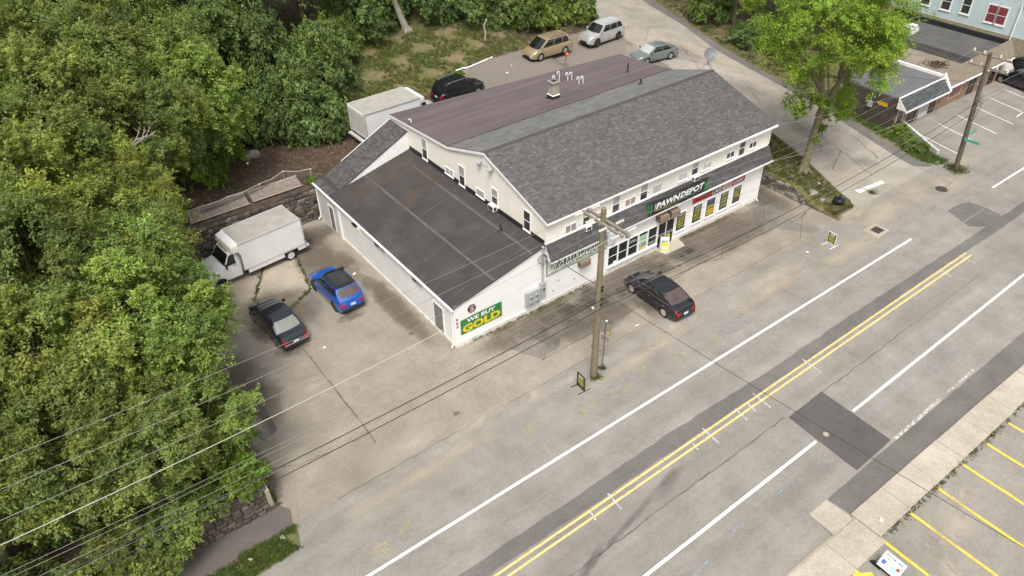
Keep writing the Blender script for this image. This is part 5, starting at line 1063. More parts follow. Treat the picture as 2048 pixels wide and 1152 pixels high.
BOXW = pm('truck_box_white', (.72, .72, .7), .5, .05, 1, 12, .05, dirt=(.5, .48, .44), dirtamt=.2); BOXROOF = pm('truck_roof_grimy', (.36, .34, .3), .7, .12, 1.5, 30, .12, dirt=(.2, .18, .15), dirtamt=.45); BOXTRIM = pm('truck_rail', (.6, .6, .58), .4, .08, metal=.3); RUBM = pm('truck_dark_corner', (.16, .14, .12), .6, .2)
def truck(label, loc, hd, bl, bw, bz0, bz1, cabl, r):
    """box truck: local x forward, box from x=-bl/2 to bl/2, cab in front of it"""
    t = thing('box_truck', label, 'truck', loc, hd); h = bl/2; y = bw/2
    m = MB(); m.box(-h, h, -y, y, bz0, bz1-.06); m.build('box_body', BOXW, t, bevel=.02)
    m = MB(); m.box(-h+.06, h-.1, -y+.07, y-.07, bz1-.07, bz1+.0); rf = m.build('box_roof', BOXROOF, t, bevel=.02)
    for s in (1, -1):
        m = MB(); m.box(-h-.01, h, s*y-.05, s*y+.02, bz1-.12, bz1+.015); m.build('roof_rail', BOXTRIM, t, bevel=.02)
        m = MB(); m.box(-h, h-.35, s*y-.02, s*y+.015, bz0-.02, bz0+.1); m.build('lower_rail', BOXTRIM, t)
        m = MB(); m.box(-h-.02, -h+.08, s*y-.06, s*y+.02, bz0-.05, bz1-.02); m.build('corner_post', BOXTRIM, t)
        m = MB(); m.box(h-.06, h+.02, s*y-.07, s*y+.02, bz0+.0, bz1-.75); m.build('corner_guard', RUBM, t)
        m = MB(); m.box(-h+1.55, h-.3, s*y-.04, s*y+.0, bz0-.3, bz0-.02); m.build('skirt', BOXW, t); m = MB(); m.box(-h, -h+.55, s*y-.04, s*y+.0, bz0-.26, bz0-.02); m.build('skirt', BOXW, t)
        m = MB(); m.box(-h-.03, -h, s*y*.92-.06, s*y*.92+.06, bz0-.2, bz0-.08); m.build('tail_light', REDL, t)
        wheel(t, -h+1.1, s*(y-.16), r, .24, 'steel', s); wheel(t, h+cabl-1.05, s*(y-.33), r, .24, 'steel', s)
    m = MB(); m.box(-h+.0, h+.3, -.45, .45, bz0-.3, bz0); m.build('chassis', UNDER, t)
    m = MB(); m.box(-h-.3, -h, -y*.96, y*.96, bz0-.28, bz0-.14); m.build('rear_step', BOXTRIM, t, bevel=.02)
    m = MB(); m.box(-h-.025, -h-.004, -y+.1, y-.1, bz0+.04, bz1-.16)
    rd = m.build('roller_door', pm('roller_door', (.6, .59, .57), .5, .06), t)
    for i in range(5): m = MB(); z = bz0+.35+i*(bz1-bz0-.55)/5; m.box(-h-.03, -h-.02, -y+.12, y-.12, z, z+.015); m.build('door_slat_joint', RUBM, rd)
    # overhang above the cab
    m = MB(); m.idx([(h, -y, bz1-.62), (h, y, bz1-.62), (h, y, bz1-.03), (h, -y, bz1-.03), (h+.5, -y*.97, bz1-.5), (h+.5, y*.97, bz1-.5), (h+.42, y*.95, bz1-.1), (h+.42, -y*.95, bz1-.1)], [(3, 2, 6, 7), (4, 7, 6, 5), (0, 4, 5, 1), (0, 3, 7, 4), (1, 5, 6, 2)]); m.build('box_nose', BOXW, t, bevel=.05, smooth=40)
    # cab
    cw = bw*.43; xn = h+cabl; zc = bz0+.55
    prof = [(h+.02, .45), (h+.02, bz1-.55), (h+.55, bz1-.58), (h+1.05, zc+.12), (xn-.25, zc-.08), (xn-.02, zc-.25), (xn, .5)]
    m = MB(); k = len(prof); A = []; 
    for s in (1, -1): A += [(x, s*cw*(1-.1*max(0, (x-h-1)/(cabl-1)))*(.86 if z > zc+.3 else 1), z) for x, z in prof]
    m.idx(A, [tuple(range(k)), tuple(range(2*k-1, k-1, -1))] + [(i, k+i, k+(i+1) % k, (i+1) % k) for i in range(k)]); m.build('cab', P_WHT, t, bevel=.05, smooth=40)
    def lp(a, b, f): return (a[0]+(b[0]-a[0])*f, a[1]+(b[1]-a[1])*f)
    p1, p2 = prof[2], prof[3]; a_, b_ = lp(p1, p2, .1), lp(p1, p2, .92); nx_, nz_ = (p1[1]-p2[1]), (p2[0]-p1[0]); ln = math.hypot(nx_, nz_); nx_, nz_ = nx_/ln*.012, nz_/ln*.012
    m = MB(); m.poly([(a_[0]+nx_, -cw*.78, a_[1]+nz_), (b_[0]+nx_, -cw*.9, b_[1]+nz_), (b_[0]+nx_, cw*.9, b_[1]+nz_), (a_[0]+nx_, cw*.78, a_[1]+nz_)]); m.build('windscreen', CGLASS, t)
    for s in (1, -1):
        m = MB(); q = [(h+.3, s*(cw*1.004), zc+.16), (h+.95, s*cw*1.004, zc+.16), (h+.62, s*(cw*.9), bz1-.68), (h+.3, s*cw*.89, bz1-.68)]; m.poly(q if s < 0 else q[::-1]); m.build('side_window', CGLASS, t)
        m = MB(); m.box(h+.92, h+1.02, min(s*(cw+.02), s*(cw+.2)), max(s*(cw+.02), s*(cw+.2)), zc+.05, zc+.35); m.build('mirror', CTRIM, t, bevel=.02)
        m = MB(); m.box(h+.36, h+.4, min(s*(cw-.01), s*(cw+.015)), max(s*(cw-.01), s*(cw+.015)), zc-.05, zc+.04); m.build('door_handle', CTRIM, t)
        m = MB(); m.box(xn-.02, xn+.015, min(s*cw*.55, s*cw*.85), max(s*cw*.55, s*cw*.85), zc-.5, zc-.3); m.build('headlight', CLEARL, t)
        m = MB(); m.prism([(r*1.2*math.cos(q), r*1.2*math.sin(q)) for q in [PI*i/12 for i in range(13)]], -.02, .02, 0, Matrix.Translation((h+cabl-1.05, s*(cw+.0), r)) @ Matrix.Rotation(PI/2, 4, 'X')); m.build('wheel_arch', UNDER, t)
    m = MB(); m.box(xn-.02, xn+.02, -cw*.5, cw*.5, zc-.52, zc-.3); m.build('grille', CTRIM, t); m = MB(); m.box(xn-.05, xn+.1, -cw*.95, cw*.95, .38, .56); m.build('front_bumper', CHROME, t, bevel=.03)
    m = MB()
    for i in range(5): m.box(h+.5, h+.58, -cw*.5+i*cw*.25-.05, -cw*.5+i*cw*.25+.05, bz1-.56, bz1-.5)
    m.build('roof_marker_lights', pm('amber_marker', (.4, .2, .05), .3), t)
    return t
T1 = truck('white box truck with grimy roof by stone wall in the side lot', (-4.95, 14.75, 0), math.radians(185.5), 4.35, 2.25, .78, 2.78, 2.55, .37)
T2 = truck('white box truck parked behind the shop, rear door to woods', (8.0, 21.4, zt(8, 21.4)), math.radians(1), 4.8, 2.5, .75, 2.78, 2.3, .37)
# ------------------------------------------------------------------ utility poles and cables
WOODP = pm('weathered_pole_wood', (.2, .165, .105), .9, .25, 3, 25, .2, bmp=.4, dirt=(.12, .12, .05), dirtamt=.5); WOODA = pm('grey_crossarm_wood', (.25, .215, .17), .9, .2, 4, 30, .15); PORC = pm('porcelain', (.62, .58, .5), .3, .08); XFMR = pm('transformer_grey', (.62, .63, .62), .45, .06, 3)
WIREM = pm('bare_wire', (.26, .25, .23), .5, .1, metal=.3); WIREL = pm('bright_wire', (.5, .49, .45), .5, .1, metal=.2); WIREB = pm('black_cable', (.03, .028, .026), .7, .15)
P1 = thing('utility_pole', 'weathered wooden utility pole with transformer and double crossarm before shop', 'utility pole', (4.6, -6.43, 0))
m = MB(); m.tube([(0, 0, -.1), (0, .0, 3), (-.02, .01, 6.5), (-.03, .02, 10.55)], [.19, .175, .155, .125], 14); m.build('pole_shaft', WOODP, P1, smooth=50)
for x in (-.16, .16): m = MB(); m.box(x-.055, x+.055, -1.42, 1.32, 9.75, 9.88); m.build('crossarm', WOODA, P1, bevel=.01)
m = MB()
for s in (-1, 1): m.tube([(.16, s*.75, 9.78), (.03, 0, 9.1)], .02, 5)
m.build('arm_brace', GALV, P1)
LW = [1.15, .4, -.5, -1.3]   # y offsets of the four conductors
for yy in LW:
    for s in (-1, 1):
        m = MB(); a = Vector((s*.2, yy, 9.86)); d = Vector((s, 0, .02)); pr = []
        for k in range(4): b = .08+k*.13; pr += [(.02, b), (.07, b+.03), (.07, b+.06), (.025, b+.09)]
        m.lathe(pr, 10, Matrix.Translation(a) @ d.to_track_quat('Z', 'Y').to_matrix().to_4x4()); m.build('insulator', PORC, P1, smooth=40)
m = MB(); m.lathe([(0, 8.45), (.2, 8.45), (.24, 8.5), (.24, 9.2), (.2, 9.27), (.08, 9.32), (0, 9.33)], 20, Matrix.Translation((.42, -.08, 0))); xf_ = m.build('transformer', XFMR, P1, smooth=40)
m = MB(); m.lathe([(.03, 9.3), (.05, 9.36), (.03, 9.42), (.05, 9.48), (.02, 9.55)], 10, Matrix.Translation((.42, -.08, 0))); m.build('bushing', PORC, xf_, smooth=40); m = MB(); m.box(.1, .25, -.15, 0, 8.7, 9.05); m.build('transformer_bracket', GALV, P1)
m = MB(); m.tube([(.19, .02, .2), (.17, .02, 5), (.14, .02, 9)], .02, 5); m.build('ground_wire', BLACK, P1)
for z in (5.0, 5.35, 5.9, 6.1): m = MB(); m.box(-.06, .06, -.24, -.15, z, z+.08); m.build('cable_clamp', BLACK, P1)
P2 = thing('utility_pole', 'leaning dark utility pole with green street signs near the side road', 'utility pole', (41.3, -6.45, 0)); top2 = Vector((-1.2, .1, 9.3))
m = MB(); m.tube([(0, 0, -.1), top2*.35, top2*.7, top2], [.19, .175, .16, .13], 12); m.build('pole_shaft', pm('dark_pole_wood', (.12, .1, .075), .9, .25, 3, 25, .2), P2, smooth=50)
for z in (9.05, 8.2):
    o = top2*(z/9.3); m = MB(); m.box(o.x-.055, o.x+.055, -1.4, 1.4, z-.06, z+.06); m.build('crossarm', WOODA, P2)
    for yy in (1.2, .5, -.6, -1.3): m = MB(); m.lathe([(.03, 0), (.08, .05), (.04, .1), (.08, .15), (.03, .22)], 8, Matrix.Translation((o.x, yy, z+.06))); m.build('insulator', PORC, P2, smooth=40)
m = MB()
for s in (-1, 1): o = top2*(9.05/9.3); m.tube([(o.x, s*.9, 9.0), (top2.x*.88, 0, 8.1)], .022, 5)
m.build('arm_brace', GALV, P2)
m = MB()
for k in range(7): z = 4.2+.28*k; m.tube([(top2.x*z/9.3+.16+.1*math.sin(k*2), -.1, z), (top2.x*z/9.3+.5, -.15+.1*math.cos(k), z+.15), (top2.x*z/9.3+.15, -.1, z+.3)], .02, 5)
m.build('cable_bundle', BLACK, P2)
SIGNT = pm('street_sign_green', (.06, .34, .22), .5, .1); o = top2*(3.0/9.3)
for (dx, dy, yaw, s_, zz_) in ((.62, 0, 0, 'WEST MAIN ST', 3.0), (-.25, -.5, PI/2, 'PINE ST', 2.75)):
    Mx2 = Matrix.Translation((o.x+dx, dy-.1, zz_)) @ Matrix.Rotation(yaw, 4, 'Z') @ Matrix.Rotation(PI/2, 4, 'X'); m = MB(); m.box(-.55, .55, -.1, .1, -.01, .01, 0, Mx2); sg = m.build('street_sign', SIGNT, P2)
# thin sign post beside the first pole
t = thing('road_sign', 'grey backs of two road signs on thin post beside wooden pole', 'road sign', (5.37, -6.25, 0), math.radians(0)); m = MB(); m.tube([(0, 0, 0), (.06, .02, 3.3)], .035, 6); m.build('post', RUSTY, t)
SB = pm('sign_back_grey', (.33, .32, .3), .5, .1, metal=.3)
m = MB(); Mx2 = Matrix.Translation((.09, .0, 2.78)) @ Matrix.Rotation(math.radians(-80), 4, 'Z') @ Matrix.Rotation(PI/2, 4, 'X'); m.box(-.34, .34, -.36, .36, -.01, .01, 0, Mx2 @ Matrix.Rotation(0, 4, 'Z')); m.build('sign_plate', SB, t); m = MB(); Mx2 = Matrix.Translation((.07, 0, 2.12)) @ Matrix.Rotation(math.radians(-80), 4, 'Z') @ Matrix.Rotation(PI/2, 4, 'X'); m.box(-.26, .26, -.16, .16, -.01, .01, 0, Mx2); m.build('sign_plate', SB, t)
for z in (2.6, 2.12): m = MB(); m.lathe([(0, 0), (.09, 0), (.09, .02), (0, .02)], 12, Matrix.Translation((.12, -.14, z)) @ Matrix.Rotation(math.radians(-80), 4, 'Z') @ Matrix.Rotation(PI/2, 4, 'X')); m.build('yellow_sticker', SYELL, t)
m = MB(); m.lathe([(0, 0), (.05, 0), (.06, .06), (0, .1)], 8, Matrix.Translation((.07, 0, 3.28))); m.build('post_cap', WHITE, t)
# leaning thin post on the bank
t = thing('leaning_post', 'thin rusty post leaning on the grassy bank by side road', 'post', (33.6, -.9, zt(33.6, -.9))); m = MB(); m.tube([(0, 0, -.1), (.75, .1, 1.5)], .03, 6); m.build('post', RUSTY, t)
# cables
def wire(name, a, b, sag, r, mat, label, group=None, n=22):
    a = Vector(a); b = Vector(b); m = MB(); m.tube([a.lerp(b, i/n)-Vector((0, 0, sag*4*(i/n)*(1-i/n))) for i in range(n+1)], r, 5); tag(m.build(name, mat, smooth=60), label, 'cable', group)
names = ('farthest from the street', 'second from the shop side', 'third from the shop side', 'nearest the street')
for k, yy in enumerate(LW):
    y = -6.43+yy
    wire('power_line', (3.7, y, 9.9), (-40, y-.3, (11.9, 11.6, 11.3, 11.0)[k]), (.75, 1.05, 1.25, 1.25)[k], .008 if k < 3 else .012, WIREM if k < 3 else WIREL, 'upper power line left of the pole, ' + names[k], 'left span power lines')
    y2 = -6.45+(1.2, .5, -.6, -1.3)[k]
    wire('power_line', (5.5, y, 9.9), (40.1, y2, 9.3), (1.5, 1.4, 1.3, 1.4)[k], .008, WIREM, 'upper power line right of the pole, ' + names[k], 'right span power lines')
low = [(-6.25, 6.15, .011, WIREM), (-6.3, 5.95, .011, WIREM), (-6.62, 5.75, .013, WIREM), (-6.66, 5.4, .03, WIREB), (-6.6, 5.2, .012, WIREM), (-6.68, 4.85, .026, WIREB)]
for k, (y, z, r, mt) in enumerate(low):
    nm = ('topmost', 'second', 'third', 'fourth', 'fifth', 'lowest')[k]
    wire('telecom_cable', (4.6, y, z), (-40, y, z+1.6), .75, r*.75 if mt is WIREB else .007, mt if mt is WIREB else WIREM, nm + ' low cable crossing the side lot, left of pole', 'low cables')
    wire('telecom_cable', (4.6, y, z), (40.75, y+.1, z+.35-.2*(k > 3)), .85, r*.7, mt, nm + ' low cable crossing before the shop, right of pole', 'low cables')
wire('service_cable', (4.6, -6.3, 6.1), (6.1, -.2, 4.35), .15, .02, WIREB, 'black service drop from wooden pole to shop conduit')
wire('service_cable', (4.7, -6.6, 5.75), (6.75, -34, 6.5), .25, .012, WIREB, 'black cable crossing the street from the wooden pole')
wire('service_cable', (39.9, -6.3, 8.6), (26.0, -.3, 5.9), .5, .012, WIREM, 'thin service wire from leaning pole to shop eave')
wire('service_cable', (40.4, -6.3, 6.2), (26.1, -.6, 3.3), .4, .014, WIREM, 'lower service wire from leaning pole to shop gutter')
wire('service_cable', (40.2, -6.3, 7.2), (43.5, 3.4, 4.1), .2, .012, WIREB, 'service wire from leaning pole to brick shop mast')
for k, (za, zb_) in enumerate(((8.9, 9.4), (8.1, 8.6), (6.4, 6.8), (5.8, 6.1), (5.3, 5.6))):
    wire('power_line', (40.2, -6.4, za), (95, -5.8+.3*k, zb_+.8), 1.0, .009 if k < 2 else .012, WIREM if k < 3 else WIREB, ('topmost', 'second', 'third', 'fourth', 'lowest')[k] + ' cable right of the leaning pole', 'cables right of leaning pole')
for k in range(3):
    wire('power_line', (40.3+.1*k, -6.2, 8.4-.5*k), (52, 44, 12-.5*k), 1.2, .009, WIREM, ('upper', 'middle', 'lower')[k] + ' cable climbing along the side road', 'side road cables')

# ------------------------------------------------------------------ stone walls, each stone a piece
STONED = [pm('damp_stone_%s' % n, c, .95, .3, 3, 25, .25, bmp=.5, dirt=(.06, .045, .03), dirtamt=.6) for n, c in (('a', (.1, .08, .065)), ('b', (.085, .068, .055)), ('c', (.13, .105, .085)), ('d', (.075, .062, .05)))]
STONEM = [pm('wall_stone_%s' % n, c, .9, .25, 4, 30, .2, bmp=.5, dirt=(.07, .075, .04), dirtamt=.45) for n, c in (('grey', (.19, .175, .145)), ('brown', (.15, .12, .09)), ('dark', (.1, .09, .075)), ('pale', (.27, .245, .2)))]
STM = []
for k in range(8):
    bm = bmesh.new(); bmesh.ops.create_cube(bm, size=1)
    bmesh.ops.bevel(bm, geom=list(bm.edges), offset=.16, segments=1, affect='EDGES')
    for v in bm.verts: v.co += Vector((random.uniform(-.07, .07), random.uniform(-.05, .05), random.uniform(-.07, .07)))
    me = bpy.data.meshes.new('stone'); bm.to_mesh(me); bm.free(); me.materials.append(STONEM[k % 4]); STM.append(me)
MORT = pm('wall_mortar_earth', (.06, .052, .04), .95, .3, 3, 30, .2)
def stonewall(root, a, b, out, hfun, th, sz, maxn=300, z0=0, batter=0, mort=MORT, mats=None):
    a = Vector((*a, 0)); b = Vector((*b, 0)); d = (b-a); L = d.length; d.normalize(); o = Vector((*out, 0)).normalized(); n = 0
    m = MB(); K = max(2, int(L/1.0))
    for i in range(K):
        s0, s1 = L*i/K, L*(i+1)/K; h0, h1 = hfun(s0), hfun(s1); p, q = a+d*s0, a+d*s1
        m.idx([p+Vector((0, 0, z0-.2)), q+Vector((0, 0, z0-.2)), q+Vector((0, 0, z0+h1-.06))-o*batter*h1, p+Vector((0, 0, z0+h0-.06))-o*batter*h0, p-o*th+Vector((0, 0, z0-.2)), q-o*th+Vector((0, 0, z0-.2)), q-o*th+Vector((0, 0, z0+h1-.06)), p-o*th+Vector((0, 0, z0+h0-.06))], [(0, 1, 2, 3), (3, 2, 6, 7), (5, 4, 7, 6), (0, 3, 7, 4), (1, 5, 6, 2)])
    m.build('wall_core', mort, root)
    z = 0; row = 0
    while n < maxn:
        hrow = sz*random.uniform(.55, .8); s = random.uniform(-.2, .1); any_ = False
        while s < L and n < maxn:
            w_ = sz*random.uniform(.7, 1.6); c = s+w_/2
            if 0 <= c <= L and z+hrow*.7 < hfun(c):
                ob = link('stone', random.choice(STM), root); h = hrow*random.uniform(.85, 1.12)
                p = a+d*c+Vector((0, 0, z0+z+h/2))+o*random.uniform(-.06, .02)-o*batter*z
                ob.location = p
                if mats: ob.material_slots[0].link = 'OBJECT'; ob.material_slots[0].material = random.choice(mats)
                ob.rotation_euler = (random.uniform(-.08, .08), random.uniform(-.1, .1), math.atan2(d.y, d.x)+random.uniform(-.1, .1)+(PI if random.random() < .5 else 0)); ob.scale = (w_*.97, .3, h*.97); n += 1; any_ = True
            s += w_
        z += hrow; row += 1
        if not any_ and z > .3: break
    return n
t = thing('retaining_wall', 'dark rubble stone wall behind the white truck in side lot', 'wall', (0, 0, 0)); stonewall(t, (-12.4, 17.5), (-.05, 17.42), (0, -1), lambda s: 2.45+.1*math.sin(s*1.3), .5, .42, 300, mats=STONED+STONEM[:3])
t = thing('bank_wall', 'low stone retaining wall holding the grassy bank by shop corner', 'wall', (0, 0, 0)); stonewall(t, (28.02, 9.0), (28.06, -2.4), (-1, 0), lambda s: min(1.25, 1.02*(1-sm(9.6, 11.6, s)*.45)+.02*max(0, 9-s)+.05*math.sin(s*2)), .5, .36, 170)
t = thing('bank_wall_end', 'rounded boulders at the street end of the bank wall', 'wall', (0, 0, 0)); stonewall(t, (28.1, -2.5), (29.0, -3.1), (-.5, -.9), lambda s: .5-.25*s, .4, .34, 10)
t = thing('street_wall', 'rubble stone wall along the footpath below the woodland', 'wall', (0, 0, 0)); stonewall(t, (-30, -3.95), (-12.6, -3.95), (0, -1), lambda s: 1.35+.15*sm(10, 17, s)+.06*math.sin(s*1.7), .5, .34, 300, batter=.1, mats=STONED)
t = thing('kerb_wall', 'narrow concrete wall edging the side lot beside the bushes', 'wall', (-12.62, 0, 0))
for k in range(8):
    y0 = -4.0+k*2.68; m = MB(); zt0 = .42+.05*k; m.idx([(-.1, y0, -.1), (.14, y0, -.1), (.14, y0+2.64, -.1), (-.1, y0+2.64, -.1), (-.1, y0, zt0+.9), (.1, y0, zt0+.9), (.1, y0+2.64, zt0+.98), (-.1, y0+2.64, zt0+.98)], [(0, 3, 2, 1), (4, 5, 6, 7), (0, 1, 5, 4), (1, 2, 6, 5), (2, 3, 7, 6), (3, 0, 4, 7)]); m.build('wall_segment', CONC2, t, bevel=.02)
# ------------------------------------------------------------------ brick shops on the right
def brickmat():
    m, t, b, o = nodes('brickwork'); co = t.nodes.new('ShaderNodeTexCoord').outputs['Object']; sx = t.nodes.new('ShaderNodeSeparateXYZ'); cx = t.nodes.new('ShaderNodeCombineXYZ'); t.links.new(co, sx.inputs[0])
    t.links.new(math_(t, 'ADD', sx.outputs['X'], sx.outputs['Y']), cx.inputs['X']); t.links.new(sx.outputs['Z'], cx.inputs['Y'])
    br = N(t, 'ShaderNodeTexBrick', Scale=4.5); br.inputs['Color1'].default_value = (.22, .1, .055, 1); br.inputs['Color2'].default_value = (.32, .19, .1, 1); br.inputs['Mortar'].default_value = (.3, .27, .23, 1); br.inputs['Mortar Size'].default_value = .02
    t.links.new(cx.outputs[0], br.inputs['Vector']); t.links.new(mix(t, br.outputs['Color'], ramp(t, noise(t, co, 5, 4), [(.3, (.7,)*3), (.7, (1.3,)*3)]), 1.0, 'MULTIPLY'), b.inputs['Base Color']); b.inputs['Roughness'].default_value = .9; return m
BRICK = brickmat(); GRAVR = pm('gravel_roof', (.24, .2, .155), .95, .2, 1.5, 40, .2, dirt=(.09, .07, .045), dirtamt=.5); GREYR = pm('grey_membrane', (.125, .122, .124), .85, .1, .8, 40, .1); DKR = pm('old_dark_roof', (.085, .083, .08), .9, .18, .8, 40, .15, dirt=(.2, .18, .13), dirtamt=.3); PARA = pm('parapet_shingle', (.2, .165, .12), .9, .15, 2, 30, .15)
B = thing('brick_shops', 'row of low flat-roofed brick shops across the side road', 'building', (0, 0, 0))
m = MB(); m.box(43.2, 60.4, .1, 5.2, 0, 2.75); m.box(54.4, 60.6, .12, 9.2, 0, 2.9); m.build('wall', BRICK, B)
m = MB(); m.box(43.1, 49.7, .2, 5.3, 2.76, 2.92); m.build('grey_roof', GREYR, B)
m = MB(); m.box(49.9, 54.2, .4, 6.4, 2.6, 2.82); m.build('gravel_roof', GRAVR, B); m = MB(); m.box(54.5, 60.5, .4, 9.2, 2.9, 3.2); m.build('dark_roof', DKR, B)
m = MB(); m.box(49.7, 49.92, .2, 5.4, 2.7, 3.15); m.build('roof_kerb', WHITE, B); m = MB(); m.box(54.2, 54.5, .3, 9.2, 2.8, 3.5); m.build('roof_kerb', DKR, B); m = MB(); m.box(49.9, 54.2, 6.3, 6.5, 2.6, 3.3); m.box(54.4, 60.7, 9.1, 9.3, 2.8, 3.6); m.box(60.45, 60.7, .2, 9.1, 2.8, 3.65); m.build('parapet', METALDK, B)
m = MB(); m.idx([(42.95, -.75, 2.15), (49.5, -.75, 2.15), (49.5, .1, 3.0), (42.95, .1, 3.0), (42.95, .1, 2.15), (49.5, .1, 2.15)], [(0, 1, 2, 3), (0, 4, 5, 1), (0, 3, 4), (1, 5, 2)]); mans = m.build('mansard', WHITE, B)
shingles('shingles', (42.95, -.755, 2.15), (1, 0, 0), (0, .85, .85), (0, -1, 1), 6.55, 1.2, [(.06, .068, .072), (.08, .088, .092), (.05, .058, .062)], mans, .16, .35)
m = MB(); m.box(42.9, 49.6, -.8, -.68, 2.0, 2.16); m.build('fascia', WHITE, B); m = MB(); m.box(42.9, 49.7, .02, .14, 2.98, 3.06); m.build('fascia_cap', WHITE, B)
m = MB(); m.prism([(-.76, 2.13), (.12, 3.02), (.12, 2.13)], 42.89, 42.94, 0, Matrix(((0, 0, 1, 0), (1, 0, 0, 0), (0, 1, 0, 0), (0, 0, 0, 1)))); m.build('mansard_end', CREAM, B); m = MB(); m.idx([(49.52, -.78, 2.1), (49.52, .15, 3.4), (49.52, .15, 2.1), (49.8, -.78, 2.1), (49.8, .15, 3.4), (49.8, .15, 2.1)], [(0, 1, 4, 3), (0, 2, 1), (3, 4, 5)]); m.build('mansard_end', WHITE, B)
m = MB(); m.idx([(49.8, -.6, 2.3), (60.6, -.6, 2.5), (60.6, .15, 3.7), (49.8, .15, 3.4), (49.8, .3, 3.4), (60.6, .3, 3.7), (49.8, .1, 2.2), (60.6, .1, 2.2)], [(0, 3, 2, 1)[::-1], (3, 4, 5, 2)[::-1], (0, 1, 7, 6)]); m.build('parapet_slope', PARA, B)
m = MB(); m.box(49.8, 60.6, -.68, -.58, 2.22, 2.34); m.build('fascia', WHITE, B)
for (a, b, z0, z1, mt) in ((43.4, 44.3, .5, 1.9, WINGLASS), (45.2, 46.3, .1, 2.0, DARKGLASS), (46.9, 48.2, .45, 1.9, HALF), (48.6, 49.3, .1, 2.0, DARKGLASS), (51.5, 53.4, .6, 1.95, pm('mural_window', (.22, .09, .08), .4, .4, 4)), (54.9, 55.8, .1, 2.0, DARKGLASS), (56.6, 57.8, .6, 1.9, WINGLASS), (58.6, 59.4, .1, 2.0, DARKGLASS)):
    window((a, .1, z0), (1, 0, 0), (0, -1, 0), b-a, z1-z0, 'fixed', pane=mt, parent=B, fr=.05, sill=False, fmat=OLDWHITE if z0 > .2 else METALDK)
m = MB(); m.idx([(46.8, .03, .05), (48.3, .03, .05), (48.3, .03, .45), (46.8, .03, .45)], [(0, 1, 2, 3)]); m.build('panel', pm('pale_blue_panel', (.55, .6, .62), .5), B)
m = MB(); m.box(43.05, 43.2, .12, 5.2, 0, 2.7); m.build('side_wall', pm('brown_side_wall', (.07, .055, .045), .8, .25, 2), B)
t = thing('wall_sign', 'yellow arrow-shaped sign on the dark side wall of brick shops', 'sign', (43.03, 1.4, 1.9)); Mx2 = frame((0, .55, 0), (0, -1, 0), (-1, 0, 0)); m = MB(); m.prism([(0, .15), (.3, 0), (1.0, 0), (1.0, .32), (.3, .32)], .0, .03, 0, Mx2); m.build('sign_board', pm('orange_yellow', (.62, .34, .02), .5), t)
t = thing('meter_box', 'grey meter box on the dark side wall by yellow sign', 'meter box', (43.0, 2.4, 1.5)); m = MB(); m.box(-.12, 0, -.2, .2, 0, .5); m.build('cabinet', GREYBOX, t); m = MB(); m.tube([(-.06, 0, .5), (-.06, 0, 1.3)], .03, 6); m.build('conduit', GREYBOX, t)
t = thing('service_mast', 'thin service mast on the grey roof of brick shops', 'mast', (43.5, 3.4, 2.9)); m = MB(); m.tube([(0, 0, 0), (.05, 0, 1.25)], .03, 6); m.tube([(-.12, -.08, .95), (.22, .08, .95)], .02, 5); m.build('mast_pipe', RUSTY, t)
t = thing('rooftop_unit', 'beige rooftop air handler on the dark roof of brick shops', 'air conditioner', (55.6, 7.0, 3.2)); m = MB(); m.box(0, 1.1, 0, .9, .1, .95); m.build('casing', ACW, t, bevel=.03); m = MB(); m.box(-.02, 0, .1, .8, .2, .8); m.build('grille', METALDK, t); m = MB(); m.idx([(1.1, .1, .2), (1.7, .1, .1), (1.7, .8, .1), (1.1, .8, .2), (1.1, .1, .85), (1.7, .1, .5), (1.7, .8, .5), (1.1, .8, .85)], [(4, 5, 6, 7), (0, 1, 5, 4), (1, 2, 6, 5), (2, 3, 7, 6)]); m.build('duct', ACW, t)
t = thing('brush_pile', 'heap of brown leaves on gravel roof of the brick shops', 'leaves', (52.3, 2.2, 2.83))
m = MB()
for i in range(500):
    a = random.uniform(0, 2*PI); rr = abs(random.gauss(0, .55)); x, y = rr*math.cos(a)*1.2, rr*math.sin(a); z = max(0, .22-.2*rr)*random.random()+.02; q = Vector((random.uniform(-1, 1), random.uniform(-1, 1), random.uniform(.3, 1))).normalized(); u = q.orthogonal().normalized()*.09; v = q.cross(u).normalized()*.06; c = Vector((x, y, z)); m.poly([c+u, c+v, c-u, c-v])
stuff(m.build('leaf_heap', pm('dead_leaves', (.1, .075, .045), .9, .3, 6), t))
# blue house
BLUEH = pm('pale_blue_clapboard', (.5, .6, .61), .6, .06, 1, 20, .04); H = thing('blue_house', 'pale blue clapboard house with white window trim, top right corner', 'house', (67.5, 0, 0))
m = MB(); m.box(.2, 9, -6, 16, 0, 7.5); m.build('wall', BLUEH, H); m = MB(); z = 1.7
while z < 7.4: m.poly([(.16, 16, z), (.16, -6, z), (.19, -6, z+.13), (.19, 16, z+.13)]); m.poly([(.19, 16, z), (.19, -6, z), (.16, -6, z), (.16, 16, z)]); z += .13
stuff(m.build('siding', BLUEH, H)); m = MB(); m.box(.1, .2, -6.05, 16.05, 0, 1.7); m.build('foundation', pm('tan_foundation', (.3, .26, .18), .9, .2), H)
for y0, y1, z0, z1, st in ((9.6, 10.5, 2.6, 4.2, 'hung'), (11.8, 12.7, 2.6, 4.2, 'hung'), (7.6, 8.4, 2.7, 4.3, 'hung'), (5.0, 5.85, 2.5, 4.1, 'hung'), (4.0, 4.85, 2.5, 4.1, 'hung'), (.9, 1.6, 2.7, 3.9, 'hung')):
    window((67.66, y1, z0), (0, -1, 0), (-1, 0, 0), y1-y0, z1-z0, st, pane=CURTAIN if 3.5 < y0 < 5.5 else WINGLASS, parent=H, fr=.12).parent = H
for c in H.children:
    if c.name.startswith('window'): c.matrix_parent_inverse = Matrix.Translation((-67.5, 0, 0))
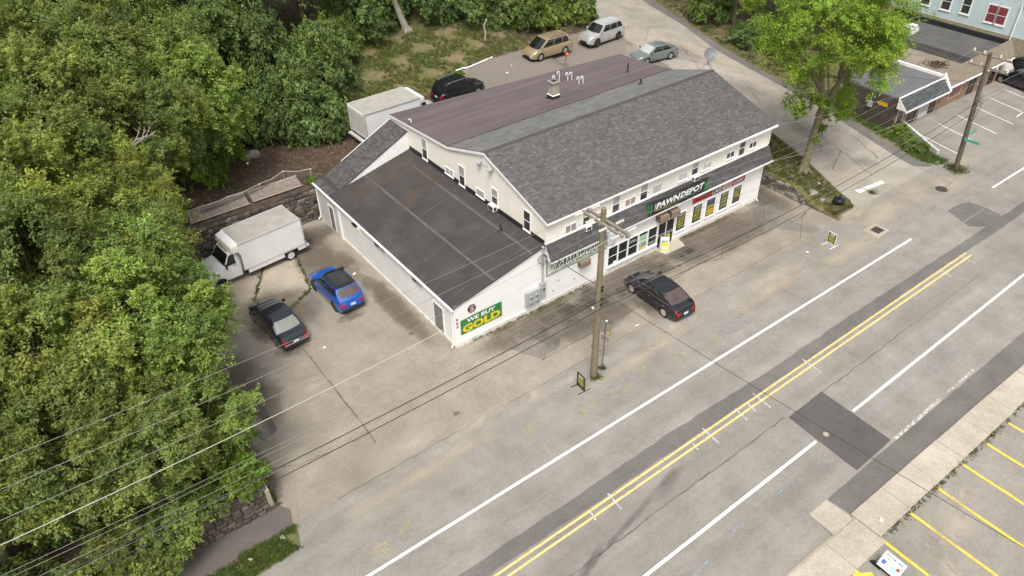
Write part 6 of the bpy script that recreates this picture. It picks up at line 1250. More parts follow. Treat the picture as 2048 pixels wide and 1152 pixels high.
m = MB(); m.idx([(.0, 2.7, 4.9), (.0, -6, 4.9), (1.6, -6, 5.5), (1.6, 2.7, 5.5), (.0, 2.7, 4.75), (.0, -6, 4.75)], [(0, 1, 2, 3), (0, 4, 5, 1)]); m.build('porch_roof', pm('brown_shingle_roof', (.15, .12, .1), .9, .15), H)
m = MB(); m.tube([(.05, 2.9, 4.8), (.05, 2.9, 1.4), (-.3, 2.9, 1.1)], .06, 8); m.build('downspout', WHITE, H, smooth=40); m = MB(); m.idx([(-.4, -6.4, 7.4), (9.4, -6.4, 7.4), (9.4, 16.4, 7.4), (-.4, 16.4, 7.4), (4.5, -6.4, 10.5), (4.5, 16.4, 10.5)], [(0, 4, 5, 3)[::-1], (1, 2, 5, 4), (0, 1, 4), (3, 5, 2)]); m.build('roof', MATS['brown_shingle_roof'], H)
t = thing('plywood_panel', 'black painted wall panel behind the brick shops', 'fence', (61.6, 9.3, 1.2)); m = MB(); m.box(0, .1, 0, 3.2, 0, 2.2); m.build('panel', BLACK, t)
t = thing('tarp_cover', 'pale tarpaulin mound at the end of brick shops', 'tarpaulin', (61.6, .6, 0))
m = MB(); K = 14
def tarp(u, v): a = 2*PI*u; r = 1.25*math.sin(PI/2*(1-v)*1)**.6*(1+.12*math.sin(5*a)); return Vector((r*math.cos(a), r*.9*math.sin(a), 1.7*v**.8+.06*math.sin(7*a)*(1-v)))
m.patch(tarp, 0, 1, 0, 1, 24, 6); m.build('cover', pm('pale_tarp', (.5, .47, .42), .7, .12, 2), t, smooth=60)
t = thing('parking_kerb_wall', 'low white wall edging the grass beside brick shop parking', 'wall', (0, 0, 0))
pp = [(44.9, .45), (44.2, -.9), (43.3, -2.4), (42.4, -3.9), (42.1, -4.5)]
for a, b in zip(pp[:-1], pp[1:]): m = MB(); d = (Vector(b)-Vector(a)).normalized(); n_ = Vector((-d.y, d.x))*.12; m.prism([(a[0]+n_.x, a[1]+n_.y), (a[0]-n_.x, a[1]-n_.y), (b[0]-n_.x, b[1]-n_.y), (b[0]+n_.x, b[1]+n_.y)], -.1, .5); m.build('wall_segment', OLDWHITE, t)
# ------------------------------------------------------------------ small things lying about
BAG = pm('black_plastic', (.01, .011, .013), .3, .2, 8)
t = thing('rubbish_bag', 'tied black rubbish bag on the bank by the side road', 'bag', (30.05, -3.95, .0)); bm = bmesh.new(); bmesh.ops.create_icosphere(bm, subdivisions=3, radius=.42)
for v in bm.verts:
    n_ = .16*math.sin(v.co.x*13+v.co.y*9)*math.sin(v.co.y*15-v.co.z*8); v.co *= 1+n_; v.co.z = max(-.24, v.co.z*.66)
    if v.co.z > .2: v.co.x *= .8
me = bpy.data.meshes.new('bag_body'); bm.to_mesh(me); bm.free(); me.materials.append(BAG); me.polygons.foreach_set('use_smooth', [True]*len(me.polygons)); o = link('bag_body', me, t); o.location = (0, 0, .24)
m = MB(); m.lathe([(.05, .5), (.03, .55), (.1, .66), (.02, .62)], 8); m.build('bag_knot', BAG, t)
t = thing('boulder', 'pale stone block lying on the bank near the rubbish bag', 'stone', (29.0, -3.3, zt(29, -3.3)+.1)); o = link('stone_block', STM[3], t); o.scale = (.42, .32, .28)
t = thing('boulder', 'large flat stone at the front end of bank wall', 'stone', (28.9, -2.4, .55)); o = link('stone_block', STM[7], t); o.scale = (.8, .7, .35)
t = thing('yellow_marker', 'yellow painted kerb stone by the leaning post', 'stone', (33.3, -.5, zt(33.3, -.5)+.05)); o = link('stone_block', STM[3], t); o.scale = (.7, .25, .15); o.rotation_euler = (0, 0, -.6); o.material_slots[0].link = 'OBJECT'; o.material_slots[0].material = pm('yellow_kerb', (.55, .4, .1), .8, .2, 5)
LIT = pm('litter_white', (.75, .74, .7), .6, .08)
k = 0
for (x, y, lab) in ((9.35, -4.9, 'crumpled white bag on the lot beside the sign post'), (8.4, -2.1, 'white paper scraps before the black sedan'), (-12.9, -5.7, 'white litter on the verge by the footpath'), (-14.4, -5.9, 'white cup on the grass verge by footpath'), (12.0, -6.3, 'blue paper scrap behind the black sedan'), (23.2, -6.4, 'white scrap near the kerb sign in white frame'), (30.9, -1.6, 'white scrap on the grassy bank'), (1.5, 24.2, 'white scrap on leaf litter behind the lean-to'), (-2.4, 23.6, 'pale scrap on leaf litter near the fence posts'), (23.9, 26.6, 'white rag on gravel behind the shop'), (22.6, 25.6, 'paper scrap on gravel behind the shop'), (-5.9, 4.6, 'white scrap behind the black sedan in side lot'), (-1.3, 9.8, 'white scrap by the annex wall'), (8.5, -21.0, 'paper scrap on the far sidewalk')):
    m = MB(); z = (zt(x, y) if (y > 17 or y < -5.3 and x < -12 or x > 29) else 0)+.03
    if x < -12: z = .06
    if y < -20: z = .11
    for i in range(7):
        c = Vector((random.uniform(-.1, .1), random.uniform(-.1, .1), random.uniform(0, .07))); q = Vector((random.uniform(-1, 1), random.uniform(-1, 1), 1)).normalized(); u = q.orthogonal().normalized()*.12; v = q.cross(u).normalized()*.1; m.poly([c+u, c+v, c-u, c-v])
    o = m.build('litter', pm('litter_blue', (.2, .3, .5), .6) if 'blue' in lab else LIT); o.location = (x, y, z); o.scale = (.65,)*3; tag(o, lab, 'litter')
# behind the shop: planter, pipe, stump, fence posts
t = thing('planter_box', 'wooden planter box of seedlings beside the black SUV', 'planter', (18.3, 26.9, zt(18.3, 26.9)), .2); PLW = pm('planter_wood', (.35, .28, .2), .8, .2)
for a in ((-.8, .8, -.4, -.34), (-.8, .8, .34, .4), (-.8, -.74, -.34, .34), (.74, .8, -.34, .34)): m = MB(); m.box(*a, 0, .35); m.build('plank', PLW, t)
m = MB(); m.box(-.74, .74, -.34, .34, 0, .28); m.build('soil', pm('soil', (.06, .045, .03), .95), t)
t = thing('pvc_pipe', 'long white pipe lying at the edge of the gravel', 'pipe', (21.6, 28.6, zt(21.6, 28.6)+.08), .15); m = MB(); m.tube([(-1.6, 0, 0), (1.8, .1, .05)], .07, 8); m.tube([(-1.5, 0, 0), (-1.9, .3, .05)], .07, 8); m.tube([(-2.6, .3, .0), (-2.0, .2, .02)], .07, 8); m.build('pipe', PVC, t, smooth=40)
t = thing('dead_sapling', 'pale bare sapling trunk at the back of the gravel', 'stump', (24.4, 31.6, zt(24.4, 31.6))); m = MB(); m.tube([(0, 0, -.1), (.1, 0, .8), (.0, .1, 1.5), (.25, 0, 2.0)], [.12, .1, .08, .05], 8); m.build('trunk', pm('pale_bark', (.32, .28, .22), .9, .2), t, smooth=50); m = MB(); m.tube([(.0, .1, 1.45), (.3, 0, 2.05)], .06, 6); m.build('cut_branch', LIT, t)
t = thing('garden_trimmer', 'orange garden trimmer standing on gravel by the minivan', 'tool', (28.2, 24.0, zt(28.0, 24.0))); m = MB(); m.tube([(-.3, 0, .05), (.0, 0, .9)], .025, 6); m.build('shaft', BLACK, t); m = MB(); m.lathe([(0, 0), (.16, .02), (.18, .15), (.1, .25), (0, .26)], 10, Matrix.Translation((.02, 0, .85))); m.build('engine', pm('orange_plastic', (.65, .1, .03), .4), t)
FENW = pm('weathered_fence_post', (.4, .36, .3), .85, .15, 3); CHAIN = pm('chain_link', (.3, .28, .25), .6, .2, metal=.4)
t = thing('wire_fence', 'slumped wire fence on pale posts above the stone wall', 'fence', (0, 0, 0)); fp = [(-7.6, 18.4), (-5.6, 18.5), (-3.3, 18.9), (-1.3, 19.6), (.3, 18.6)]
for i, (x, y) in enumerate(fp):
    z = zt(x, y); m = MB(); m.tube([(x, y, z-.1), (x-.05, y-.35, z+1.0)], .075, 6); m.build('post', FENW, t)
m = MB()
for (x0, y0), (x1, y1) in zip(fp[:-1], fp[1:]):
    n_ = 26
    for i in range(n_):
        for s in (1, -1):
            f0 = i/n_; f1 = f0+s*.25
            if not 0 <= f1 <= 1: continue
            a = Vector((x0+(x1-x0)*f0, y0+(y1-y0)*f0, 0)); b = Vector((x0+(x1-x0)*f1, y0+(y1-y0)*f1-.35, 0)); a.z = zt(a.x, a.y)+.02; b.z = zt(b.x, b.y+.35)+.95-.12*math.sin(PI*f1); m.tube([a, b], .011, 3, cap=False)
stuff(m.build('mesh', CHAIN, t)); m = MB()
for (x0, y0), (x1, y1) in zip(fp[:-1], fp[1:]): m.tube([(x0-.05, y0-.35, zt(x0, y0)+1.0), ((x0+x1)/2-.05, (y0+y1)/2-.33, zt((x0+x1)/2, (y0+y1)/2)+.88), (x1-.05, y1-.35, zt(x1, y1)+1.0)], .03, 5)
m.build('top_rail', FENW, t)
LATM = pm('faded_lattice', (.4, .34, .29), .85, .2, 3)
for (x0, x1, y0, z0, y1, z1, lab) in ((-8.4, -4.4, 17.85, 2.62, 18.75, 3.05, 'faded lattice panel slumped on the bank, left of the fence posts'), (-4.2, -.6, 17.95, 2.62, 18.9, 2.95, 'faded lattice panel lying against the fence, near the lean-to')):
    t = thing('lattice_panel', lab, 'lattice', (x0, y0, z0)); U = Vector((x1-x0, 0, 0)); V = Vector((0, y1-y0, z1-z0)); L_ = U.length; H_ = V.length; U.normalize(); V.normalize(); Nn = U.cross(V); m = MB(); s_ = -H_
    while s_ < L_:
        for sg in (1, -1):
            a = max(0, s_ if sg > 0 else s_); pts = []
            for k in range(9):
                f = k/8*H_; x = s_+f if sg > 0 else s_+H_-f
                if 0 <= x <= L_: pts.append((x, f))
            if len(pts) > 1:
                p, q = pts[0], pts[-1]; A = U*p[0]+V*p[1]+Nn*(.01*sg); Bq = U*q[0]+V*q[1]+Nn*(.01*sg); w2 = U*.02; m.poly([A-w2, A+w2, Bq+w2, Bq-w2])
        s_ += .13
    stuff(m.build('slats', LATM, t)); m = MB(); m.tube([Vector((0, 0, 0)), U*L_], .03, 4); m.tube([V*H_, U*L_+V*H_], .03, 4); m.build('edge_strips', LATM, t)
t = thing('boulder', 'mossy boulder on leaf litter left of the fence', 'stone', (-1.8, 24.5, zt(-1.8, 24.5)+.1)); o = link('stone_block', STM[3], t); o.scale = (1.3, .8, .5)
t = thing('boulder', 'grey boulder under trees above the minivan', 'stone', (33.4, 32.8, zt(33.4, 32.8)+.3)); o = link('stone_block', STM[0], t); o.scale = (1.6, 1.3, 1.4)
# ------------------------------------------------------------------ vegetation
BARK = pm('bark', (.14, .115, .08), .95, .25, 3, 25, .2, bmp=.6); BARKP = pm('pale_bark_limb', (.3, .27, .22), .95, .2, 3, 25, .2); BARKM = pm('mossy_bark', (.17, .15, .085), .95, .3, 2.5, 25, .2, bmp=.6)
LOLIVE = leafmat('olive_leaves', (1.0, 1.0, 1.0), .45); LDARK = leafmat('dark_leaves', (.62, .76, .8), .25); LBRIGHT = leafmat('bright_leaves', (.86, 1.06, .62), .42); LMID = leafmat('mid_green_leaves', (.85, .98, .85), .32)
GRASSM = leafmat('grass_blades', (1, 1, 1), .25)
def leaf_mesh(name, C, Rd, cnt, size, seed, up_=.35, tone=None, droop=.0, ctr=None, per=36):
    """C: clump centres (n,3); Rd: clump radii (n,3); cnt leaves each, strung along twigs that spray up and outwards. one small diamond face per leaf"""
    g = np.random.default_rng(seed); n = len(C); K = max(4, cnt//per); nt_ = n*K; tot = nt_*per
    out = C-(C.mean(0) if ctr is None else np.array(ctr)); out /= np.maximum(np.linalg.norm(out, axis=1)[:, None], .2)
    ck = np.repeat(np.arange(n), K)
    d = g.normal(size=(nt_, 3)); d /= np.linalg.norm(d, axis=1)[:, None]
    d = d + out[ck]*.55 + np.array([0, 0, .45]); d /= np.linalg.norm(d, axis=1)[:, None]
    ln = (.65+.6*g.random(nt_))[:, None]*Rd[ck]
    ti = np.repeat(np.arange(nt_), per); ci = ck[ti]
    u = g.random(tot)**.75; base = C[ck] + g.normal(size=(nt_, 3))*Rd[ck]*.22
    rad = Rd[ci][:, :1]
    p = base[ti] + d[ti]*ln[ti]*u[:, None] + g.normal(size=(tot, 3))*(.13*(1.15-u*.6))[:, None]*rad
    p[:, 2] -= (.14*u*u)*rad[:, 0]
    dd = d[ti]
    nrm = dd*.45 + g.normal(size=(tot, 3))*.5 + np.array([0, 0, up_+.25]); nrm /= np.linalg.norm(nrm, axis=1)[:, None]
    tg = g.normal(size=(tot, 3))*.75 + dd*1.1 + np.array([0, 0, -droop]); tg -= nrm*np.sum(tg*nrm, axis=1)[:, None]; tg /= np.linalg.norm(tg, axis=1)[:, None]
    bt = np.cross(nrm, tg); L = size*(.65+.8*g.random(tot)); W = L*(.17+.13*g.random(tot))
    a = p+tg*L[:, None]*.6; b = p+bt*W[:, None]+nrm*L[:, None]*.05; c = p-tg*L[:, None]*.45; e = p-bt*W[:, None]+nrm*L[:, None]*.05
    V = np.empty((tot*4, 3)); V[0::4] = a; V[1::4] = b; V[2::4] = c; V[3::4] = e
    me = bpy.data.meshes.new(name); me.vertices.add(tot*4); me.vertices.foreach_set('co', V.ravel().astype(np.float32))
    me.loops.add(tot*4); me.loops.foreach_set('vertex_index', np.arange(tot*4, dtype=np.int32)); me.polygons.add(tot)
    me.polygons.foreach_set('loop_start', np.arange(0, tot*4, 4, dtype=np.int32)); me.polygons.foreach_set('loop_total', np.full(tot, 4, dtype=np.int32))
    me.update(calc_edges=True)
    bcol = np.array([.24, .285, .078]) if tone is None else np.array(tone)
    cl = .72+.55*g.random(n); hue = g.normal(size=n)*.05; tv = .75+.5*g.random(nt_)
    col = np.ones((tot, 4), np.float32); v = cl[ci]*tv[ti]*(.78+.44*g.random(tot)); h = hue[ci]+g.normal(size=tot)*.05
    col[:, 0] = bcol[0]*v*(1+h*1.2); col[:, 1] = bcol[1]*v*(1+h*.25); col[:, 2] = bcol[2]*v*(1-h*.8)
    yl = g.random(tot) < .004; col[yl, :3] = np.array([.2, .17, .04])*(.7+.5*g.random(yl.sum()))[:, None]
    at = me.attributes.new('Col', 'FLOAT_COLOR', 'FACE'); at.data.foreach_set('color', np.clip(col, .004, 1).ravel())
    me.materials.append(LOLIVE)
    return me
def crown_clumps(R, H, n, seed, cr=(.2, .36), hollow=.6, base=-.55, tall=1.15):
    """lumpy dome of clumps around the origin; R horizontal radius, H half height"""
    g = np.random.default_rng(seed); C = []; Q = []
    while len(C) < n:
        d = g.normal(size=3); d /= np.linalg.norm(d)
        if d[2] < base: continue
        rad = hollow+(1-hollow)*g.random()**.6
        lob = 1+.16*math.sin(3*math.atan2(d[1], d[0])+seed)+.1*math.sin(5*math.atan2(d[1], d[0])+2*seed)
        p = d*rad*np.array([R*lob, R*lob, H]); r = R*(cr[0]+(cr[1]-cr[0])*g.random())
        if any(np.linalg.norm(p-q) < R*.24 for q in C): continue
        C.append(p); Q.append((r, r, r*tall*(.75+.4*g.random())))
    return np.array(C), np.array(Q)
def limbs(mb, C, base, top, n, r, seed, mi=0):
    g = np.random.default_rng(seed); idx = g.choice(len(C), min(n, len(C)), replace=False)
    for i in idx:
        t = .35+.6*g.random(); a = Vector(base).lerp(Vector(top), t); b = Vector(C[i]); m1 = a.lerp(b, .5)+Vector((0, 0, -.12*(b-a).length)); k = r*(1-t*.6)
        mb.tube([a, m1+Vector(g.normal(size=3)*.12), b], [k*.6, k*.38, k*.12], 6, mi)
def tree_variant(seed, R=3.2, H=3.4, trunk=5.2, n=52, cnt=1260, size=.145, **k):
    C, Q = crown_clumps(R, H, n, seed, **k); C[:, 2] += trunk+H*.35
    cm = leaf_mesh('crown', C, Q, cnt, size, seed)
    mb = MB(); g = np.random.default_rng(seed+50); top_ = (g.normal()*.3, g.normal()*.3, trunk+H*.9)
    mb.tube([(0, 0, -.3), (g.normal()*.08, g.normal()*.08, trunk*.45), (top_[0]*.5, top_[1]*.5, trunk*.85), top_], [.24, .19, .14, .05], 10)
    limbs(mb, C, (0, 0, trunk*.5), top_, 12, .2, seed)
    return cm, mb.mesh('trunk', BARK, smooth=60)
VAR = [tree_variant(s) for s in (3, 8, 15, 21, 34)]
VAR.append(tree_variant(41, R=2.6, H=4.2, n=48, cnt=1260, tall=1.35)); 
def setmat(o, mt): o.material_slots[0].link = 'OBJECT'; o.material_slots[0].material = mt
def tree(label, x, y, s, var, mt, rz=None, z=None, sz=1.0, group=None, name='leafy_tree', cat='tree'):
    t = thing(name, label, cat, (x, y, zt(x, y) if z is None else z), random.uniform(0, 6.28) if rz is None else rz, group)
    t.scale = (s, s, s*sz); cm, tm = VAR[var % len(VAR)]
    c = link('crown', cm, t); setmat(c, mt); link('trunk', tm, t); return t
O_, D_, B_, M_ = LOLIVE, LDARK, LBRIGHT, LMID
WOOD = [ (-25.6, -1.4, 1.0, 2, O_, .85, 'olive tree past the bottom left picture corner'), (-25.4, 3.4, 1.1, 1, O_, .95, 'olive tree past the left picture edge, above the corner'),
  # x, y, scale, variant, material, vertical stretch, label
 (-13.9, -1.2, .66, 0, M_, .8, 'small green tree above the street wall, nearest the kerb wall'), (-16.2, -1.6, .78, 1, O_, .8, 'olive green tree just above the street wall'), (-19.2, -1.4, .85, 2, O_, .85, 'olive tree over the footpath, near the bottom left corner'), (-22.4, -1.2, 1.0, 3, O_, .85, 'olive tree at the bottom left picture corner'),
 (-14.4, 2.4, .92, 4, M_, .95, 'green tree overhanging the lower end of side lot'), (-18.4, 2.2, 1.0, 0, O_, .95, 'olive tree in the second row from footpath'), (-21.8, 2.6, 1.05, 5, O_, .95, 'olive tree at the left edge, second row from the footpath'), (-13.6, 5.4, .9, 1, M_, 1.0, 'green tree leaning over the lot beside the black sedan'), (-17.4, 6.4, 1.05, 2, O_, 1.0, 'broad olive tree behind the green one beside black sedan'), (-21.0, 6.6, 1.05, 3, O_, 1.0, 'olive tree at the left edge, level with the black sedan'),
 (-14.0, 8.8, .95, 4, O_, .95, 'olive tree overhanging the lot in front of the white truck'), (-16.6, 10.6, 1.1, 5, O_, 1.0, 'tall narrow olive tree left of the white truck'), (-20.2, 11.0, 1.1, 0, O_, 1.0, 'olive tree at the left edge, level with white truck'), (-12.6, 13.0, .88, 1, O_, 1.0, 'olive tree whose crown hides the white truck nose'), (-16.2, 15.0, 1.15, 2, O_, 1.02, 'tall light olive tree above the white truck'), (-19.8, 15.6, 1.15, 3, O_, 1.0, 'light olive tree at left edge with bare grey limbs'),
 (-9.4, 18.8, 1.02, 4, O_, 1.0, 'olive tree behind the rubble stone wall'), (-13.0, 18.6, 1.15, 5, O_, 1.0, 'tall olive tree behind rubble stone wall, left end'), (-17.0, 20.0, 1.2, 0, O_, 1.0, 'light olive tree in the upper left woodland, third row'), (-5.6, 22.0, 1.02, 1, M_, 1.0, 'green tree at edge of leaf litter above the fence'), (-10.4, 23.0, 1.2, 2, O_, 1.05, 'broad olive tree in the middle of upper woodland'), (-14.0, 24.4, 1.25, 3, O_, 1.05, 'large olive tree in upper left woodland'),
 (-6.2, 27.0, 1.15, 4, O_, 1.05, 'olive tree beside the bright maple'), (-10.0, 28.6, 1.25, 5, O_, 1.05, 'tall olive tree in the upper woodland, fourth row'), (-14.0, 30.0, 1.25, 0, O_, 1.05, 'olive tree near the upper left corner'), (-2.6, 31.5, 1.15, 1, D_, 1.05, 'dark green tree above the leaf litter'), (-6.2, 33.6, 1.25, 2, O_, 1.05, 'olive tree near top edge, left of dark trees'), (-10.6, 35.4, 1.3, 3, O_, 1.05, 'olive tree at the top edge, left part'), (-15.0, 37.0, 1.3, 4, O_, 1.05, 'olive tree at the top left corner'),
 (1.2, 36.0, 1.2, 5, D_, 1.1, 'tall dark tree with straight trunk behind the bushes'), (-2.6, 39.0, 1.3, 0, D_, 1.1, 'dark tree at the top edge beyond the maple'), (-7.4, 42, 1.35, 1, O_, 1.1, 'olive tree at the top edge, far row'), (5.4, 37.6, 1.2, 2, D_, 1.05, 'dark leafy tree above the white truck behind shop'), (9.6, 38.8, 1.2, 3, D_, 1.0, 'dark tree at the back of grassy slope'), (2.6, 43, 1.35, 4, D_, 1.1, 'dark tree in far row at top edge'), (8.0, 45, 1.35, 5, D_, 1.1, 'far dark tree at top edge, centre left'),
 (13.4, 41.0, 1.2, 0, D_, 1.0, 'dark tree left of the leaning trunk'), (22.6, 40.2, 1.1, 1, D_, .95, 'dark tree right of the leaning trunk'), (26.6, 37.6, 1.0, 2, M_, .9, 'green tree over the back of the gravel'), (30.6, 35.8, .95, 3, M_, .9, 'green tree above the tan minivan'), (34.4, 34.4, .9, 4, M_, .9, 'green tree above the silver SUV'), (37.2, 37.4, .85, 5, B_, .9, 'bright green tree at top edge beside the side road'), (18.6, 45, 1.35, 3, D_, 1.05, 'far dark tree behind the leaning trunk'), (28, 43, 1.3, 0, D_, 1.0, 'far dark tree at top edge above the minivan'), (34, 41, 1.2, 1, D_, 1.0, 'far dark tree at top edge above the SUV')]
for (x, y, s, v, mt, sz, lab) in WOOD: tree(lab, x, y, s, v, mt, sz=sz)
# trees across the side road
for (x, y, s, v, mt, lab) in ((49.6, 22.5, .95, 0, D_, 'dark tree across the side road, top edge'), (52.6, 18.2, 1.0, 2, D_, 'dark tree behind the big street tree'), (55.0, 26, 1.2, 3, D_, 'far dark tree right of the side road'), (51.4, 30, 1.2, 4, D_, 'dark tree at top edge right of the side road'), (59, 20, 1.2, 5, D_, 'far dark tree between side road and blue house'), (56.4, 14.4, .8, 1, M_, 'green tree beside the dark roof of brick shops')): tree(lab, x, y, s, v, mt, sz=.95)
# understorey bushes: crowns near the ground
def bush_variant(seed, R=1.6, H=1.3, n=32, cnt=700, size=.125, **k):
    C, Q = crown_clumps(R, H, n, seed, cr=(.26, .42), hollow=.4, base=-.3, **k); C[:, 2] += H*.55; cm = leaf_mesh('crown', C, Q, cnt, size, seed)
    mb = MB(); g = np.random.default_rng(seed)
    for i in g.choice(n, 7, replace=False): mb.tube([(0, 0, -.2), tuple(C[i]*.5), tuple(C[i])], [.06, .04, .012], 5)
    return cm, mb.mesh('stems', BARK)
BV = [bush_variant(s) for s in (5, 12, 19)]
def bush(label, x, y, s, v, mt, sz=1.0, group=None, name='leafy_bush'):
    t = thing(name, label, 'bush', (x, y, zt(x, y) if x > -12.5 or y > -3.9 else 0), random.uniform(0, 6.28), group); t.scale = (s, s, s*sz); c = link('crown', BV[v % 3][0], t); setmat(c, mt); link('stem', BV[v % 3][1], t); return t
for a in ((2.6, 25.6, 1.55, 0, D_, 1.6, 'big dark bush left of the truck behind shop'), (.2, 27.6, 1.5, 1, D_, 1.5, 'dark bush at the back of the leaf litter'), (5.0, 28.2, 1.6, 2, D_, 1.7, 'dark bush behind the white truck roof'), (4.3, 24.4, 1.1, 1, D_, 1.5, 'dark bush touching the rear of the white truck'), (2.2, 30.6, 1.9, 0, D_, 2.0, 'tall dark vine-covered bush above leaf litter'), (7.4, 31.0, 1.5, 1, D_, 1.6, 'dark bush at left end of grassy slope'), (-3.6, 28.6, 1.6, 2, B_, 1.7, 'bright yellow-green maple bush at the wood edge'), (-5.4, 23.6, 1.3, 0, B_, 1.4, 'bright green bush below the maple at wood edge'),
 (9.6, 34.4, 1.5, 0, M_, 1.3, 'green bush at top of the grassy slope'), (14.5, 37.4, 1.6, 1, D_, 1.3, 'dark bush left of the leaning trunk'), (17.0, 39.2, 1.7, 2, D_, 1.4, 'dark bush behind the leaning trunk'), (21.6, 37.2, 1.6, 0, D_, 1.4, 'ivy bush right of the leaning trunk'), (25.4, 35.4, 1.5, 1, D_, 1.4, 'ivy bush behind the dead sapling'), (28.4, 33.8, 1.4, 2, D_, 1.3, 'dark bush above the tan minivan'), (31.4, 32.8, 1.3, 0, M_, 1.3, 'bush left of the grey boulder'), (35.6, 31.4, 1.1, 1, M_, 1.3, 'bush overhanging the silver SUV'),
 (-13.7, -2.9, .78, 0, B_, 1.0, 'bright yellow-green bush on top of the street wall end'), (-13.5, -.9, .8, 1, B_, 1.0, 'bright green bush beside the narrow concrete wall'), (-16.4, -3.7, .95, 2, M_, .95, 'green bush spilling over the street wall'), (-18.2, -3.8, 1.0, 0, O_, .95, 'second green bush spilling over the street wall'), (-20.4, -3.9, 1.1, 1, O_, .95, 'bush spilling over the street wall near picture edge'), (-13.4, 1.6, .8, 2, M_, 1.1, 'bush by the concrete wall at dark asphalt patch'), (-13.5, 4.0, .8, 0, M_, 1.1, 'bush by the concrete wall beside the sedan'), (-13.3, 7.2, .9, 1, M_, 1.1, 'bush at the lot edge left of the sedan'), (-13.4, 11.2, .8, 2, M_, 1.1, 'bush at the lot edge left of the truck'), (-12.2, 18.6, .9, 0, M_, 1.2, 'bush on top of rubble wall, left end'), (-9.2, 19.2, .7, 1, M_, 1.1, 'bush on the rubble wall beside the fence'),
 (43.2, -.4, .55, 0, B_, .7, 'green shrub on the grass wedge by brick shops'), (42.0, -2.6, .55, 1, M_, .6, 'low shrub on the grass wedge, street end'), (44.6, 1.6, .6, 2, B_, .8, 'shrub at the dark side wall of brick shops'), (48.0, 14.4, 1.0, 0, M_, 1.0, 'bush across the side road under the big tree'), (47.4, 18.5, 1.1, 1, D_, 1.0, 'dark bush across the side road'), (48.6, 25, 1.3, 2, D_, 1.1, 'dark bush at top of the side road, right'), (63.4, 2.6, .9, 1, M_, 1.2, 'green bush at right edge by the blue house'), (18.4, 27.1, .28, 2, B_, 1.0, 'seedlings growing in the wooden planter box'), (0.1, 18.0, .22, 0, B_, 1.0, 'bright weed growing at top of the rubble wall')): bush(a[6], *a[:5], sz=a[5])
# --- the leaning trunk and other individual trees
t = thing('leaning_tree', 'pale leaning trunk at top of the grassy slope', 'tree', (18.8, 36.4, zt(18.8, 36.4))); m = MB(); m.tube([(0, 0, -.3), (-.2, .1, .6), (-.9, .4, 3), (-1.5, .6, 6), (-1.8, .7, 9)], [.5, .34, .27, .22, .14], 12)
for a in range(5): m.tube([(0, 0, .35), (.7*math.cos(a*1.3), .7*math.sin(a*1.3), -.1)], [.25, .08], 6)
m.build('trunk', BARKP, t, smooth=60); C, Q = crown_clumps(3.4, 2.6, 40, 77); C += np.array([-1.8, .9, 9.8]); o = link('crown', leaf_mesh('crown', C, Q, 420, .15, 77), t); setmat(o, D_)
# big street tree on the bank
t = thing('street_tree', 'big bright green tree on the bank between shop and side road', 'tree', (31.4, .15, zt(31.4, .15)-.05))
m = MB(); tr = [(0, 0, -.3), (.05, 0, .25), (.25, .05, 1.6), (.55, .1, 3.4), (.75, .1, 4.8)]; m.tube(tr, [.5, .35, .28, .26, .28], 14)
for a in range(6): m.tube([(0, 0, .45), (.75*math.cos(a*1.05), .75*math.sin(a*1.05), -.1)], [.3, .08], 6)
LB = [[(.75, .1, 4.6), (.35, .3, 6.6), (-.2, .5, 8.8), (-.6, .6, 11.2), (-.9, .8, 13.4)], [(.75, .1, 4.6), (1.5, -.2, 6.6), (2.4, -.6, 8.6), (3.2, -.8, 10.8), (3.6, -.8, 12.6)], [(.6, .2, 6.0), (-.7, 1.0, 8.0), (-2.2, 1.8, 9.8), (-3.2, 2.2, 11.6)], [(1.6, -.2, 7), (3.0, .8, 8.6), (4.4, 1.6, 9.6)], [(.2, .4, 7.2), (.6, 1.4, 9.6), (.8, 2.2, 12)]]
for p in LB: m.tube(p, [.22-.17*i/(len(p)-1) for i in range(len(p))], 9)
g = np.random.default_rng(5); C = []; Q = []
while len(C) < 120:
    d = g.normal(size=3); d /= np.linalg.norm(d)
    if d[2] < -.62: continue
    rad = .42+.58*g.random()**.55; lob = 1+.14*math.sin(3*math.atan2(d[1], d[0])+1.1)+.1*math.sin(7*d[2])
    p = d*rad*lob*np.array([5.4, 5.2, 4.7])+np.array([.4, .6, 10.6]); r = .75+.75*g.random()
    C.append(p); Q.append((r*1.1, r*1.1, r*.8))
for (x, y, z, r) in ((-1.6, .2, 5.6, .8), (-2.4, .6, 6.4, .9), (-1.2, -.4, 6.2, .7), (2.6, -.6, 4.6, .8), (3.2, -.2, 3.9, .75), (2.2, -.5, 5.6, .8), (3.6, .2, 5.2, .9), (.95, -.1, 4.4, .55), (.8, -.15, 3.5, .4), (.5, -.2, 2.6, .28), (.9, 0, 5.4, .6), (4.4, .8, 6.2, 1.0)): C.append(np.array([x, y, z])); Q.append((r, r, r*.9))
C = np.array(C); Q = np.array(Q); limbs(m, C, (.5, .2, 6), (.2, .6, 12), 26, .2, 9); m.build('trunk', BARKM, t, smooth=60)
cm = leaf_mesh('crown', C, Q, 800, .15, 91, droop=.4); o = link('crown', cm, t); cm.materials[0] = LBRIGHT
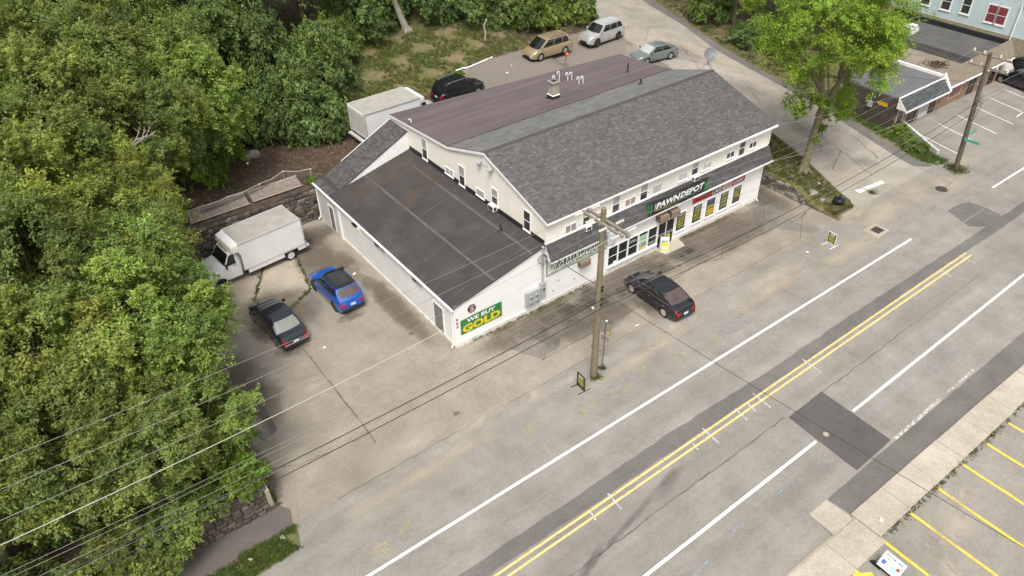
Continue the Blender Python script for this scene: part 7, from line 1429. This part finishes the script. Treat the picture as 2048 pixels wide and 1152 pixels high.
# bare grey limbs in the woodland at left
def dead(label, x, y, z, hd, L, seed, tilt=.35):
    g = np.random.default_rng(seed); t = thing('dead_branch', label, 'branch', (x, y, z)); m = MB()
    def grow(p, d, ln, r, dep):
        q = p+d*ln; mid = p+d*ln*.5+Vector(g.normal(size=3)*.05*ln); m.tube([p, mid, q], [r, r*.8, r*.6], 5)
        if dep == 0: return
        for k in range(3):
            e = (d+Vector(g.normal(size=3)*.55)).normalized(); grow(p.lerp(q, .5+.5*g.random()), e, ln*(.5+.25*g.random()), r*.55, dep-1)
    grow(Vector((0, 0, 0)), Vector((math.cos(hd), math.sin(hd), tilt)).normalized(), L, .09, 3); m.build('limb', BARKP, t, smooth=60)
# the foliage heights decide where limbs show: they stand proud of the crowns
dead('bare grey limb spreading over the crowns, upper left', -17.6, 12.2, 10.6, -.2, 1.7, 4, .5); dead('bare pale twigs left of the white truck', -14.9, 9.3, 8.6, -.3, 1.6, 7, .25); dead('small dead branch in woodland beside the black sedan', -18.3, 4.4, 8.4, .4, 1.2, 12, .4); dead('thin bare twigs over crowns, upper middle of the woodland', -11.4, 14.5, 9.6, .3, 1.3, 9, .45)
# palm-like sumac fronds at the wood edge
t = thing('sumac_shrub', 'sumac with feathery grey-green fronds above the dark bush', 'shrub', (-.9, 31.2, zt(-.9, 31.2)+1.2)); m = MB()
for i in range(46):
    a = random.uniform(0, 6.28); L = random.uniform(.9, 1.5); h0 = random.uniform(1.2, 5.2); rr = 1.9*(1-.12*h0)*random.random()**.5; base = Vector((rr*math.cos(a)*.6, rr*math.sin(a)*.6, h0)); d = Vector((math.cos(a), math.sin(a), .25))
    for k in range(11):
        f = k/10; p = base+d*L*f+Vector((0, 0, -.5*L*f*f)); sdv = Vector((-d.y, d.x, 0)).normalized(); w_ = .3*math.sin(PI*(.15+.8*f))
        for s in (1, -1): q = p+sdv*s*w_+Vector((0, 0, -.06)); m.poly([p, p+d*.06, q+d*.05, q])
o = stuff(m.build('fronds', pm('sumac_leaf', (.1, .14, .085), .7, .25, 3), t)); m = MB(); m.tube([(0, 0, -1.4), (.1, .1, 2), (0, 0, 4.8)], [.12, .08, .03], 6); m.build('trunk', BARK, t)
# --- grass: blades on bank, verge, slope and edges
def grass(name, pts, label, hgt=.14, n_per=7, tone=(.085, .1, .03)):
    g = np.random.default_rng(len(pts)); k = len(pts); base = np.repeat(np.array(pts), n_per, axis=0); tot = len(base)
    base[:, :2] += g.normal(size=(tot, 2))*.07; a = g.random(tot)*6.283; h = hgt*(.5+g.random(tot)); w_ = .016+.014*g.random(tot); lean = g.normal(size=(tot, 2))*.5
    A = base+np.stack([np.cos(a)*w_, np.sin(a)*w_, np.zeros(tot)], 1); B_2 = base-np.stack([np.cos(a)*w_, np.sin(a)*w_, np.zeros(tot)], 1); T = base+np.stack([lean[:, 0]*h, lean[:, 1]*h, h], 1)
    V = np.empty((tot*3, 3)); V[0::3] = A; V[1::3] = B_2; V[2::3] = T; me = bpy.data.meshes.new(name); me.vertices.add(tot*3); me.vertices.foreach_set('co', V.ravel().astype(np.float32)); me.loops.add(tot*3); me.loops.foreach_set('vertex_index', np.arange(tot*3, dtype=np.int32)); me.polygons.add(tot); me.polygons.foreach_set('loop_start', np.arange(0, tot*3, 3, dtype=np.int32)); me.polygons.foreach_set('loop_total', np.full(tot, 3, dtype=np.int32)); me.update(calc_edges=True)
    pv = np.repeat(.7+.6*g.random(k), n_per)*(.75+.5*g.random(tot)); ph = np.repeat(g.normal(size=k)*.2, n_per); col = np.ones((tot, 4), np.float32); col[:, 0] = tone[0]*pv*(1+ph); col[:, 1] = tone[1]*pv; col[:, 2] = tone[2]*pv
    at = me.attributes.new('Col', 'FLOAT_COLOR', 'FACE'); at.data.foreach_set('color', np.clip(col, .004, 1).ravel()); me.materials.append(GRASSM); o = stuff(link(name, me)); tag(o, label, 'grass'); return o
def scatter(n, x0, x1, y0, y1, ok, zf=zt):
    o = []
    for _ in range(n):
        x = random.uniform(x0, x1); y = random.uniform(y0, y1)
        if ok(x, y): o.append((x, y, zf(x, y)))
    return o
nz = lambda x, y: math.sin(x*1.7+y*.9)+math.sin(x*.6-y*1.9)+.6*math.sin(x*4.1+y*3.3)
grass('bank_grass', scatter(5200, 28.4, 36, -4.6, 16, lambda x, y: x < lerp1(LE, y)-.15 and (y > -3.2 or nz(x, y) > .3)), 'rough grass on the bank beside the shop', .13)
grass('verge_grass', scatter(2600, -24, -12.2, -6.7, -5.45, lambda x, y: nz(x, y) > -1.6 and y > -6.7 and y < (-5.42 if x > -14.8 else -5.62) and x < -12.25-.3*(y < -6.2), lambda x, y: .045), 'green grass verge between footpath and street', .13, tone=(.09, .13, .03))
grass('slope_grass', scatter(9000, 7, 28, 26.4, 38, lambda x, y: zone(x, y)[0] > .3 and nz(x, y) > -.7), 'grass on the slope behind the shop', .2, tone=(.13, .155, .045))
grass('wedge_grass', scatter(2600, 40.4, 46, -5.4, 4, lambda x, y: x > interp([(-5.4, 40.6), (-4.2, 40.6), (2.3, 42.0), (4, 42.4)], y) and x < interp([(-4.5, 42.0), (.45, 44.7), (4, 43)], y)), 'tall grass wedge beside the side road', .24, tone=(.1, .15, .03))
grass('road_edge_grass', scatter(3000, 43, 50, 3, 30, lambda x, y: x > lerp1([(3, 43), (10, 43.4), (20, 45), (31, 48)], y) and nz(x, y) > -.2), 'patchy grass across the side road', .2, tone=(.085, .11, .03))
pts = []
for (cx, cy, r, n_) in ((4.6, -6.55, .3, 60), (5.37, -6.25, .15, 25), (41.3, -6.45, .7, 260), (33.2, -4.6, .3, 30)): pts += [(cx+random.gauss(0, r*.5), cy+random.gauss(0, r*.5), 0) for _ in range(n_)]
for (a, b, n_) in (((1.2, -.12), (9.5, -.12), 110), ((14, -.12), (25, -.1), 60), ((-12.3, -4), (-12.3, 8), 220), ((8, -21.52), (24, -21.4), 200), ((28.1, -2.5), (28.1, 4), 120), ((-4.2, 10.1), (-6.9, 8.5), 60), ((-5.5, 14.4), (-7.4, 11.2), 40), ((-3.4, 14), (-4.1, 10.4), 40), ((28.4, -4.6), (30.6, -4.8), 80)): pts += [(a[0]+(b[0]-a[0])*f+random.gauss(0, .05), a[1]+(b[1]-a[1])*f+random.gauss(0, .05), 0) for f in (random.random() for _ in range(n_))]
grass('weeds', pts, 'weeds growing along kerbs, poles and wall bases', .13, 5, tone=(.1, .12, .035))
# undergrowth filling the woodland floor
ug = []; ur = []
for _ in range(420):
    x = random.uniform(-28, -13.0); y = random.uniform(-3.2, 30)
    if x > -16 and y > 24: continue
    ug.append((x, y, zt(x, y)+random.uniform(.2, .9))); r = random.uniform(.5, 1.0); ur.append((r, r, r*.7))
me = leaf_mesh('undergrowth', np.array(ug), np.array(ur), 180, .16, 61); me.materials[0] = LMID; tag(stuff(link('undergrowth', me)), 'tangled green undergrowth on the woodland floor at left', 'undergrowth')
# leaf litter and twigs under the trees behind the lean-to
m = MB()
for _ in range(2600):
    x = random.uniform(-9, 7); y = random.uniform(18, 30); c = Vector((x, y, zt(x, y)+.02)); q = Vector((random.uniform(-1, 1), random.uniform(-1, 1), 1.3)).normalized(); u = q.orthogonal().normalized()*random.uniform(.05, .1); v = q.cross(u).normalized()*.05; cc = random.choice([(.11, .075, .045), (.16, .11, .07), (.08, .06, .04), (.2, .16, .11)]); m.poly([c+u, c+v, c-u, c-v], 0, cc)
tag(stuff(m.build('leaf_litter', pm('litter_leaves', (1, 1, 1), .9, .2, 3, attr=True))), 'brown leaf litter on bare earth behind the lean-to', 'leaves')
